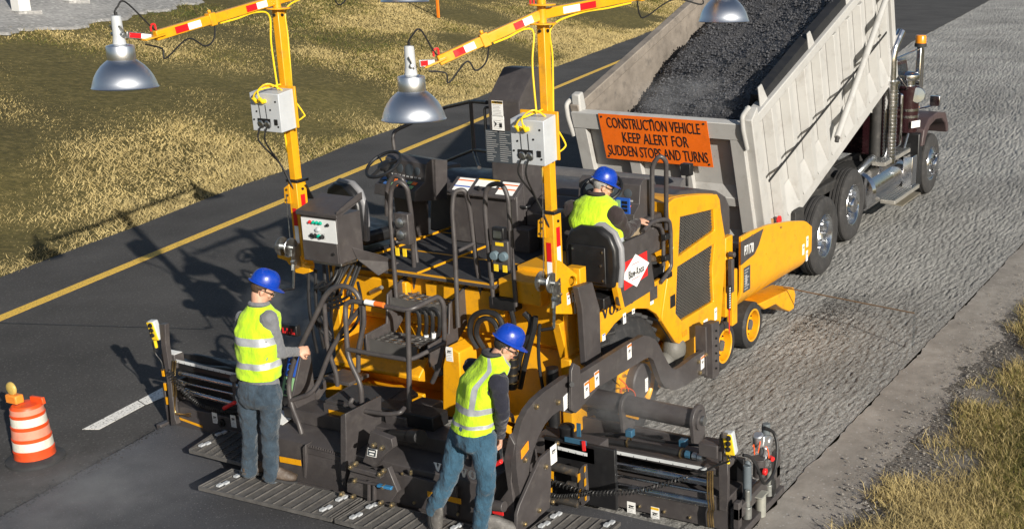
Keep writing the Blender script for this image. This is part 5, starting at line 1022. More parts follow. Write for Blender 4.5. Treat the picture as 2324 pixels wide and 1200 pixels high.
def tower(lab, mpx_top, mpx_slv, base, armL, armR, lampL, lampR, x, gusset):
    (yb, _) = base; t = thing('light_tower', lab, 'light tower', (x, yb, 1.5), 'light towers on the paver')
    B3 = lambda p, q: PX(*p, x=x)
    top, mid = PX(*mpx_top, x=x), PX(*mpx_slv, x=x)
    y = (top.y+mid.y)/2; low = PX(*gusset, x=x).z
    top.y = mid.y = y; lo = V((x, y, low)); hw = .034
    mb = MB(); mb.box((x-.03,y-hw,mid.z-.05),(x+.05,y+hw,top.z)); mast = part('mast', mb, YEL, t, .006)
    mb = MB(); mb.box((x-.045,y-.05,low),(x+.075,y+.05,mid.z)); slv = part('mast_sleeve', mb, YEL, t, .006)
    mb = MB(); mb.box((x-.055,y-.075,mid.z-.004),(x+.085,y+.06,mid.z+.02)); part('sleeve_flange', mb, BLK, slv, .003)
    mb = MB(); mb.prism([(x-.05,y+.02,mid.z-.02),(x-.05,y+.085,mid.z-.06),(x-.05,y+.095,mid.z-.2),(x-.05,y+.02,mid.z-.2)], (-.012,0,0)); pl = part('pulley_plate', mb, YEL, slv, .003)
    bolts(pl, [V((x-.062,y+.045,mid.z-.07)), V((x-.062,y+.04,mid.z-.12)), V((x-.062,y+.06,mid.z-.165))], (-1,0,0), .011, .01)
    for (a, b, m) in ((.24,.40,REF_R),(.40,.56,REF_W)):
        mb = MB(); rect(mb, V((x-.046,y,mid.z)), RY, UZ, -.022, -b, .022, -a, .003); part('reflective_tape', mb, m, slv, smooth=False)
        mb = MB(); rect(mb, V((x+.02,y-.051,mid.z)), RX, UZ, -.028, -b+.12, .022, -a+.12, .003); part('reflective_tape', mb, m, slv, smooth=False)
    bolts(slv, [V((x+.02,y-.051,mid.z-.07))], (0,-1,0), .013, .01, BLK)
    # head plates
    mb = MB(); mb.lathe(top, UZ, [(.0,-.012),(.11,-.012),(.11,0),(0,0)], 24); mb2 = part('head_plate', mb, YEL, mast, .003); mb = MB(); mb.lathe(top+UZ*.13, UZ, [(0,0),(.11,0),(.11,.012),(0,.012)], 24); part('head_plate', mb, YEL, mast, .003); mb = MB(); mb.cyl(top, top+UZ*.21, .035, 16); part('head_pin', mb, YEL, mast)
    for a in (.6, 2.2): 
        q = top+UZ*.14+V((math.cos(a)*.07, math.sin(a)*.07, 0)); mb = MB(); mb.tube(fil([q+V((-.022,0,0)), q+V((-.022,0,.07)), q+V((.022,0,.07)), q+V((.022,0,0))], .02), .008, 6); part('red_shackle', mb, RED, mast)
    bolts(mast, [top+V((-.036,0,-.06)), ], (-1,0,0), .014, .012, BLK); bolts(mast, [top+V((.01,-.035,-.06))], (0,-1,0), .014, .012, BLK)
    hd = top+UZ*.065
    for aend, lrim, kind in ((armL, lampL, 'L'), (armR, lampR, 'R')):
        if aend is None: continue
        e = V(aend); d = (e-hd).normalized(); L = (e-hd).length
        mb = MB(); mb.beam(hd+d*.02, e, .05, .075); ar = part('arm', mb, YEL, t, .006)
        s = d.cross(UZ).normalized(); u = s.cross(d); n = s if s.dot(V((-.9,-.4,0))) > 0 else -s; rr = d if d.cross(u).dot(n) > 0 else -d; sg = 1 if rr.dot(d) > 0 else -1
        for f0, f1, f2 in ((.10,.19,.28),(.66,.76,.86)):
            for a, b, m in ((f0,f1,REF_W),(f1,f2,REF_R)):
                mb = MB(); rect(mb, hd+n*.0255, rr, u, *sorted((a*L*sg, b*L*sg))[:1], -.026, sorted((a*L*sg, b*L*sg))[1], .026, .003); part('reflective_tape', mb, m, ar, smooth=False)
        mb = MB(); q = hd+d*(L*.56); mb.obox(q, (.06,.066,.1), d, s); mb.cyl(q+u*.05, q+u*.075, .014, 8); part('arm_joint', mb, YEL, ar, .005)
        mb = MB(); q = e; mb.obox(q+d*.03, (.18,.11,.012), d, s); part('end_bracket', mb, YEL, ar, .003); mb = MB(); q = e+u*.04; mb.tube(fil([q-d*.02, q-d*.02+UZ*.05, q+d*.02+UZ*.05, q+d*.02], .02), .008, 6); part('red_shackle', mb, RED, ar)
        lc = V(lrim); st = lc+UZ*.40; mb = MB(); dd = (st-e); mb.beam(e+d*.03, st-dd.normalized()*.07, .012, .05, n); yo = part('lamp_strut', mb, STL, ar, .002)
        for a, b, m in ((.05,.45,REF_W),(.45,.9,REF_R)):
            mb = MB(); p_, q_ = (e+d*.03).lerp(st-dd.normalized()*.07, a), (e+d*.03).lerp(st-dd.normalized()*.07, b); mb.beam(p_+n*.008, q_+n*.008, .004, .036, n); part('reflective_tape', mb, m, ar, smooth=False)
        lamp(t, lc, (0.02,.01,1), d)
        mb = MB(); tp = lc+UZ*.565; mb.tube(spl([tp, tp+UZ*.03-d*.03, tp+UZ*.05+(-d)*.1, e+u*.06, e+u*.03-d*.04], 6), .007, 6); part('lamp_cable', mb, CABK, ar)
        mb = MB(); q = hd+d*(L*.54)-u*.04; q2 = e-d*.06-u*.03; mb.tube(spl([q, q-UZ*.12+d*.03, q-UZ*.15+d*.12, q.lerp(q2,.55)-UZ*.06, q2-UZ*.16, q2-UZ*.08+d*.02, e-u*.04+d*.1], 6), .007, 6); part('lamp_cable', mb, CABK, ar)
        mb = MB(); q0 = hd+d*(L*.5)-u*.05; mb.tube(spl([q0, hd+d*(L*.36)-u*.055, hd+d*(L*.2)-u*.05, hd+d*.1-u*.06-UZ*.05, hd+d*.10-UZ*.35, hd+d*.08-UZ*.8, hd+d*.06-UZ*1.12, V((x-.0,y+.06,top.z-1.25))], 6), .008, 6); part('lamp_cable', mb, CABY, ar)
    return t, top, mid, y
def powerbox(t, tl, tr, bl, x, y):
    """pale grey socket box hung on the mast: sloped sides, two plugged sockets on top, two flap sockets below"""
    xf = x-.22; a, b, c = PX(*tl, x=xf), PX(*tr, x=xf), PX(*bl, x=xf); w_ = (a-b).length; h_ = a.z-c.z
    A = lambda s, t_: V((xf, a.y+(b.y-a.y)*s, a.z+(c.z-a.z)*t_))
    mb = MB(); q = [(xf,a.y,a.z),(xf,b.y,a.z),(xf,b.y,c.z),(xf,a.y,c.z)]; k = [(x-.04,a.y,a.z+.03),(x-.04,b.y,a.z+.03),(x-.04,b.y,c.z+.02),(x-.04,a.y,c.z+.02)]
    mb.add(q+k, [(0,1,2,3),(7,6,5,4),(0,4,5,1),(1,5,6,2),(2,6,7,3),(3,7,4,0)]); bx = part('power_box', mb, LGR, t, .006)
    mb = MB(); mb.box((x-.05,min(a.y,b.y)-.02,c.z+.02),(x-.03,max(a.y,b.y)+.02,a.z+.05)); part('box_bracket', mb, YEL, bx, .004)
    for s in (.3,.52):
        p = A(s,.2); mb = MB(); mb.cyl(p, p-RX*.03, .02, 12); mb.cyl(p-RX*.03, p-RX*.055+UZ*.03, .016, 10); part('yellow_plug', mb, CABY, bx)
        mb = MB(); mb.tube(spl([p-RX*.055+UZ*.03, p-RX*.06+UZ*.1-RY*.0, p+UZ*.15+RY*.08, V((x-.02, y-.07, a.z-.05)), V((x+.06, y-.12, a.z-.2)), V((x+.05, y-.12, c.z+.1)), V((x,y-.06,c.z+.05))] if s > .4 else [p-RX*.055+UZ*.03, p-RX*.06+UZ*.08+RY*.04, p-RX*.03+UZ*.11+RY*.1, V((x-.05, y, a.z+.06))], 6), .007, 6); part('yellow_cable', mb, CABY, bx)
        p = A(s+.02,.76); mb = MB(); rect(mb, p, RY, UZ, -.034,-.034,.034,.034,.006,.006); part('socket_plate', mb, BLK, bx); mb = MB(); mb.lathe(p+V((-.008,-.012,-.012)), (-1,.2,-.3), [(.034,0),(.036,.008),(.03,.014),(0,.016)], 18); part('socket_flap', mb, STL, bx)
        mb = MB(); mb.beam(A(s,.3)-RX*.003, A(s+.02,.68)-RX*.003, .003, .004, V((0,1,0))); part('plate_joint', mb, INK, bx)
        g = p-UZ*.04; mb = MB(); mb.tube(spl([g-RX*.02, g-UZ*.12-RX*.03-RY*.02, V((x-.1,y+.06,c.z-.3)), V((x-.05,y+.0,c.z-.5)), V((x,y-.03,c.z-.62))], 6), .008, 6); part('black_cable', mb, CABK, bx)
    p = A(.84,.73); mb = MB(); rect(mb, p, RY, UZ, -.016,-.024,.016,.024,.008,.008); part('breaker', mb, BLK, bx)
    bolts(bx, [A(.88,.2), A(.9,.85), A(.68,.42), A(.08,.7), A(.2,.48)], (-1,0,0), .009, .004, BLK)
def winch(t, c, sgn=1):
    c = V(c); mb = MB(); mb.lathe(c, (0,1,0), [(.08,-.06),(.085,-.055),(.085,-.048),(.03,-.045),(.03,.045),(.085,.048),(.085,.055),(.08,.06)], 28); w_ = part('winch', mb, STL, t)
    mb = MB(); mb.prism([c+V((-.01,-.065*sgn,-.02)), c+V((.10,-.065*sgn,.02)), c+V((.10,-.065*sgn,-.2)), c+V((-.04,-.065*sgn,-.2))], (0,-.006*sgn,0)); mb.cyl(c+V((0,-.09*sgn,0)), c+V((0,.08*sgn,0)), .016, 10); part('winch_frame', mb, STL, w_)
    k = c+V((-.01,-.08*sgn,-.13)); e = c+V((-.06,-.09*sgn,-.36)); mb = MB(); mb.beam(k, e, .022, .008, V((0,1,0))); mb.cyl(k-V((0,-.02,0)), k+V((0,-.02,0)), .022, 10); part('winch_crank', mb, STL, w_); mb = MB(); mb.cyl(e, e+V((-.03,.10*sgn,-.02)), .014, 10); part('crank_grip', mb, BLK, w_)
    return w_
XM = 7.80
t1, top1, mid1, y1 = tower('light tower beside the left seat with a lamp hanging over the grass', (637,18), (665,410), (7.77,0), (PX(352,85,z=3.72)), None, None, None, XM, (690,612)) if False else (None,)*4
def lampat(px, w_): return CAMP+(RT*((px[0]-PPX)/FPX)+DN*((px[1]-PPY)/FPX)+FW)*w_
# left tower
LA = lampat((285,200), 9.0); LB = V((9.45,7.75,3.80)); LB = lampat((919,5), 11.7)
eA = lampat((352,82), 9.15); eB = lampat((850,-60), 11.3)
t1, top1, mid1, y1 = tower('light tower beside the left seat, lamp over the grass', (634,18), (665,410), (7.77,0), eA, eB, LA, LB, XM, (690,612))
powerbox(t1, (565,210), (631,217), (570,296), XM, y1)
# right tower
LC = lampat((940,272), 8.75); LD = lampat((1643,50), 10.9); eC = lampat((995,138), 8.75); eD = lampat((1560,-35), 10.6)
eD = lampat((1600,-40), 10.7)
t2, top2, mid2, y2 = tower('light tower at the right seat with a lamp hanging near the centre', (1230,52), (1250,482), (5.13,0), eC, eD, LC, LD, XM, (1262,640))
powerbox(t2, (1157,270), (1233,276), (1162,371), XM, y2)
# right tower foot: gusseted yellow bracket with winch and plates
q = [PX(a, b, y=y2-.06) for a, b in ((1262,590),(1270,590),(1325,635),(1332,650),(1332,705),(1310,713),(1262,712))]
mb = MB(); mb.prism(q, (0,.03,0), [[PX(1300+9*math.cos(a), 638+12*math.sin(a), y=y2-.06) for a in np.linspace(0,2*PI,13)[:-1]]]); br = part('foot_bracket', mb, YEL, t2, .004)
mb = MB(); mb.prism([PX(a, b, x=7.76) for a, b in ((1262,632),(1262,712),(1240,708),(1240,698),(1248,690),(1252,640))], (.1,0,0)); part('foot_plate', mb, YEL, br, .004)
mb = MB(); mb.box((8.06,y2-.09,1.42),(8.16,y2+.05,1.80)); part('foot_box', mb, YEL, br, .006)
for p, h in (((1290,677),ORG),((1301,671),paint('caution_yellow', (.75,.45,.01), .5)),((1312,665),WHT)): label(br, PX(*p, y=y2-.06), V((1,0,-.0)), UZ, .045, .10, head=h, lines=2)
label(br, PX(1311,692,y=y2-.06), RX, UZ, .11, .12, pict=False, lines=6, head=WHT)
bolts(br, [PX(*p, y=y2-.062) for p in ((1269,645),(1266,672),(1272,667),(1325,666),(1327,698),(1255,707))], (0,-1,0), .012, .012)
winch(t2, PX(1240,640,x=7.70)); mb = MB(); c_ = PX(1232,480,x=7.72); mb.tube([PX(1230,375,x=7.74), c_, PX(1234,640,x=7.70)], .004, 5); part('winch_cable', mb, STL, t2)
# left tower foot, winch and control cabinet
mb = MB(); mb.prism([PX(a, b, x=7.74) for a, b in ((672,560),(690,600),(703,605),(703,618),(690,622),(670,618),(668,606),(655,600),(650,592),(630,585),(627,548),(632,545),(636,578),(654,585),(664,580))], (.05,0,0)); part('foot_bracket', mb, YEL, t1, .004)
winch(t1, PX(650,560,x=7.66), 1); mb = MB(); mb.tube([PX(649,440,x=7.70), PX(660,560,x=7.66)], .004, 5); part('winch_cable', mb, STL, t1)
mb = MB(); mb.beam(PX(690,420,x=7.85), PX(706,450,x=7.95), .05, .012); part('cable_arm', mb, BLK, t1)
cc = [PX(a, b, x=7.55) for a, b in ((682,488),(762,490),(767,592),(684,588))]; y0c, y1c = cc[0].y, cc[1].y; z0c, z1c = cc[3].z, cc[0].z+.02
cbx = thing('control_cabinet', 'dark grey control cabinet with a white button panel beside the left mast', 'control box', (7.6, (y0c+y1c)/2, z0c))
mb = MB(); mb.box((7.55,y0c,z0c),(7.85,y1c,z1c)); part('case', mb, GRY, cbx, .006)
mb = MB(); mb.prism([(7.53,y0c+.03,z1c+.015),(7.53,y1c-.03,z1c+.015),(7.86,y1c-.03,z1c+.10),(7.86,y0c+.03,z1c+.10)], (0,0,.012)); mb.box((7.525,y1c-.03,z1c-.01),(7.535,y0c+.03,z1c+.02)); part('lid', mb, GRY, cbx, .004)
mb = MB(); mb.prism([(7.53,y1c-.03,z1c-.01),(7.86,y1c-.03,z1c+.10),(7.86,y1c-.03,z1c+.16),(7.80,y1c-.03,z1c+.15),(7.53,y1c-.03,z1c+.05)], (0,.008,0)); part('lid_flange', mb, GRY, cbx)
W_ = y0c-y1c; H_ = z1c-z0c; pc = V((7.548,(y0c+y1c)/2,z0c+H_*.66)); mb = MB(); rect(mb, pc, RY, UZ, -W_*.48,-H_*.235,W_*.48,H_*.26,.005,.005); fp = part('white_panel', mb, paint('panel_white', (.66,.67,.67), .4), cbx, smooth=False)
def btn(a, b, r, m, nm, h=.02): p = pc+RY*a+UZ*b-RX*.004; mb = MB(); mb.lathe(p, (-1,0,0), [(r*1.3,0),(r*1.3,.006),(r,.008),(r*.9,h),(0,h+.002)], 14); part(nm, mb, m, fp)
for i in range(4): btn(-.09+i*.039, .075, .0125, RED if i == 0 else GRN, 'push_button')
btn(.105,.065,.012,BLK,'key_lock'); btn(-.01,.015,.017,LGR,'rotary_knob'); btn(-.085,-.042,.014,BLK,'selector'); btn(-.045,-.045,.017,BLK,'selector',.03); btn(-.005,-.042,.013,GRN,'push_button'); btn(.035,-.045,.016,BLK,'selector',.03)
mb = MB(); rect(mb, pc, RY, UZ, -.105,-.066,.062,-.063,.006,.002); rect(mb, pc, RY, UZ, -.105,-.021,.062,-.018,.006,.002); rect(mb, pc, RY, UZ, -.105,-.066,-.102,-.018,.006,.002); rect(mb, pc, RY, UZ, .059,-.066,.062,-.018,.006,.002); part('printed_frame', mb, GTXT, fp, smooth=False)
mb = MB(); mb.box((7.535,y1c+.005,z0c+.005),(7.55,y0c-.005,z0c+H_*.44)); d_ = part('lower_door', mb, GRY, cbx, .004); p = V((7.534,y1c+.05,z0c+H_*.22)); mb = MB(); mb.cyl(p, p-RX*.012, .013, 10); part('door_lock', mb, BLK, d_)
mb = MB(); mb.box((7.58,y1c+.02,z0c-.03),(7.78,y0c-.06,z0c)); part('cable_entry', mb, STL, cbx, .004)
mb = MB(); mb.prism([(7.7,y1c-.01,z0c+.12),(7.9,y1c-.14,z0c+.02),(8.1,y1c-.18,z0c-.10),(7.9,y1c-.10,z0c-.18),(7.75,y1c-.01,z0c)], (0,.012,0)); part('support_bracket', mb, GRY, cbx, .004)
# ================================================================ dump truck
tr = thing('dump_truck', 'dump truck with raised pale grey bed backing up to the paver hopper, maroon cab', 'dump truck', (16.5, 6.5, 0))
BED = paint('bed_grey_paint', (.40,.395,.38), .55, var=.06, dirt=(.22,.2,.18), dscale=1.6, bmp=.06, bs=20, dirtamt=.5)
BEDIN = paint('bed_worn_steel', (.23,.20,.17), .65, .15, var=.25, dirt=(.07,.065,.06), dscale=2.2, dirtamt=.7)
MAR = paint('maroon_paint', (.022,.007,.009), .22, var=.1, coat=.6)
FRM = paint('truck_frame', (.025,.024,.023), .7, var=.3, dirt=(.1,.09,.08), dscale=5)
TH = math.atan2(2.35-1.33, 18.05-14.79); bf = V((math.cos(TH),0,math.sin(TH))); bu = V((-math.sin(TH),0,math.cos(TH)))
BO = V((12.95, 0, .74)); YR, YLf = 5.45, 7.72      # rear lower corner of the bed, right and left faces
LB_, HB_ = 5.45, 1.72
Bp = lambda l, h, y: BO+bf*l+bu*h+V((0,y,0))
def bprism(pts, y, th): mb = MB(); mb.prism([Bp(l, h, y) for l, h in pts], (0,th,0)); return mb
bed = part('bed', bprism(((0,0),(LB_,0),(LB_,HB_+.1),(.0,HB_)), YR+.02, .04), BED, tr)
part('bed_side', bprism(((0,0),(LB_,0),(LB_,HB_+.1),(.0,HB_)), YLf-.06, .06), BEDIN, bed)
part('side_liner', bprism(((0.02,.02),(LB_-.02,.02),(LB_-.02,HB_+.08),(.02,HB_-.02)), YR+.062, .004), BEDIN, bed)
mb = MB(); mb.prism([Bp(0,-.06,YR+.05), Bp(LB_,-.06,YR+.05), Bp(LB_,.0,YR+.05), Bp(0,0,YR+.05)], (0,YLf-YR-.1,0)); part('bed_floor', mb, BEDIN, bed)
mb = MB(); mb.prism([Bp(LB_-.05,0,YR+.05), Bp(LB_,0,YR+.05), Bp(LB_,HB_+.3,YR+.05), Bp(LB_-.05,HB_+.3,YR+.05)], (0,YLf-YR-.1,0)); part('bulkhead', mb, BED, bed)
part('top_rail', bprism(((-.02,HB_-.10),(LB_,HB_),(LB_,HB_+.12),(-.02,HB_+.02)), YR-.10, .17), BED, bed, .012)
part('top_rail', bprism(((-.1,HB_-.02),(LB_,HB_+.08),(LB_,HB_+.2),(-.1,HB_+.1)), YLf-.10, .12), BEDIN, bed, .012)
part('bottom_rail', bprism(((-.05,-.10),(LB_,-.10),(LB_,.06),(-.05,.06)), YR-.08, .16), BED, bed, .01)
part('front_post', bprism(((LB_-.16,-.1),(LB_,-.1),(LB_,HB_+.4),(LB_-.16,HB_+.4)), YR-.105, .15), BED, bed, .012)
part('rear_post', bprism(((-.06,-.05),(.14,-.05),(.14,HB_+.12),(-.06,HB_+.04)), YR-.11, .16), BED, bed, .012)
n = 9
for i in range(n):   # side ribs, tapered towards the top
    l = .62+i*(LB_-.95)/(n-1); mb = MB(); y = YR+.018
    a = [Bp(l-.12,.06,y), Bp(l+.12,.06,y), Bp(l+.12,HB_-.08,y), Bp(l-.12,HB_-.08,y)]; b = [Bp(l-.06,.06,y-.11), Bp(l+.06,.06,y-.11), Bp(l+.06,HB_-.08,y-.11), Bp(l-.06,HB_-.08,y-.11)]
    mb.add(a+b, [(0,1,2,3),(7,6,5,4),(0,4,5,1),(1,5,6,2),(2,6,7,3),(3,7,4,0)]); part('side_rib', mb, BED, bed, .008)
for i in range(n-1):  # sloped shelf gussets in the bays at the bottom
    l = .62+i*(LB_-.95)/(n-1); d_ = (LB_-.95)/(n-1); mb = MB()
    mb.prism([Bp(l+.10,.06,YR+.015), Bp(l+.10,.06,YR-.09), Bp(l+.10,.40,YR+.015)], bf*(d_-.20)); part('side_gusset', mb, BED, bed)
# tarp strip rolled along the right top edge, and the tarp arm
TARP = paint('black_tarp', (.014,.014,.015), .55, var=.3, bmp=.3, bs=8)
rg = []
for i in range(24):
    s = i/23; l = .45+s*(LB_-.5); w_ = .05+.09*min(1, s*3); sag = .025*math.sin(s*9)
    rg.append([Bp(l, HB_+.02+.1*s, YR-.04), Bp(l, HB_+.10+.1*s+w_*.25, YR-.02), Bp(l, HB_+.11+.1*s+w_*.3, YR+.10), Bp(l, HB_-.02+.1*s-sag, YR+.10+w_), Bp(l, HB_-.05+.1*s-sag, YR+.08+w_), Bp(l, HB_+.06+.1*s, YR+.06)])
mb = MB(); mb.loft(rg); part('tarp_roll', mb, TARP, bed)
for l in (.45, 2.1, 3.6):
    mb = MB(); mb.prism([Bp(l-.12,HB_-.0,YR-.06), Bp(l+.12,HB_-.0,YR-.06), Bp(l+.05,HB_+.24,YR-.03), Bp(l-.05,HB_+.24,YR-.03)], (0,.02,0)); part('rail_bracket', mb, BED, bed, .006)
mb = MB(); a, b = PX(1900,312,y=YR-.18), PX(2010,0,y=YR-.18); mb.cyl(a, b+(b-a)*.2, .045, 12); part('tarp_arm', mb, BED, bed); mb = MB(); mb.cyl(a-V((.02,0,.06)), a+V((.02,0,.02)), .03, 10); part('arm_pivot', mb, FRM, bed)
mb = MB(); a, b = PX(1745,411,y=YR-.112), PX(2012,74,y=YR-.112); mb.beam(a, b, .012, .03, V((0,1,0))); part('side_strap', mb, INK, bed)
# tailgate with frame, panels and the orange warning board
TG = lambda a, h, d=0.: Bp(-.04-d, h, YR+a)
WG = YLf-YR
mb = MB(); mb.prism([TG(.04,.0), TG(WG-.04,.0), TG(WG-.04,HB_), TG(.04,HB_)], bf*.05); tg = part('tailgate', mb, BED, bed)
def tgb(name, a0, h0, a1, h1, d0, d1, bev=.008): mb = MB(); mb.prism([TG(a0,h0,d0), TG(a1,h0,d0), TG(a1,h1,d0), TG(a0,h1,d0)], bf*-(d1-d0)); return part(name, mb, BED, tg, bev)
tgb('gate_rail', .0, HB_-.19, WG, HB_+.02, 0, .10); tgb('gate_rail', .0, -.04, WG, .12, 0, .10); tgb('gate_rail', .1, .62, WG-.1, .74, 0, .07)
for a in (.0, WG-.17): tgb('gate_post', a, .121, a+.17, HB_-.191, 0, .095)
for a in (WG*.36-.07, WG*.66-.07): tgb('gate_stile', a, .121, a+.15, HB_-.191, .001, .08)
for i, (a0, a1) in enumerate(((.17, WG*.36-.07), (WG*.36+.08, WG*.66-.07), (WG*.66+.08, WG-.17))):
    for h0, h1 in ((.121,.619),(.741,HB_-.191)):
        mb = MB(); o4 = [TG(a0,h0,.004), TG(a1,h0,.004), TG(a1,h1,.004), TG(a0,h1,.004)]
        mb.prism([TG(a0,h0,.002), TG(a0,h0,.06), TG(a0,h0+.14,.002)], V((0,a1-a0,0))); part('gate_shelf', mb, BED, tg)
for s, yy in ((-1, YR-.09),(1, YLf-.02)):
    mb = MB(); mb.tube(fil([Bp(.06,HB_+.14,yy+.06), Bp(-.14,HB_+.12,yy+.06), Bp(-.16,HB_-.05,yy+.06), Bp(-.12,HB_-.30,yy+.06)], .05), .03, 10); part('gate_hinge', mb, BED, tg)
mb = MB(); mb.prism([Bp(-.12,HB_-.1,YLf-.12), Bp(.05,HB_+.0,YLf-.12), Bp(.05,HB_+.22,YLf-.12), Bp(-.06,HB_+.22,YLf-.12)], (0,.12,0)); part('corner_cap', mb, BED, tg, .02)
SGN = paint('orange_sign', (.85,.16,.012), .42, var=.08, dirt=(.55,.12,.02), dscale=6)
a0, a1 = WG-.40, .42; h0, h1 = HB_-.56, HB_+.04
mb = MB(); mb.prism([TG(a0,h0-.0,.112), TG(a1,h0,.112), TG(a1,h1,.112), TG(a0,h1,.112)], bf*-.006); sg = part('warning_board', mb, SGN, tg, smooth=False)
pn = [TG(a0+(a1-a0)*u, h0+(h1-h0)*v, .119) for u, v in ((.03,.06),(.97,.06),(.97,.94),(.03,.94),(.5,.95))]; bolts(sg, pn, -bf, .014, .006, FRM)
mid = (a0+a1)/2
for i, (s, w_) in enumerate((('CONSTRUCTION VEHICLE', .86), ('KEEP ALERT FOR', .61), ('SUDDEN STOPS AND TURNS', .93))):
    me = textmesh(s, .2, 1, bold=.0003); wd = max(v.co.x for v in me.vertices)-min(v.co.x for v in me.vertices); bpy.data.meshes.remove(me)
    text('board_lettering', s, .2, TG(mid, h1-.115-i*.185, .121), RY, bu, INK, sg, abs(a1-a0)*w_/wd, .0003)
# load of hot mix: noise heap with loose lumps
ld = thing('asphalt_load', 'heap of black steaming hot asphalt mix filling the raised truck bed', 'asphalt mix', Bp(2.5,.8,6.5))
na, nb = 130, 70; La = np.linspace(.0, LB_-.06, na); Yb = np.linspace(YR+.067, YLf-.065, nb); A_, B2 = np.meshgrid(La, Yb, indexing='ij')
u_ = (B2-YR)/(YLf-YR)
Hh = 1.42+.22*np.clip(A_/3, 0, 1)-.20*np.clip(1-A_/.8, 0, 1)**1.0-.42*np.clip((u_-.80)/.20, 0, 1)**1.3*np.clip(1.25-A_/9, .5, 1)+.04*fieldnoise(na, nb, 8, 8, 41)+.014*fieldnoise(na, nb, 1.6, 1.6, 42)
Hh += .30*np.clip((.5-u_)/.5, 0, 1)**1.5*np.clip(A_/.6, .3, 1)
PXY = np.stack([BO.x+bf.x*A_+bu.x*Hh, B2, BO.z+bf.z*A_+bu.z*Hh], -1)
M_MIX = ground_mat('hot_mix', [(.028,.028,.03),(.055,.055,.059),(.095,.095,.10)], (22, 1.2), .42, (.9,.03,45))
o = bpy.data.objects.new('heap', npmesh('heap', PXY.reshape(-1,3)-np.array(ld.location), gridfaces(na, nb), [M_MIX], smooth=True)); COL.objects.link(o); o.parent = ld; o['kind'] = 'stuff'
n = 15000; ia = RNG.integers(0, na, n); ib = RNG.integers(0, nb, n); ctr = PXY[ia, ib]+RNG.normal(0, .012, (n, 3)); ctr[:, 1] = np.clip(ctr[:, 1], YR+.08, YLf-.09)
M_MIXR = paint('mix_lumps', (.075,.075,.08), .34, var=.5, dscale=30, spec=.7)
o = rocks('loose_lumps', ctr, RNG.uniform(.006, .022, n)*RNG.uniform(.6, 1.5, n), M_MIXR, None, None, ld, .8)
# chassis
for y in (6.0, 6.85):
    mb = MB(); mb.box((13.2,y,.72),(20.8,y+.1,.98)); part('frame_rail', mb, FRM, tr, .006)
for i, x in enumerate((13.9,15.3,16.6,17.4)): mb = MB(); mb.box((x,5.9,.80),(x+.12,7.1,.93)); part('cross_member', mb, FRM, tr)
mb = MB(); mb.box((15.0,5.6,.86),(17.6,5.95,1.0)); part('subframe', mb, FRM, tr, .02); mb = MB(); mb.cyl((15.6,6.45,.9),(16.7,6.45,1.7),.12,14); part('hoist_ram', mb, FRM, tr)
for i in range(14): mb = MB(); x = 15.1+random.random()*2.4; y = 5.5+random.random()*1.0; z = .75+random.random()*.3; mb.box((x,y,z),(x+random.uniform(.08,.3),y+random.uniform(.06,.2),z+random.uniform(.05,.14))); part('chassis_fitting', mb, FRM, tr, .008)
TRUB = paint('truck_tyre', (.028,.027,.027), .8, var=.25, dirt=(.085,.08,.075), dscale=4, bmp=.1, bs=30)
POL = paint('polished_wheel', (.68,.69,.7), .18, 1., var=.1)
def wheel(c, r, wd, front=False, hubcap=True, lab='wheel', dirty=False):
    c = V(c); mb = MB(); mb.lathe(c, (0,1,0), [(r*.56,.03),(r*.60,.012),(r*.80,.0),(r*.93,.015),(r*.985,.045),(r*.99,.075),(r*.975,.078),(r*.975,.09),(r,.094)]+[(r,wd*.5-.01),(r*.98,wd*.5-.008),(r*.98,wd*.5+.008),(r,wd*.5+.01)]+[(r,wd-.094),(r*.975,wd-.09),(r*.975,wd-.078),(r*.985,wd-.045),(r*.8,wd),(r*.6,wd-.01)], 56, closed=True); w_ = part(lab, mb, TRUB, tr)
    mb = MB(); mb.capl = False
    pr = [(r*.57,.03),(r*.55,.015),(r*.53,.02),(r*.51,.05),(r*.48,.14 if not front else .03),(r*.42,.16 if not front else -.0),(r*.3,.165 if not front else -.02),(r*.27,.16 if not front else -.025),(r*.25,.16),(r*.0,.16)] 
    mb.lathe(c, (0,1,0), pr, 40); part('rim', mb, POL, w_)
    yb = .155 if not front else -.01
    bolts(w_, [c+V((math.cos(a)*r*.35, yb, math.sin(a)*r*.35)) for a in np.arange(10)*PI/5], (0,-1,0), .02, .05, CHR, 'wheel_nut')
    if hubcap:
        mb = MB(); mb.lathe(c+V((0,yb,0)), (0,-1,0), [(r*.22,0),(r*.22,.14 if not front else .05),(r*.19,.17 if not front else .08),(0,.18 if not front else .09)], 24); part('hub', mb, CHR, w_)
    return w_
def place(pb, py_top, y, hub): b = PX(*pb, y=y); return b
r_ = .52
wheel((14.60,5.20,.535), .535, .27, hubcap=False); wheel((14.60,5.53,.535), .535, .27, hubcap=False)
wheel((16.42,5.42,.56), .545, .27); wheel((16.42,5.76,.56), .545, .27, hubcap=False)
wheel((13.22,5.5,.50), .50, .27); wheel((20.2,5.25,.535), .535, .30, front=True); wheel((20.2,7.4,.535), .535, .30, front=True, hubcap=False)
for x in (14.6, 16.42, 13.22): wheel((x, 7.42, .535), .535, .27, hubcap=False)
for x in (14.6, 16.4): mb = MB(); mb.cyl((x,5.5,.53),(x,7.5,.53),.11,12); part('axle', mb, FRM, tr)
mb = MB(); mb.prism([(13.7,5.3,.62),(14.0,5.3,.62),(14.0,5.3,1.05),(13.7,5.3,1.05)], (0,.5,0)); part('mud_bracket', mb, FRM, tr, .01)
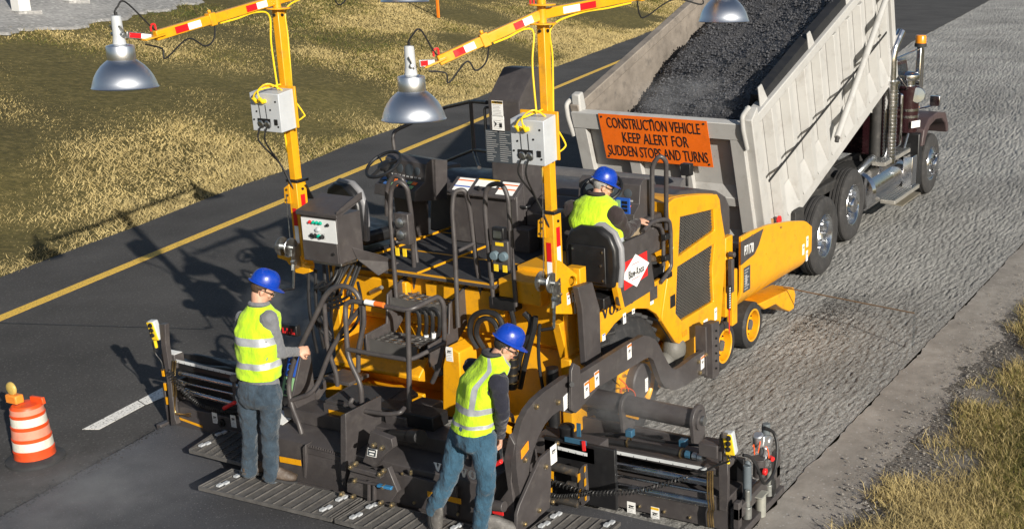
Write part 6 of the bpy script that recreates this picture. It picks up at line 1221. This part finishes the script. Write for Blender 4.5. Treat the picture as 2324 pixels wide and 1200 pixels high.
mb = MB(); q = PX(1768,500,y=5.38); mb.lathe(q, (0,-1,0), [(.06,-.01),(.06,.012),(.05,.018),(0,.02)], 16); part('tail_light', mb, RED, tr); mb = MB(); q = PX(1752,505,y=5.38); mb.box(q+V((-.06,0,-.06)), q+V((.06,.04,.04))); part('side_block', mb, paint('wood_block', (.4,.22,.08), .6), tr, .01)
# fuel tank, steps, pipes
mb = MB(); mb.cyl((17.05,5.62,.62),(18.75,5.62,.62),.33,32); tk = part('fuel_tank', mb, CHR, tr, .03, 3)
mb = MB(); mb.lathe((17.05,5.62,.62), (-1,0,0), [(.33,-.01),(.3,.05),(.15,.085),(0,.09)], 28); part('tank_end', mb, CHR, tk)
mb = MB(); mb.cyl((16.80,5.72,.66),(17.1,5.72,.66),.14,18); part('air_tank', mb, FRM, tr)
for z, y0, y1 in ((.97,5.28,5.50),(.38,5.10,5.34)):
    mb = MB(); mb.box((17.45,y0,z),(18.85,y1,z+.06)); s_ = part('step', mb, paint('step_alloy', (.4,.38,.34), .45, .6), tk, .006)
    for i in range(5): mb = MB(); y = y0+.02+i*(y1-y0-.04)/4; mb.box((17.46,y-.008,z+.06),(18.84,y+.008,z+.075)); part('step_rib', mb, STL, s_, smooth=False)
mb = MB(); mb.prism([(17.9,5.10,.26),(18.95,5.10,.26),(18.95,5.30,.27),(17.9,5.30,.27)], (0,0,.02)); part('checker_plate', mb, paint('checker_plate', (.42,.38,.3), .4, .7, bmp=.5, bs=50), tk)
mb = MB(); mb.box((18.5,5.14,.42),(18.78,5.30,.95)); part('step_bracket', mb, CHR, tk, .01)
# exhaust stack with perforated shield and curved tip
sx, sy = 17.88, 5.36
mb = MB(); mb.cyl((sx,sy,.95),(sx,sy,2.22),.105,24); sk = part('exhaust_stack', mb, CHR, tr)
for i in range(20): mb = MB(); mb.lathe((sx,sy,1.02+i*.056), UZ, [(.104,-.012),(.112,-.012),(.112,.012),(.104,.012)], 24, closed=True); part('shield_band', mb, CHR, sk)
mb = MB(); mb.cyl((sx,sy,2.2),(sx,sy,2.24),.135,24); part('shield_cap', mb, CHR, sk)
mb = MB(); mb.capl = False; mb.tube(fil([(sx,sy,2.2),(sx,sy,2.70),(sx+.22,sy-.06,2.98)], .25, 8), .07, 18, caps=False); part('stack_tip', mb, CHR, sk)
mb = MB(); mb.cyl((sx-.02,sy+.22,.95),(sx-.02,sy+.22,2.1),.10,16); part('intake_duct', mb, FRM, tr)
mb = MB(); mb.tube(spl([(17.7,5.55,1.02),(17.4,5.5,1.08),(17.1,5.55,.98),(16.9,5.7,.8)],6), .06, 12); part('exhaust_elbow', mb, STL, tr)
# cab, hood and fender
mb = MB(); mb.prism([(18.35,5.55,.95),(19.75,5.55,.95),(19.75,5.55,1.75),(19.35,5.55,2.45),(18.35,5.55,2.5)], (0,1.9,0)); cb = part('cab', mb, MAR, tr, .05, 3)
mb = MB(); mb.prism([(18.62,5.545,1.68),(19.62,5.545,1.68),(19.3,5.545,2.36),(18.62,5.545,2.38)], (0,.01,0)); part('side_window', mb, paint('dark_glass', (.02,.025,.03), .08), cb)
mb = MB(); mb.prism([(18.34,5.8,1.6),(18.34,7.2,1.6),(18.34,7.2,2.3),(18.34,5.8,2.3)], (.01,0,0)); part('rear_window', mb, paint('dark_glass', (.02,.025,.03), .08), cb)
mb = MB(); mb.prism([(19.7,5.75,1.0),(21.35,5.85,.95),(21.35,5.85,1.35),(21.2,5.85,1.47),(19.7,5.75,1.72)], (0,1.5,0)); hd_ = part('bonnet', mb, MAR, tr, .06, 3)
fr = [(19.35,.98),(19.45,1.25),(19.75,1.40),(20.3,1.44),(20.85,1.36),(21.1,1.1),(21.1,.98),(20.98,.98),(20.88,1.16),(20.6,1.28),(20.2,1.32),(19.8,1.26),(19.58,1.1),(19.5,.98)]
mb = MB(); mb.prism([(x, 5.22, z) for x, z in fr], (0,.62,0)); part('fender', mb, paint('fender_dull_maroon', (.06,.04,.04), .5, var=.2), hd_, .02)
mb = MB(); mb.box((19.3,5.26,.28),(19.52,5.8,1.2)); part('mud_flap', mb, BLK, tr, .02); mb = MB(); mb.box((18.9,5.4,.3),(19.3,5.8,1.05)); part('battery_box', mb, BLK, tr, .015)
mb = MB(); mb.cyl((19.15,5.46,1.25),(19.15,5.46,2.02),.20,26); ai = part('air_cleaner', mb, MAR, tr, .015)
for z in (1.52,1.63): mb = MB(); mb.lathe((19.15,5.46,z), UZ, [(.198,-.02),(.21,-.02),(.21,.02),(.198,.02)], 26, closed=True); part('chrome_band', mb, CHR, ai)
mb = MB(); mb.lathe((19.15,5.46,2.02), UZ, [(.12,0),(.12,.08),(.19,.09),(.20,.12),(.19,.18),(.14,.22),(0,.23)], 26); part('intake_cap', mb, CHR, ai)
mb = MB(); rect(mb, V((19.05,5.275,1.40)), V((.9,-.35,0)), UZ, -.12,-.055,.12,.055,.012,.01); part('white_plate', mb, WHT, ai)
mb = MB(); mb.box((19.42,5.33,1.80),(19.6,5.42,2.62)); mi = part('mirror', mb, CHR, tr, .02)
mb = MB(); mb.tube(fil([(18.2,5.5,2.50),(19.5,5.36,2.60),(19.66,5.36,2.56),(19.66,5.36,1.82),(19.1,5.5,1.75)], .06), .016, 8); part('mirror_frame', mb, CHR, mi); mb = MB(); mb.tube([(18.3,5.45,2.35),(19.0,5.4,1.95)], .014, 8); part('mirror_stay', mb, CHR, mi)
mb = MB(); mb.lathe((19.05,5.26,1.88), (-.9,-.3,.1), [(.12,-.03),(.13,0),(.12,.012),(0,.014)], 20); part('round_mirror', mb, CHR, mi)
mb = MB(); mb.lathe((19.5,5.37,2.62), UZ, [(.10,0),(.10,.05),(.09,.06),(0,.06)], 20); bc = part('beacon', mb, FRM, tr); mb = MB(); mb.lathe((19.5,5.37,2.68), UZ, [(.092,0),(.092,.11),(.08,.13),(0,.135)], 20); part('amber_dome', mb, AMB, bc)
mb = MB(); mb.tube(fil([(18.5,5.42,1.95),(18.5,5.36,1.95),(18.5,5.36,1.15),(18.5,5.42,1.1)], .05), .022, 8); part('grab_rail', mb, CHR, tr)
mb = MB(); q = V((20.55,5.35,1.58)); mb.box(q+V((-.03,-.09,-.08)), q+V((.05,.09,.10))); part('bonnet_mirror', mb, CHR, hd_, .01); mb = MB(); mb.cyl((20.55,5.4,1.5),(20.7,5.8,1.38),.014,8); part('mirror_arm', mb, CHR, hd_); mb = MB(); mb.box((21.0,5.80,1.32),(21.2,5.86,1.38)); part('marker_lamp', mb, AMB, hd_, .006)
mb = MB(); mb.tube([(18.7,5.36,1.0),(18.95,5.36,1.25)], .02, 8); part('small_pipe', mb, STL, tr)
# bed underside, hoist cylinder cover
mb = MB(); mb.prism([Bp(LB_-1.3,-.06,6.2), Bp(LB_-.05,-.06,6.2), Bp(LB_-.05,-.75,6.2)], (0,1.2,0)); part('bed_nose_brace', mb, BED, bed)
mb = MB(); mb.prism([Bp(LB_-1.15,-.10,5.62), Bp(LB_-.02,-.10,5.62), Bp(LB_-.02,-.62,5.62), Bp(LB_-.35,-.62,5.62)], (0,.04,0)); part('bed_nose_plate', mb, BED, bed)
# ================================================================ people
SKIN = paint('skin', (.52,.29,.20), .5, var=.1, dscale=12); HAIRB = paint('brown_hair', (.06,.035,.02), .7, var=.3, dscale=40, bmp=.5, bs=90); HAIRG = paint('grey_hair', (.3,.29,.28), .7, var=.3, dscale=40, bmp=.5, bs=90); HAIRD = paint('dark_hair', (.02,.016,.013), .7, var=.3, dscale=40, bmp=.5, bs=90)
HELM = paint('helmet_blue', (.004,.04,.34), .3, var=.08, coat=.3, dirt=(.05,.08,.25), dscale=9, dirtamt=.3)
def cloth(name, c, var=.1, fine=350, sc=7, b=.5, rough=.85, fade=None):
    m, t, p = mk(name); tc = nd(t, 'ShaderNodeTexCoord').outputs['Object']
    f = nz(t, sc, 6, .7, None, tc); col = ramp(t, f, [(.25, [q*(1-var) for q in c]), (.75, [q*(1+var) for q in (fade or c)])]); t.links.new(col, p.inputs['Base Color']); p.inputs['Roughness'].default_value = rough; p.inputs['Specular IOR Level'].default_value = .2; p.inputs['Sheen Weight'].default_value = .15
    b1 = bump(t, p, nz(t, 22, 5, .6, ((1,1,.5),), tc), b, .03); bump(t, p, nz(t, fine, 2, .5, None, tc), .25, .004, b1); return m
HIV = cloth('hi_vis_yellow', (.46,.72,.02), .06, sc=5); TAPE = paint('silver_tape', (.45,.47,.5), .35, .3, var=.12, dscale=14)
SWEAT = cloth('grey_sweater', (.16,.165,.18), .12, 500, 9); NAVY = cloth('navy_jacket', (.018,.019,.03), .15); DBRN = cloth('dark_brown_fleece', (.03,.022,.022), .15)
JEAN = cloth('blue_jeans', (.018,.03,.046), .35, 600, 6, .9, fade=(.042,.064,.088)); JEAN2 = cloth('teal_blue_jeans', (.02,.058,.095), .3, 600, 6, .9, fade=(.036,.09,.14)); KHAKI = cloth('khaki_trousers', (.25,.19,.12), .15)
SHOE = paint('brown_leather', (.06,.042,.03), .6, var=.3, dscale=14, dirt=(.22,.19,.16), bmp=.3, bs=40); SHOEG = paint('grey_leather', (.09,.085,.08), .6, var=.3, dscale=14, dirt=(.25,.24,.22), bmp=.3, bs=40)
def soft(name, mb, mat, parent, vox=.011, it=4, disp=0., size=.09, post=0):
    o = part(name, mb, mat, parent, smooth=False)
    r = o.modifiers.new('remesh', 'REMESH'); r.mode = 'VOXEL'; r.voxel_size = vox; r.use_smooth_shade = True
    s = o.modifiers.new('smooth', 'SMOOTH'); s.factor = .5; s.iterations = it
    if disp:
        tx = bpy.data.textures.new(name+'_folds', 'CLOUDS'); tx.noise_scale = size; tx.noise_depth = 2
        d = o.modifiers.new('folds', 'DISPLACE'); d.texture = tx; d.strength = disp; d.mid_level = .5; d.texture_coords = 'LOCAL'
        if post: s2 = o.modifiers.new('smooth2', 'SMOOTH'); s2.factor = .5; s2.iterations = post
    return o
def limb(mb, pts, n=14):
    P = [V(p) for p, r in pts]; rr = [r for p, r in pts]; Q = []; S = []
    for i in range(len(P)-1):
        for j in range(4): t = j/4; Q.append(P[i].lerp(P[i+1], t)); S.append(rr[i]*(1-t)+rr[i+1]*t)
    Q.append(P[-1]); S.append(rr[-1]); mb.tube(Q, S, n)
    for i in (0, len(P)-1): mb.ell(P[i], (rr[i],)*3, 12, 8)
    for i in range(1, len(P)-1): mb.ell(P[i], (rr[i],)*3, 12, 8)
def ringpts(c, r, f, rx, ry, n=32, e=2.4):
    out = []
    for j in range(n):
        a = 2*PI*j/n; ca, sa = math.cos(a), math.sin(a)
        out.append(V(c)+r*(rx*math.copysign(abs(ca)**(2/e), ca))+f*(ry*math.copysign(abs(sa)**(2/e), sa)))
    return out
def interp(keys, k):
    """smooth interpolation of keyed rings (t, centre, rx, ry)"""
    ts = [q[0] for q in keys]; out = []
    for i in range(k+1):
        t = ts[0]+(ts[-1]-ts[0])*i/k; j = min(len(ts)-2, max(0, int(np.searchsorted(ts, t, side='right'))-1)); s = (t-ts[j])/(ts[j+1]-ts[j]); e = s*s*(3-2*s)
        out.append((t, V(keys[j][1]).lerp(V(keys[j+1][1]), s), keys[j][2]*(1-e)+keys[j+1][2]*e, keys[j][3]*(1-e)+keys[j+1][3]*e))
    return out
def hand(mb, wr, d, pn, side, curl):
    """palm, four unequal bent fingers, thumb from the side of the palm; pn is the palm normal"""
    wr, d = V(wr), V(d).normalized(); pn = V(pn); pn = (pn-d*pn.dot(d)).normalized(); s = d.cross(pn)*side
    mb.ell(wr+d*.05, (.043, .019, .056), 12, 8, d, s); limb(mb, [(wr-d*.05, .031), (wr+d*.02, .028)], 10)
    for i, (o, L) in enumerate(((.031,.066),(.011,.075),(-.010,.070),(-.029,.055))):
        p = wr+d*.088+s*o; q = d.copy(); pts = [(wr+d*.06+s*o*.8, .0105), (p, .0105)]; ang = 0
        for k, f_ in enumerate((.45,.32,.23)):
            ang += curl*(1, 1, .7)[k]; q = d*math.cos(ang)+pn*math.sin(ang); p = p+q*L*f_*1.15; pts.append((p, .0098-.0009*k))
        limb(mb, pts, 8)
    q = (s*.8+d*.5+pn*.25).normalized(); p0 = wr+d*.03+s*.03; p1 = p0+q*.035; p2 = p1+(d*.75+pn*min(1, curl)*.9+s*.1).normalized()*.032; p3 = p2+(d*.6+pn*curl-s*.3).normalized()*.024
    limb(mb, [(p0,.014),(p1,.0125),(p2,.0115),(p3,.0095)], 8)
def person(lab, J, torso_yaw, head_yaw, head_pitch, c, sit=False):
    t = thing('person', lab, 'person', J['base'], None); T = R(torso_yaw); f = V((math.cos(T), math.sin(T), 0)); r = V((f.y, -f.x, 0))
    pel, chest, neck, head = [V(J[k]) for k in ('pelvis','chest','neck','head')]
    H = R(head_yaw); hf0 = V((math.cos(H), math.sin(H), 0)); hr = V((hf0.y, -hf0.x, 0)); hp = R(head_pitch); hf = hf0*math.cos(hp)-UZ*math.sin(hp); hu = hr.cross(hf); HS = .86; hr, hf, hu = hr*HS, hf*HS, hu*HS; q3 = lambda *r_: tuple(x*HS for x in r_)
    # body: one continuous skin mesh under the clothes
    mb = MB()
    mb.ell(head+hu*.02, q3(.076,.096,.108), 20, 14, hu, hr); mb.ell(head+hf*.03-hu*.06, q3(.056,.062,.062), 16, 10, hu, hr); mb.ell(head+hf*.065-hu*.10, q3(.03,.025,.022), 10, 8, hu, hr)
    mb.ell(head+hf*.100-hu*.03, q3(.013,.02,.024), 10, 8, hu, hr); mb.ell(head+hf*.088-hu*.068, q3(.026,.014,.012), 10, 6, hu, hr); mb.ell(head+hf*.085+hu*.01, q3(.05,.016,.012), 10, 6, hu, hr)
    for s in (-1, 1): mb.ell(head+hr*(.079*s)-hf*.008-hu*.02, q3(.011,.02,.034), 10, 8, hu, hr); mb.ell(head+hr*(.045*s)+hf*.065-hu*.035, q3(.022,.018,.02), 8, 6, hu, hr)
    limb(mb, [(neck-UZ*.06, .062), (head-hf*.015-hu*.06, .053)])
    limb(mb, [(pel, .09), (chest, .10), (neck-UZ*.09, .07)])
    for s, k in ((-1,'L'),(1,'R')):
        sh, el, wr = [V(J[q+k]) for q in ('sh','el','wr')]; limb(mb, [(chest.lerp(sh,.4)+UZ*.02, .06), (sh, .046), (el, .04), (wr, .029)], 10)
        hand(mb, wr, J['hd'+k], J['pn'+k], 1 if k == 'L' else -1, J.get('curl'+k, .8))
        hip, kn, an = [V(J[q+k]) for q in ('hip','kn','an')]; limb(mb, [(hip, .075), (kn, .052), (an, .038)], 10)
    soft('body', mb, SKIN, t, .0068, 2)
    # face details
    for s in (-1, 1): mb = MB(); mb.ell(head+hr*(.032*s)+hf*.088-hu*.008, q3(.013,.007,.008), 10, 6, hu, hr); part('eye', mb, BLK, t)
    mb = MB(); mb.ell(head+hf*.102-hu*.07, q3(.024,.006,.007), 10, 6, hu, hr); part('mouth', mb, paint('lips', (.4,.15,.12), .5), t)
    # hair below the helmet
    mb = MB(); n = 22
    for i in range(-n, n+1):
        pass
    mb.ell(head+hu*.026-hf*.012, q3(.083,.099,.10), 20, 12, hu, hr); hv = part('hair', mb, c['hair'], t)
    me = hv.data; off = wl(t)      # cut the face out of the hair shell
    import bmesh
    bm = bmesh.new(); bm.from_mesh(me); dele = [v for v in bm.verts if (v.co+off-head).dot(hf) > .0207 or (v.co+off-head).dot(hu) < -.0555 or ((v.co+off-head).dot(hf) > -.0148 and (v.co+off-head).dot(hu) < -.0074)]
    bmesh.ops.delete(bm, geom=dele, context='VERTS'); bm.to_mesh(me); bm.free(); so_ = hv.modifiers.new('thick', 'SOLIDIFY'); so_.thickness = .006
    # hard hat
    hc = head+hu*.055-hf*.004; mb = MB(); N_ = 36; prof = [(1.0,-.012),(1.0,.0),(.985,.03),(.93,.062),(.80,.094),(.6,.116),(.35,.129),(.12,.134)]
    rings = []
    for q, h in prof:
        rg = []
        for j in range(N_):
            a = 2*PI*j/N_; ridge = .007*max(0, math.cos(a*1))*0; rg.append(hc+hr*(.105*q*math.sin(a))+hf*(.129*q*math.cos(a))+hu*(h+(.006 if abs(math.sin(a)) < .22 and .2 < q < .97 else 0)))
        rings.append(rg)
    mb.loft(rings); hat = part('hard_hat', mb, HELM, t); sm = hat.modifiers.new('sub', 'SUBSURF'); sm.levels = 1; sm.render_levels = 1
    rg1, rg2 = [], []
    for j in range(N_):
        a = 2*PI*j/N_; pk = .012+.052*max(0, math.cos(a))**1.5; rg1.append(hc+hr*(.102*math.sin(a))+hf*(.127*math.cos(a))-hu*.008); rg2.append(hc+hr*((.106+.007)*math.sin(a))+hf*(.131*math.cos(a)+pk*math.cos(a))-hu*(.014+.012*max(0, math.cos(a))))
    mb = MB(); mb.loft([rg1, rg2, [p+hu*.005 for p in rg2], [p+hu*.008 for p in rg1]], caps=False); part('hat_brim', mb, HELM, hat)
    mb = MB()
    for s in (-1,1):
        for k in range(3): mb.obox(hc+hu*(.112-.01*k)+hr*(s*(.04+.012*k))-hf*.02, (.09,.006,.006), hf, hr)
    part('hat_vents', mb, HELM, hat); mb = MB(); mb.obox(hc+hr*.108*c.get('tagside',-1)*.75-hf*.095+hu*.015, (.045,.004,.02), hr-hf*.8*-c.get('tagside',-1)*-1, hu); part('hat_label', mb, WHT, hat)
    mb = MB(); q = [head+hr*.083-hf*.04-hu*.0, head+hr*.088+hf*.03, head+hr*.06+hf*.10-hu*.008, head+hr*.0+hf*.112-hu*.004, head-hr*.06+hf*.10-hu*.008, head-hr*.088+hf*.03, head-hr*.083-hf*.04]; mb.tube(spl(q, 4), .0035, 6); part('glasses_frame', mb, BLK, t)
    for s in (-1,1): mb = MB(); mb.ell(head+hr*(.033*s)+hf*.108-hu*.014, q3(.026,.004,.018), 12, 8, hu, hr); part('glasses_lens', mb, paint('clear_lens', (.25,.27,.28), .1), t)
    # top: torso and sleeves
    mb = MB(); b = c.get('bulk', 1.)
    keys = [(0, pel-UZ*c.get('drop',.06), .165*b, .115*b), (.25, pel+(chest-pel)*.35, .163*b, .115*b), (.6, chest, .185*b, .128*b), (.88, neck-UZ*.07, .165*b, .10*b), (1, neck+UZ*.015, .07, .065)]
    mb.loft([ringpts(cc, r, f, rx, ry, 24) for _, cc, rx, ry in interp(keys, 18)])
    for k in 'LR':
        sh, el, wr = [V(J[q+k]) for q in ('sh','el','wr')]; s0 = V(J['sh'+k]); limb(mb, [(neck.lerp(s0,.55)-UZ*.07, .075*b), (sh, .072*b), (sh.lerp(el,.5), .064*b), (el, .056*b), (el.lerp(wr,.6), .047*b), (wr-(wr-el).normalized()*.005, .041)])
    soft('top', mb, c['top'], t, .011, 4, .028, .065, 2)
    if c.get('collar'): mb = MB(); mb.tube([neck+r*(.067*math.cos(a))+f*(.062*math.sin(a))+UZ*(.02-.01*math.sin(a)) for a in np.linspace(0,2*PI,17)[:-1]], .017, 8, closed=True); part('collar', mb, c['collar'], t)
    # hi-vis vest with reflective tape
    vb = c.get('vest_len', .0); K = 44
    vk = [(0, pel+(chest-pel)*vb, .192*b, .145*b), (.3, pel+(chest-pel)*(vb+.35), .186*b, .14*b), (.62, chest+UZ*.02, .195*b, .145*b), (.86, neck-UZ*.065, .178*b, .115*b), (.95, neck-UZ*.02, .125*b, .09*b), (1, neck+UZ*.012, .082, .076)]
    rings = []
    for t_, cc, rx, ry in interp(vk, K):
        pts = ringpts(cc, r, f, rx, ry, 40, 2.3)
        for j in range(40):
            w_ = noise.noise(V((math.cos(2*PI*j/40)*1.7+J['base'][1]*7, math.sin(2*PI*j/40)*1.7, t_*5)))*.022+noise.noise(V((math.cos(2*PI*j/40)*4, math.sin(2*PI*j/40)*4+9, t_*9+J['base'][0])))*.012
            d_ = (pts[j]-cc).normalized(); pts[j] = pts[j]+d_*w_*min(1, (1-t_)*4)*(1.0)
        rings.append(pts)
    def mf(i, j):
        t_ = i/K
        for a, b_ in c['bands']:
            if a <= t_ < b_: return 1
        if c.get('vert') and t_ > c['bands'][-1][1]-.01:
            a = (j+.5)/40
            for q in (.13, .37, .63, .87):
                if abs(a-q) < .022: return 1
        return 0
    mb = MB(); mb.loft(rings, caps=False, matf=mf); vs = part('hi_vis_vest', mb, [HIV, TAPE], t); so2 = vs.modifiers.new('thick', 'SOLIDIFY'); so2.thickness = .006; sb = vs.modifiers.new('sub', 'SUBSURF'); sb.levels = 1; sb.render_levels = 1
    # trousers
    mb = MB(); lw = c.get('leg', 1.)
    mb.loft([ringpts(pel+UZ*h-f*.01, r, f, rx, ry, 24) for h, rx, ry in ((.08,.15,.11),(.0,.168,.125),(-.09,.172,.125),(-.14,.12,.08))]) if not sit else mb.ell(pel, (.17,.14,.13))
    for k in 'LR':
        hip, kn, an = [V(J[q+k]) for q in ('hip','kn','an')]; dn_ = (an-kn).normalized()
        limb(mb, [(hip, .098*lw), (hip.lerp(kn,.5), .086*lw), (kn, .070*lw), (kn.lerp(an,.5), .068*lw), (an+dn_*.01, .066*lw)])
    soft('trousers', mb, c['trousers'], t, .011, 3, .03, .06, 2)
    for k in 'LR':
        an, to = V(J['an'+k]), V(J['to'+k]); d_ = (to-an); d_ = V((d_.x, d_.y, d_.z)); fd = d_.normalized(); sd = fd.cross(UZ).normalized(); up = sd.cross(fd); so3 = to-fd*.20; mb = MB()
        rg = []
        for s_, w_, h_ in ((0,.026,.05),(.05,.037,.09),(.25,.04,.10),(.45,.042,.085),(.65,.049,.066),(.85,.045,.05),(.97,.026,.036)):
            cc = so3+fd*(.27*s_); rg.append([cc+sd*(w_*math.cos(a))+up*(h_*max(0, math.sin(a))) for a in np.linspace(0, PI, 11)]+[cc+sd*(-w_*.95)-up*.012, cc+sd*(w_*.95)-up*.012])
        mb.loft(rg); sh_ = part('shoe', mb, c['shoe'], t); sb = sh_.modifiers.new('sub', 'SUBSURF'); sb.levels = 1; sb.render_levels = 1
        mb = MB(); mb.loft([[p for p in (cc+sd*(w_+.004)-up*.008, cc+sd*(w_+.004)-up*.028, cc-sd*(w_+.004)-up*.028, cc-sd*(w_+.004)-up*.008)] for cc, w_ in [(so3+fd*(.27*s_), w_) for s_, w_ in ((-.01,.024),(.06,.037),(.25,.039),(.45,.041),(.65,.049),(.85,.045),(1.0,.024))]]); part('sole', mb, RUB, sh_)
    return t
x1 = 6.36; A1 = Xp(x1); gz = .205
aL, aR = PX(568,1084,z=gz), PX(618,1096,z=gz)
J1 = dict(base=(x1, 7.07, gz), pelvis=PX(590,882,x=x1), chest=PX(584,752,x=x1+.03), neck=PX(588,694,x=x1+.06), head=PX(596,655,x=x1+.10),
    shL=PX(552,722,x=x1+.04), shR=PX(610,722,x=x1+.02), elL=PX(548,800,x=x1+.22), elR=PX(634,800,x=x1+.10), wrL=PX(580,815,x=x1+.42), wrR=PX(672,798,x=x1+.36),
    hdL=(.6,-.7,-.1), hdR=(.85,-.5,-.02), pnL=(0,-.3,-1), pnR=(-.4,.7,-.25), curlL=.5, curlR=1.0,
    hipL=PX(563,892,x=x1), hipR=PX(614,894,x=x1+.0), knL=PX(569,988,x=x1+.02), knR=PX(612,992,x=x1+.03), anL=aL+UZ*.07, anR=aR+UZ*.07, toL=aL+V((.12,-.05,.0))+UZ*.03, toR=aR+V((.085,-.10,.0))+UZ*.03)
person('man in grey sweater and blue jeans holding the stair rail at the left walkway', J1, 5, -38, 28, dict(top=SWEAT, trousers=JEAN, shoe=SHOE, hair=HAIRB, collar=SWEAT, bands=((.18,.27),(.46,.55)), drop=.10, vest_len=.22, leg=.95, bulk=.92))
x2 = 6.42; fL, fR = PX(972,1188,z=gz+.05), PX(1092,1212,z=gz)
J2 = dict(base=(x2, 5.2, gz), pelvis=PX(1072,975,x=x2), chest=PX(1092,868,x=x2+.02), neck=PX(1118,806,x=x2+.06), head=PX(1148,784,x=x2+.12),
    shL=PX(1072,832,x=x2+.16), shR=PX(1132,868,x=x2-.06), elL=PX(1112,900,x=x2+.34), elR=PX(1140,938,x=x2-.02), wrL=PX(1130,930,x=x2+.45), wrR=PX(1134,986,x=x2+.14),
    hdL=(.4,-.8,-.3), hdR=(.1,.1,-1), pnL=(0,-.3,-1), pnR=(-.6,.6,0), curlL=.5, curlR=1.0,
    hipL=PX(1046,986,x=x2+.02), hipR=PX(1097,990,x=x2-.02), knL=PX(1020,1082,x=x2-.06), knR=PX(1104,1094,x=x2-.05), anL=PX(985,1152,x=fL.x+.06), anR=fR+UZ*.075, toL=PX(990,1186,z=gz+.035), toR=fR+V((.12,-.17,.03)))
person('man leaning over in a dark navy jacket with one hand on a crank handle', J2, -32, -48, 32, dict(top=NAVY, trousers=JEAN2, shoe=SHOEG, hair=HAIRD, collar=paint('dark_collar', (.03,.03,.035), .8), bands=((.10,.165),(.34,.405)), vert=True, vest_len=.05, drop=.02, bulk=.95, leg=.98))
x3 = 8.58
J3 = dict(base=(x3, 5.1, 1.7), pelvis=V((8.56,5.09,1.84)), chest=PX(1345,500,x=8.56), neck=PX(1353,444,x=8.60), head=PX(1368,421,x=8.65),
    shL=PX(1298,475,x=8.58), shR=PX(1396,488,x=8.56), elL=V((8.84,5.40,2.0)), elR=PX(1418,528,x=8.72), wrL=V((9.0,5.42,2.16)), wrR=PX(1445,505,x=9.0),
    hdL=(.7,-.1,.1), hdR=(.9,-.25,.1), pnL=(0,0,-1), pnR=(0,.2,-1), curlL=.8, curlR=.5,
    hipL=V((8.6,5.20,1.80)), hipR=V((8.6,5.06,1.80)), knL=V((9.0,5.26,1.88)), knR=V((9.02,5.05,1.90)), anL=V((9.14,5.22,1.66)), anR=V((9.1,5.05,1.60)), toL=V((9.32,5.2,1.62)), toR=V((9.3,5.03,1.56)))
person('man with grey hair sitting in the right operator seat with his back to us', J3, -8, -42, 24, dict(top=DBRN, trousers=KHAKI, shoe=SHOE, hair=HAIRG, collar=paint('brown_collar', (.03,.022,.022), .9), bands=((.02,.12),(.24,.33)), vest_len=.05, bulk=1.18, drop=.0, leg=1.0), sit=True)
# ================================================================ steam
def steam(c, rad, dens, seed, lab, ns=2.2, drift=(.3,.5,0)):
    mb = MB(); mb.ell((0,0,0), (1,1,1), 20, 12); me = mb.mesh('steam'); m = bpy.data.materials.new('steam'); m.use_nodes = True; t = m.node_tree
    for q in list(t.nodes): t.nodes.remove(q)
    out = nd(t, 'ShaderNodeOutputMaterial'); pv_ = nd(t, 'ShaderNodeVolumePrincipled'); tc = nd(t, 'ShaderNodeTexCoord').outputs['Object']
    pv_.inputs['Color'].default_value = (.95,.95,.96,1); pv_.inputs['Anisotropy'].default_value = .2
    ln = nd(t, 'ShaderNodeVectorMath', operation='LENGTH'); t.links.new(tc, ln.inputs[0]); g = ramp(t, ln.outputs['Value'], [(.0, (1,1,1)), (.95, (0,0,0))])
    mp = nd(t, 'ShaderNodeMapping'); mp.inputs['Location'].default_value = (seed, seed*.7, 0); t.links.new(tc, mp.inputs[0])
    n = nz(t, ns, 5, .6, None, mp.outputs[0]); k = ramp(t, n, [(.42, (0,0,0)), (.72, (1,1,1))])
    a = nd(t, 'ShaderNodeMath', operation='MULTIPLY'); t.links.new(g, a.inputs[0]); t.links.new(k, a.inputs[1]); b = nd(t, 'ShaderNodeMath', operation='MULTIPLY'); t.links.new(a.outputs[0], b.inputs[0]); b.inputs[1].default_value = dens
    t.links.new(b.outputs[0], pv_.inputs['Density']); t.links.new(pv_.outputs[0], out.inputs['Volume']); me.materials.append(m)
    o = bpy.data.objects.new('steam', me); COL.objects.link(o); o.location = c; o.scale = rad; o['kind'] = 'stuff'; o['label'] = lab; o['category'] = 'steam'
steam((8.0,4.5,.72), (.5,.85,.42), 2.4, 3.1, 'thin steam drifting over the auger tube at the right end of the screed')
steam((8.3,8.45,.85), (.6,.7,.55), 2.4, 7.7, 'thin steam rising behind the left end of the screed')
steam(Bp(.75,1.62,6.55), (.9,.9,.3), 2.0, 5.3, 'thin steam over the hot load near the tailgate')
steam((5.5,8.0,.30), (.9,1.1,.32), 1.6, 9.9, 'faint steam lying on the fresh asphalt behind the walkway')
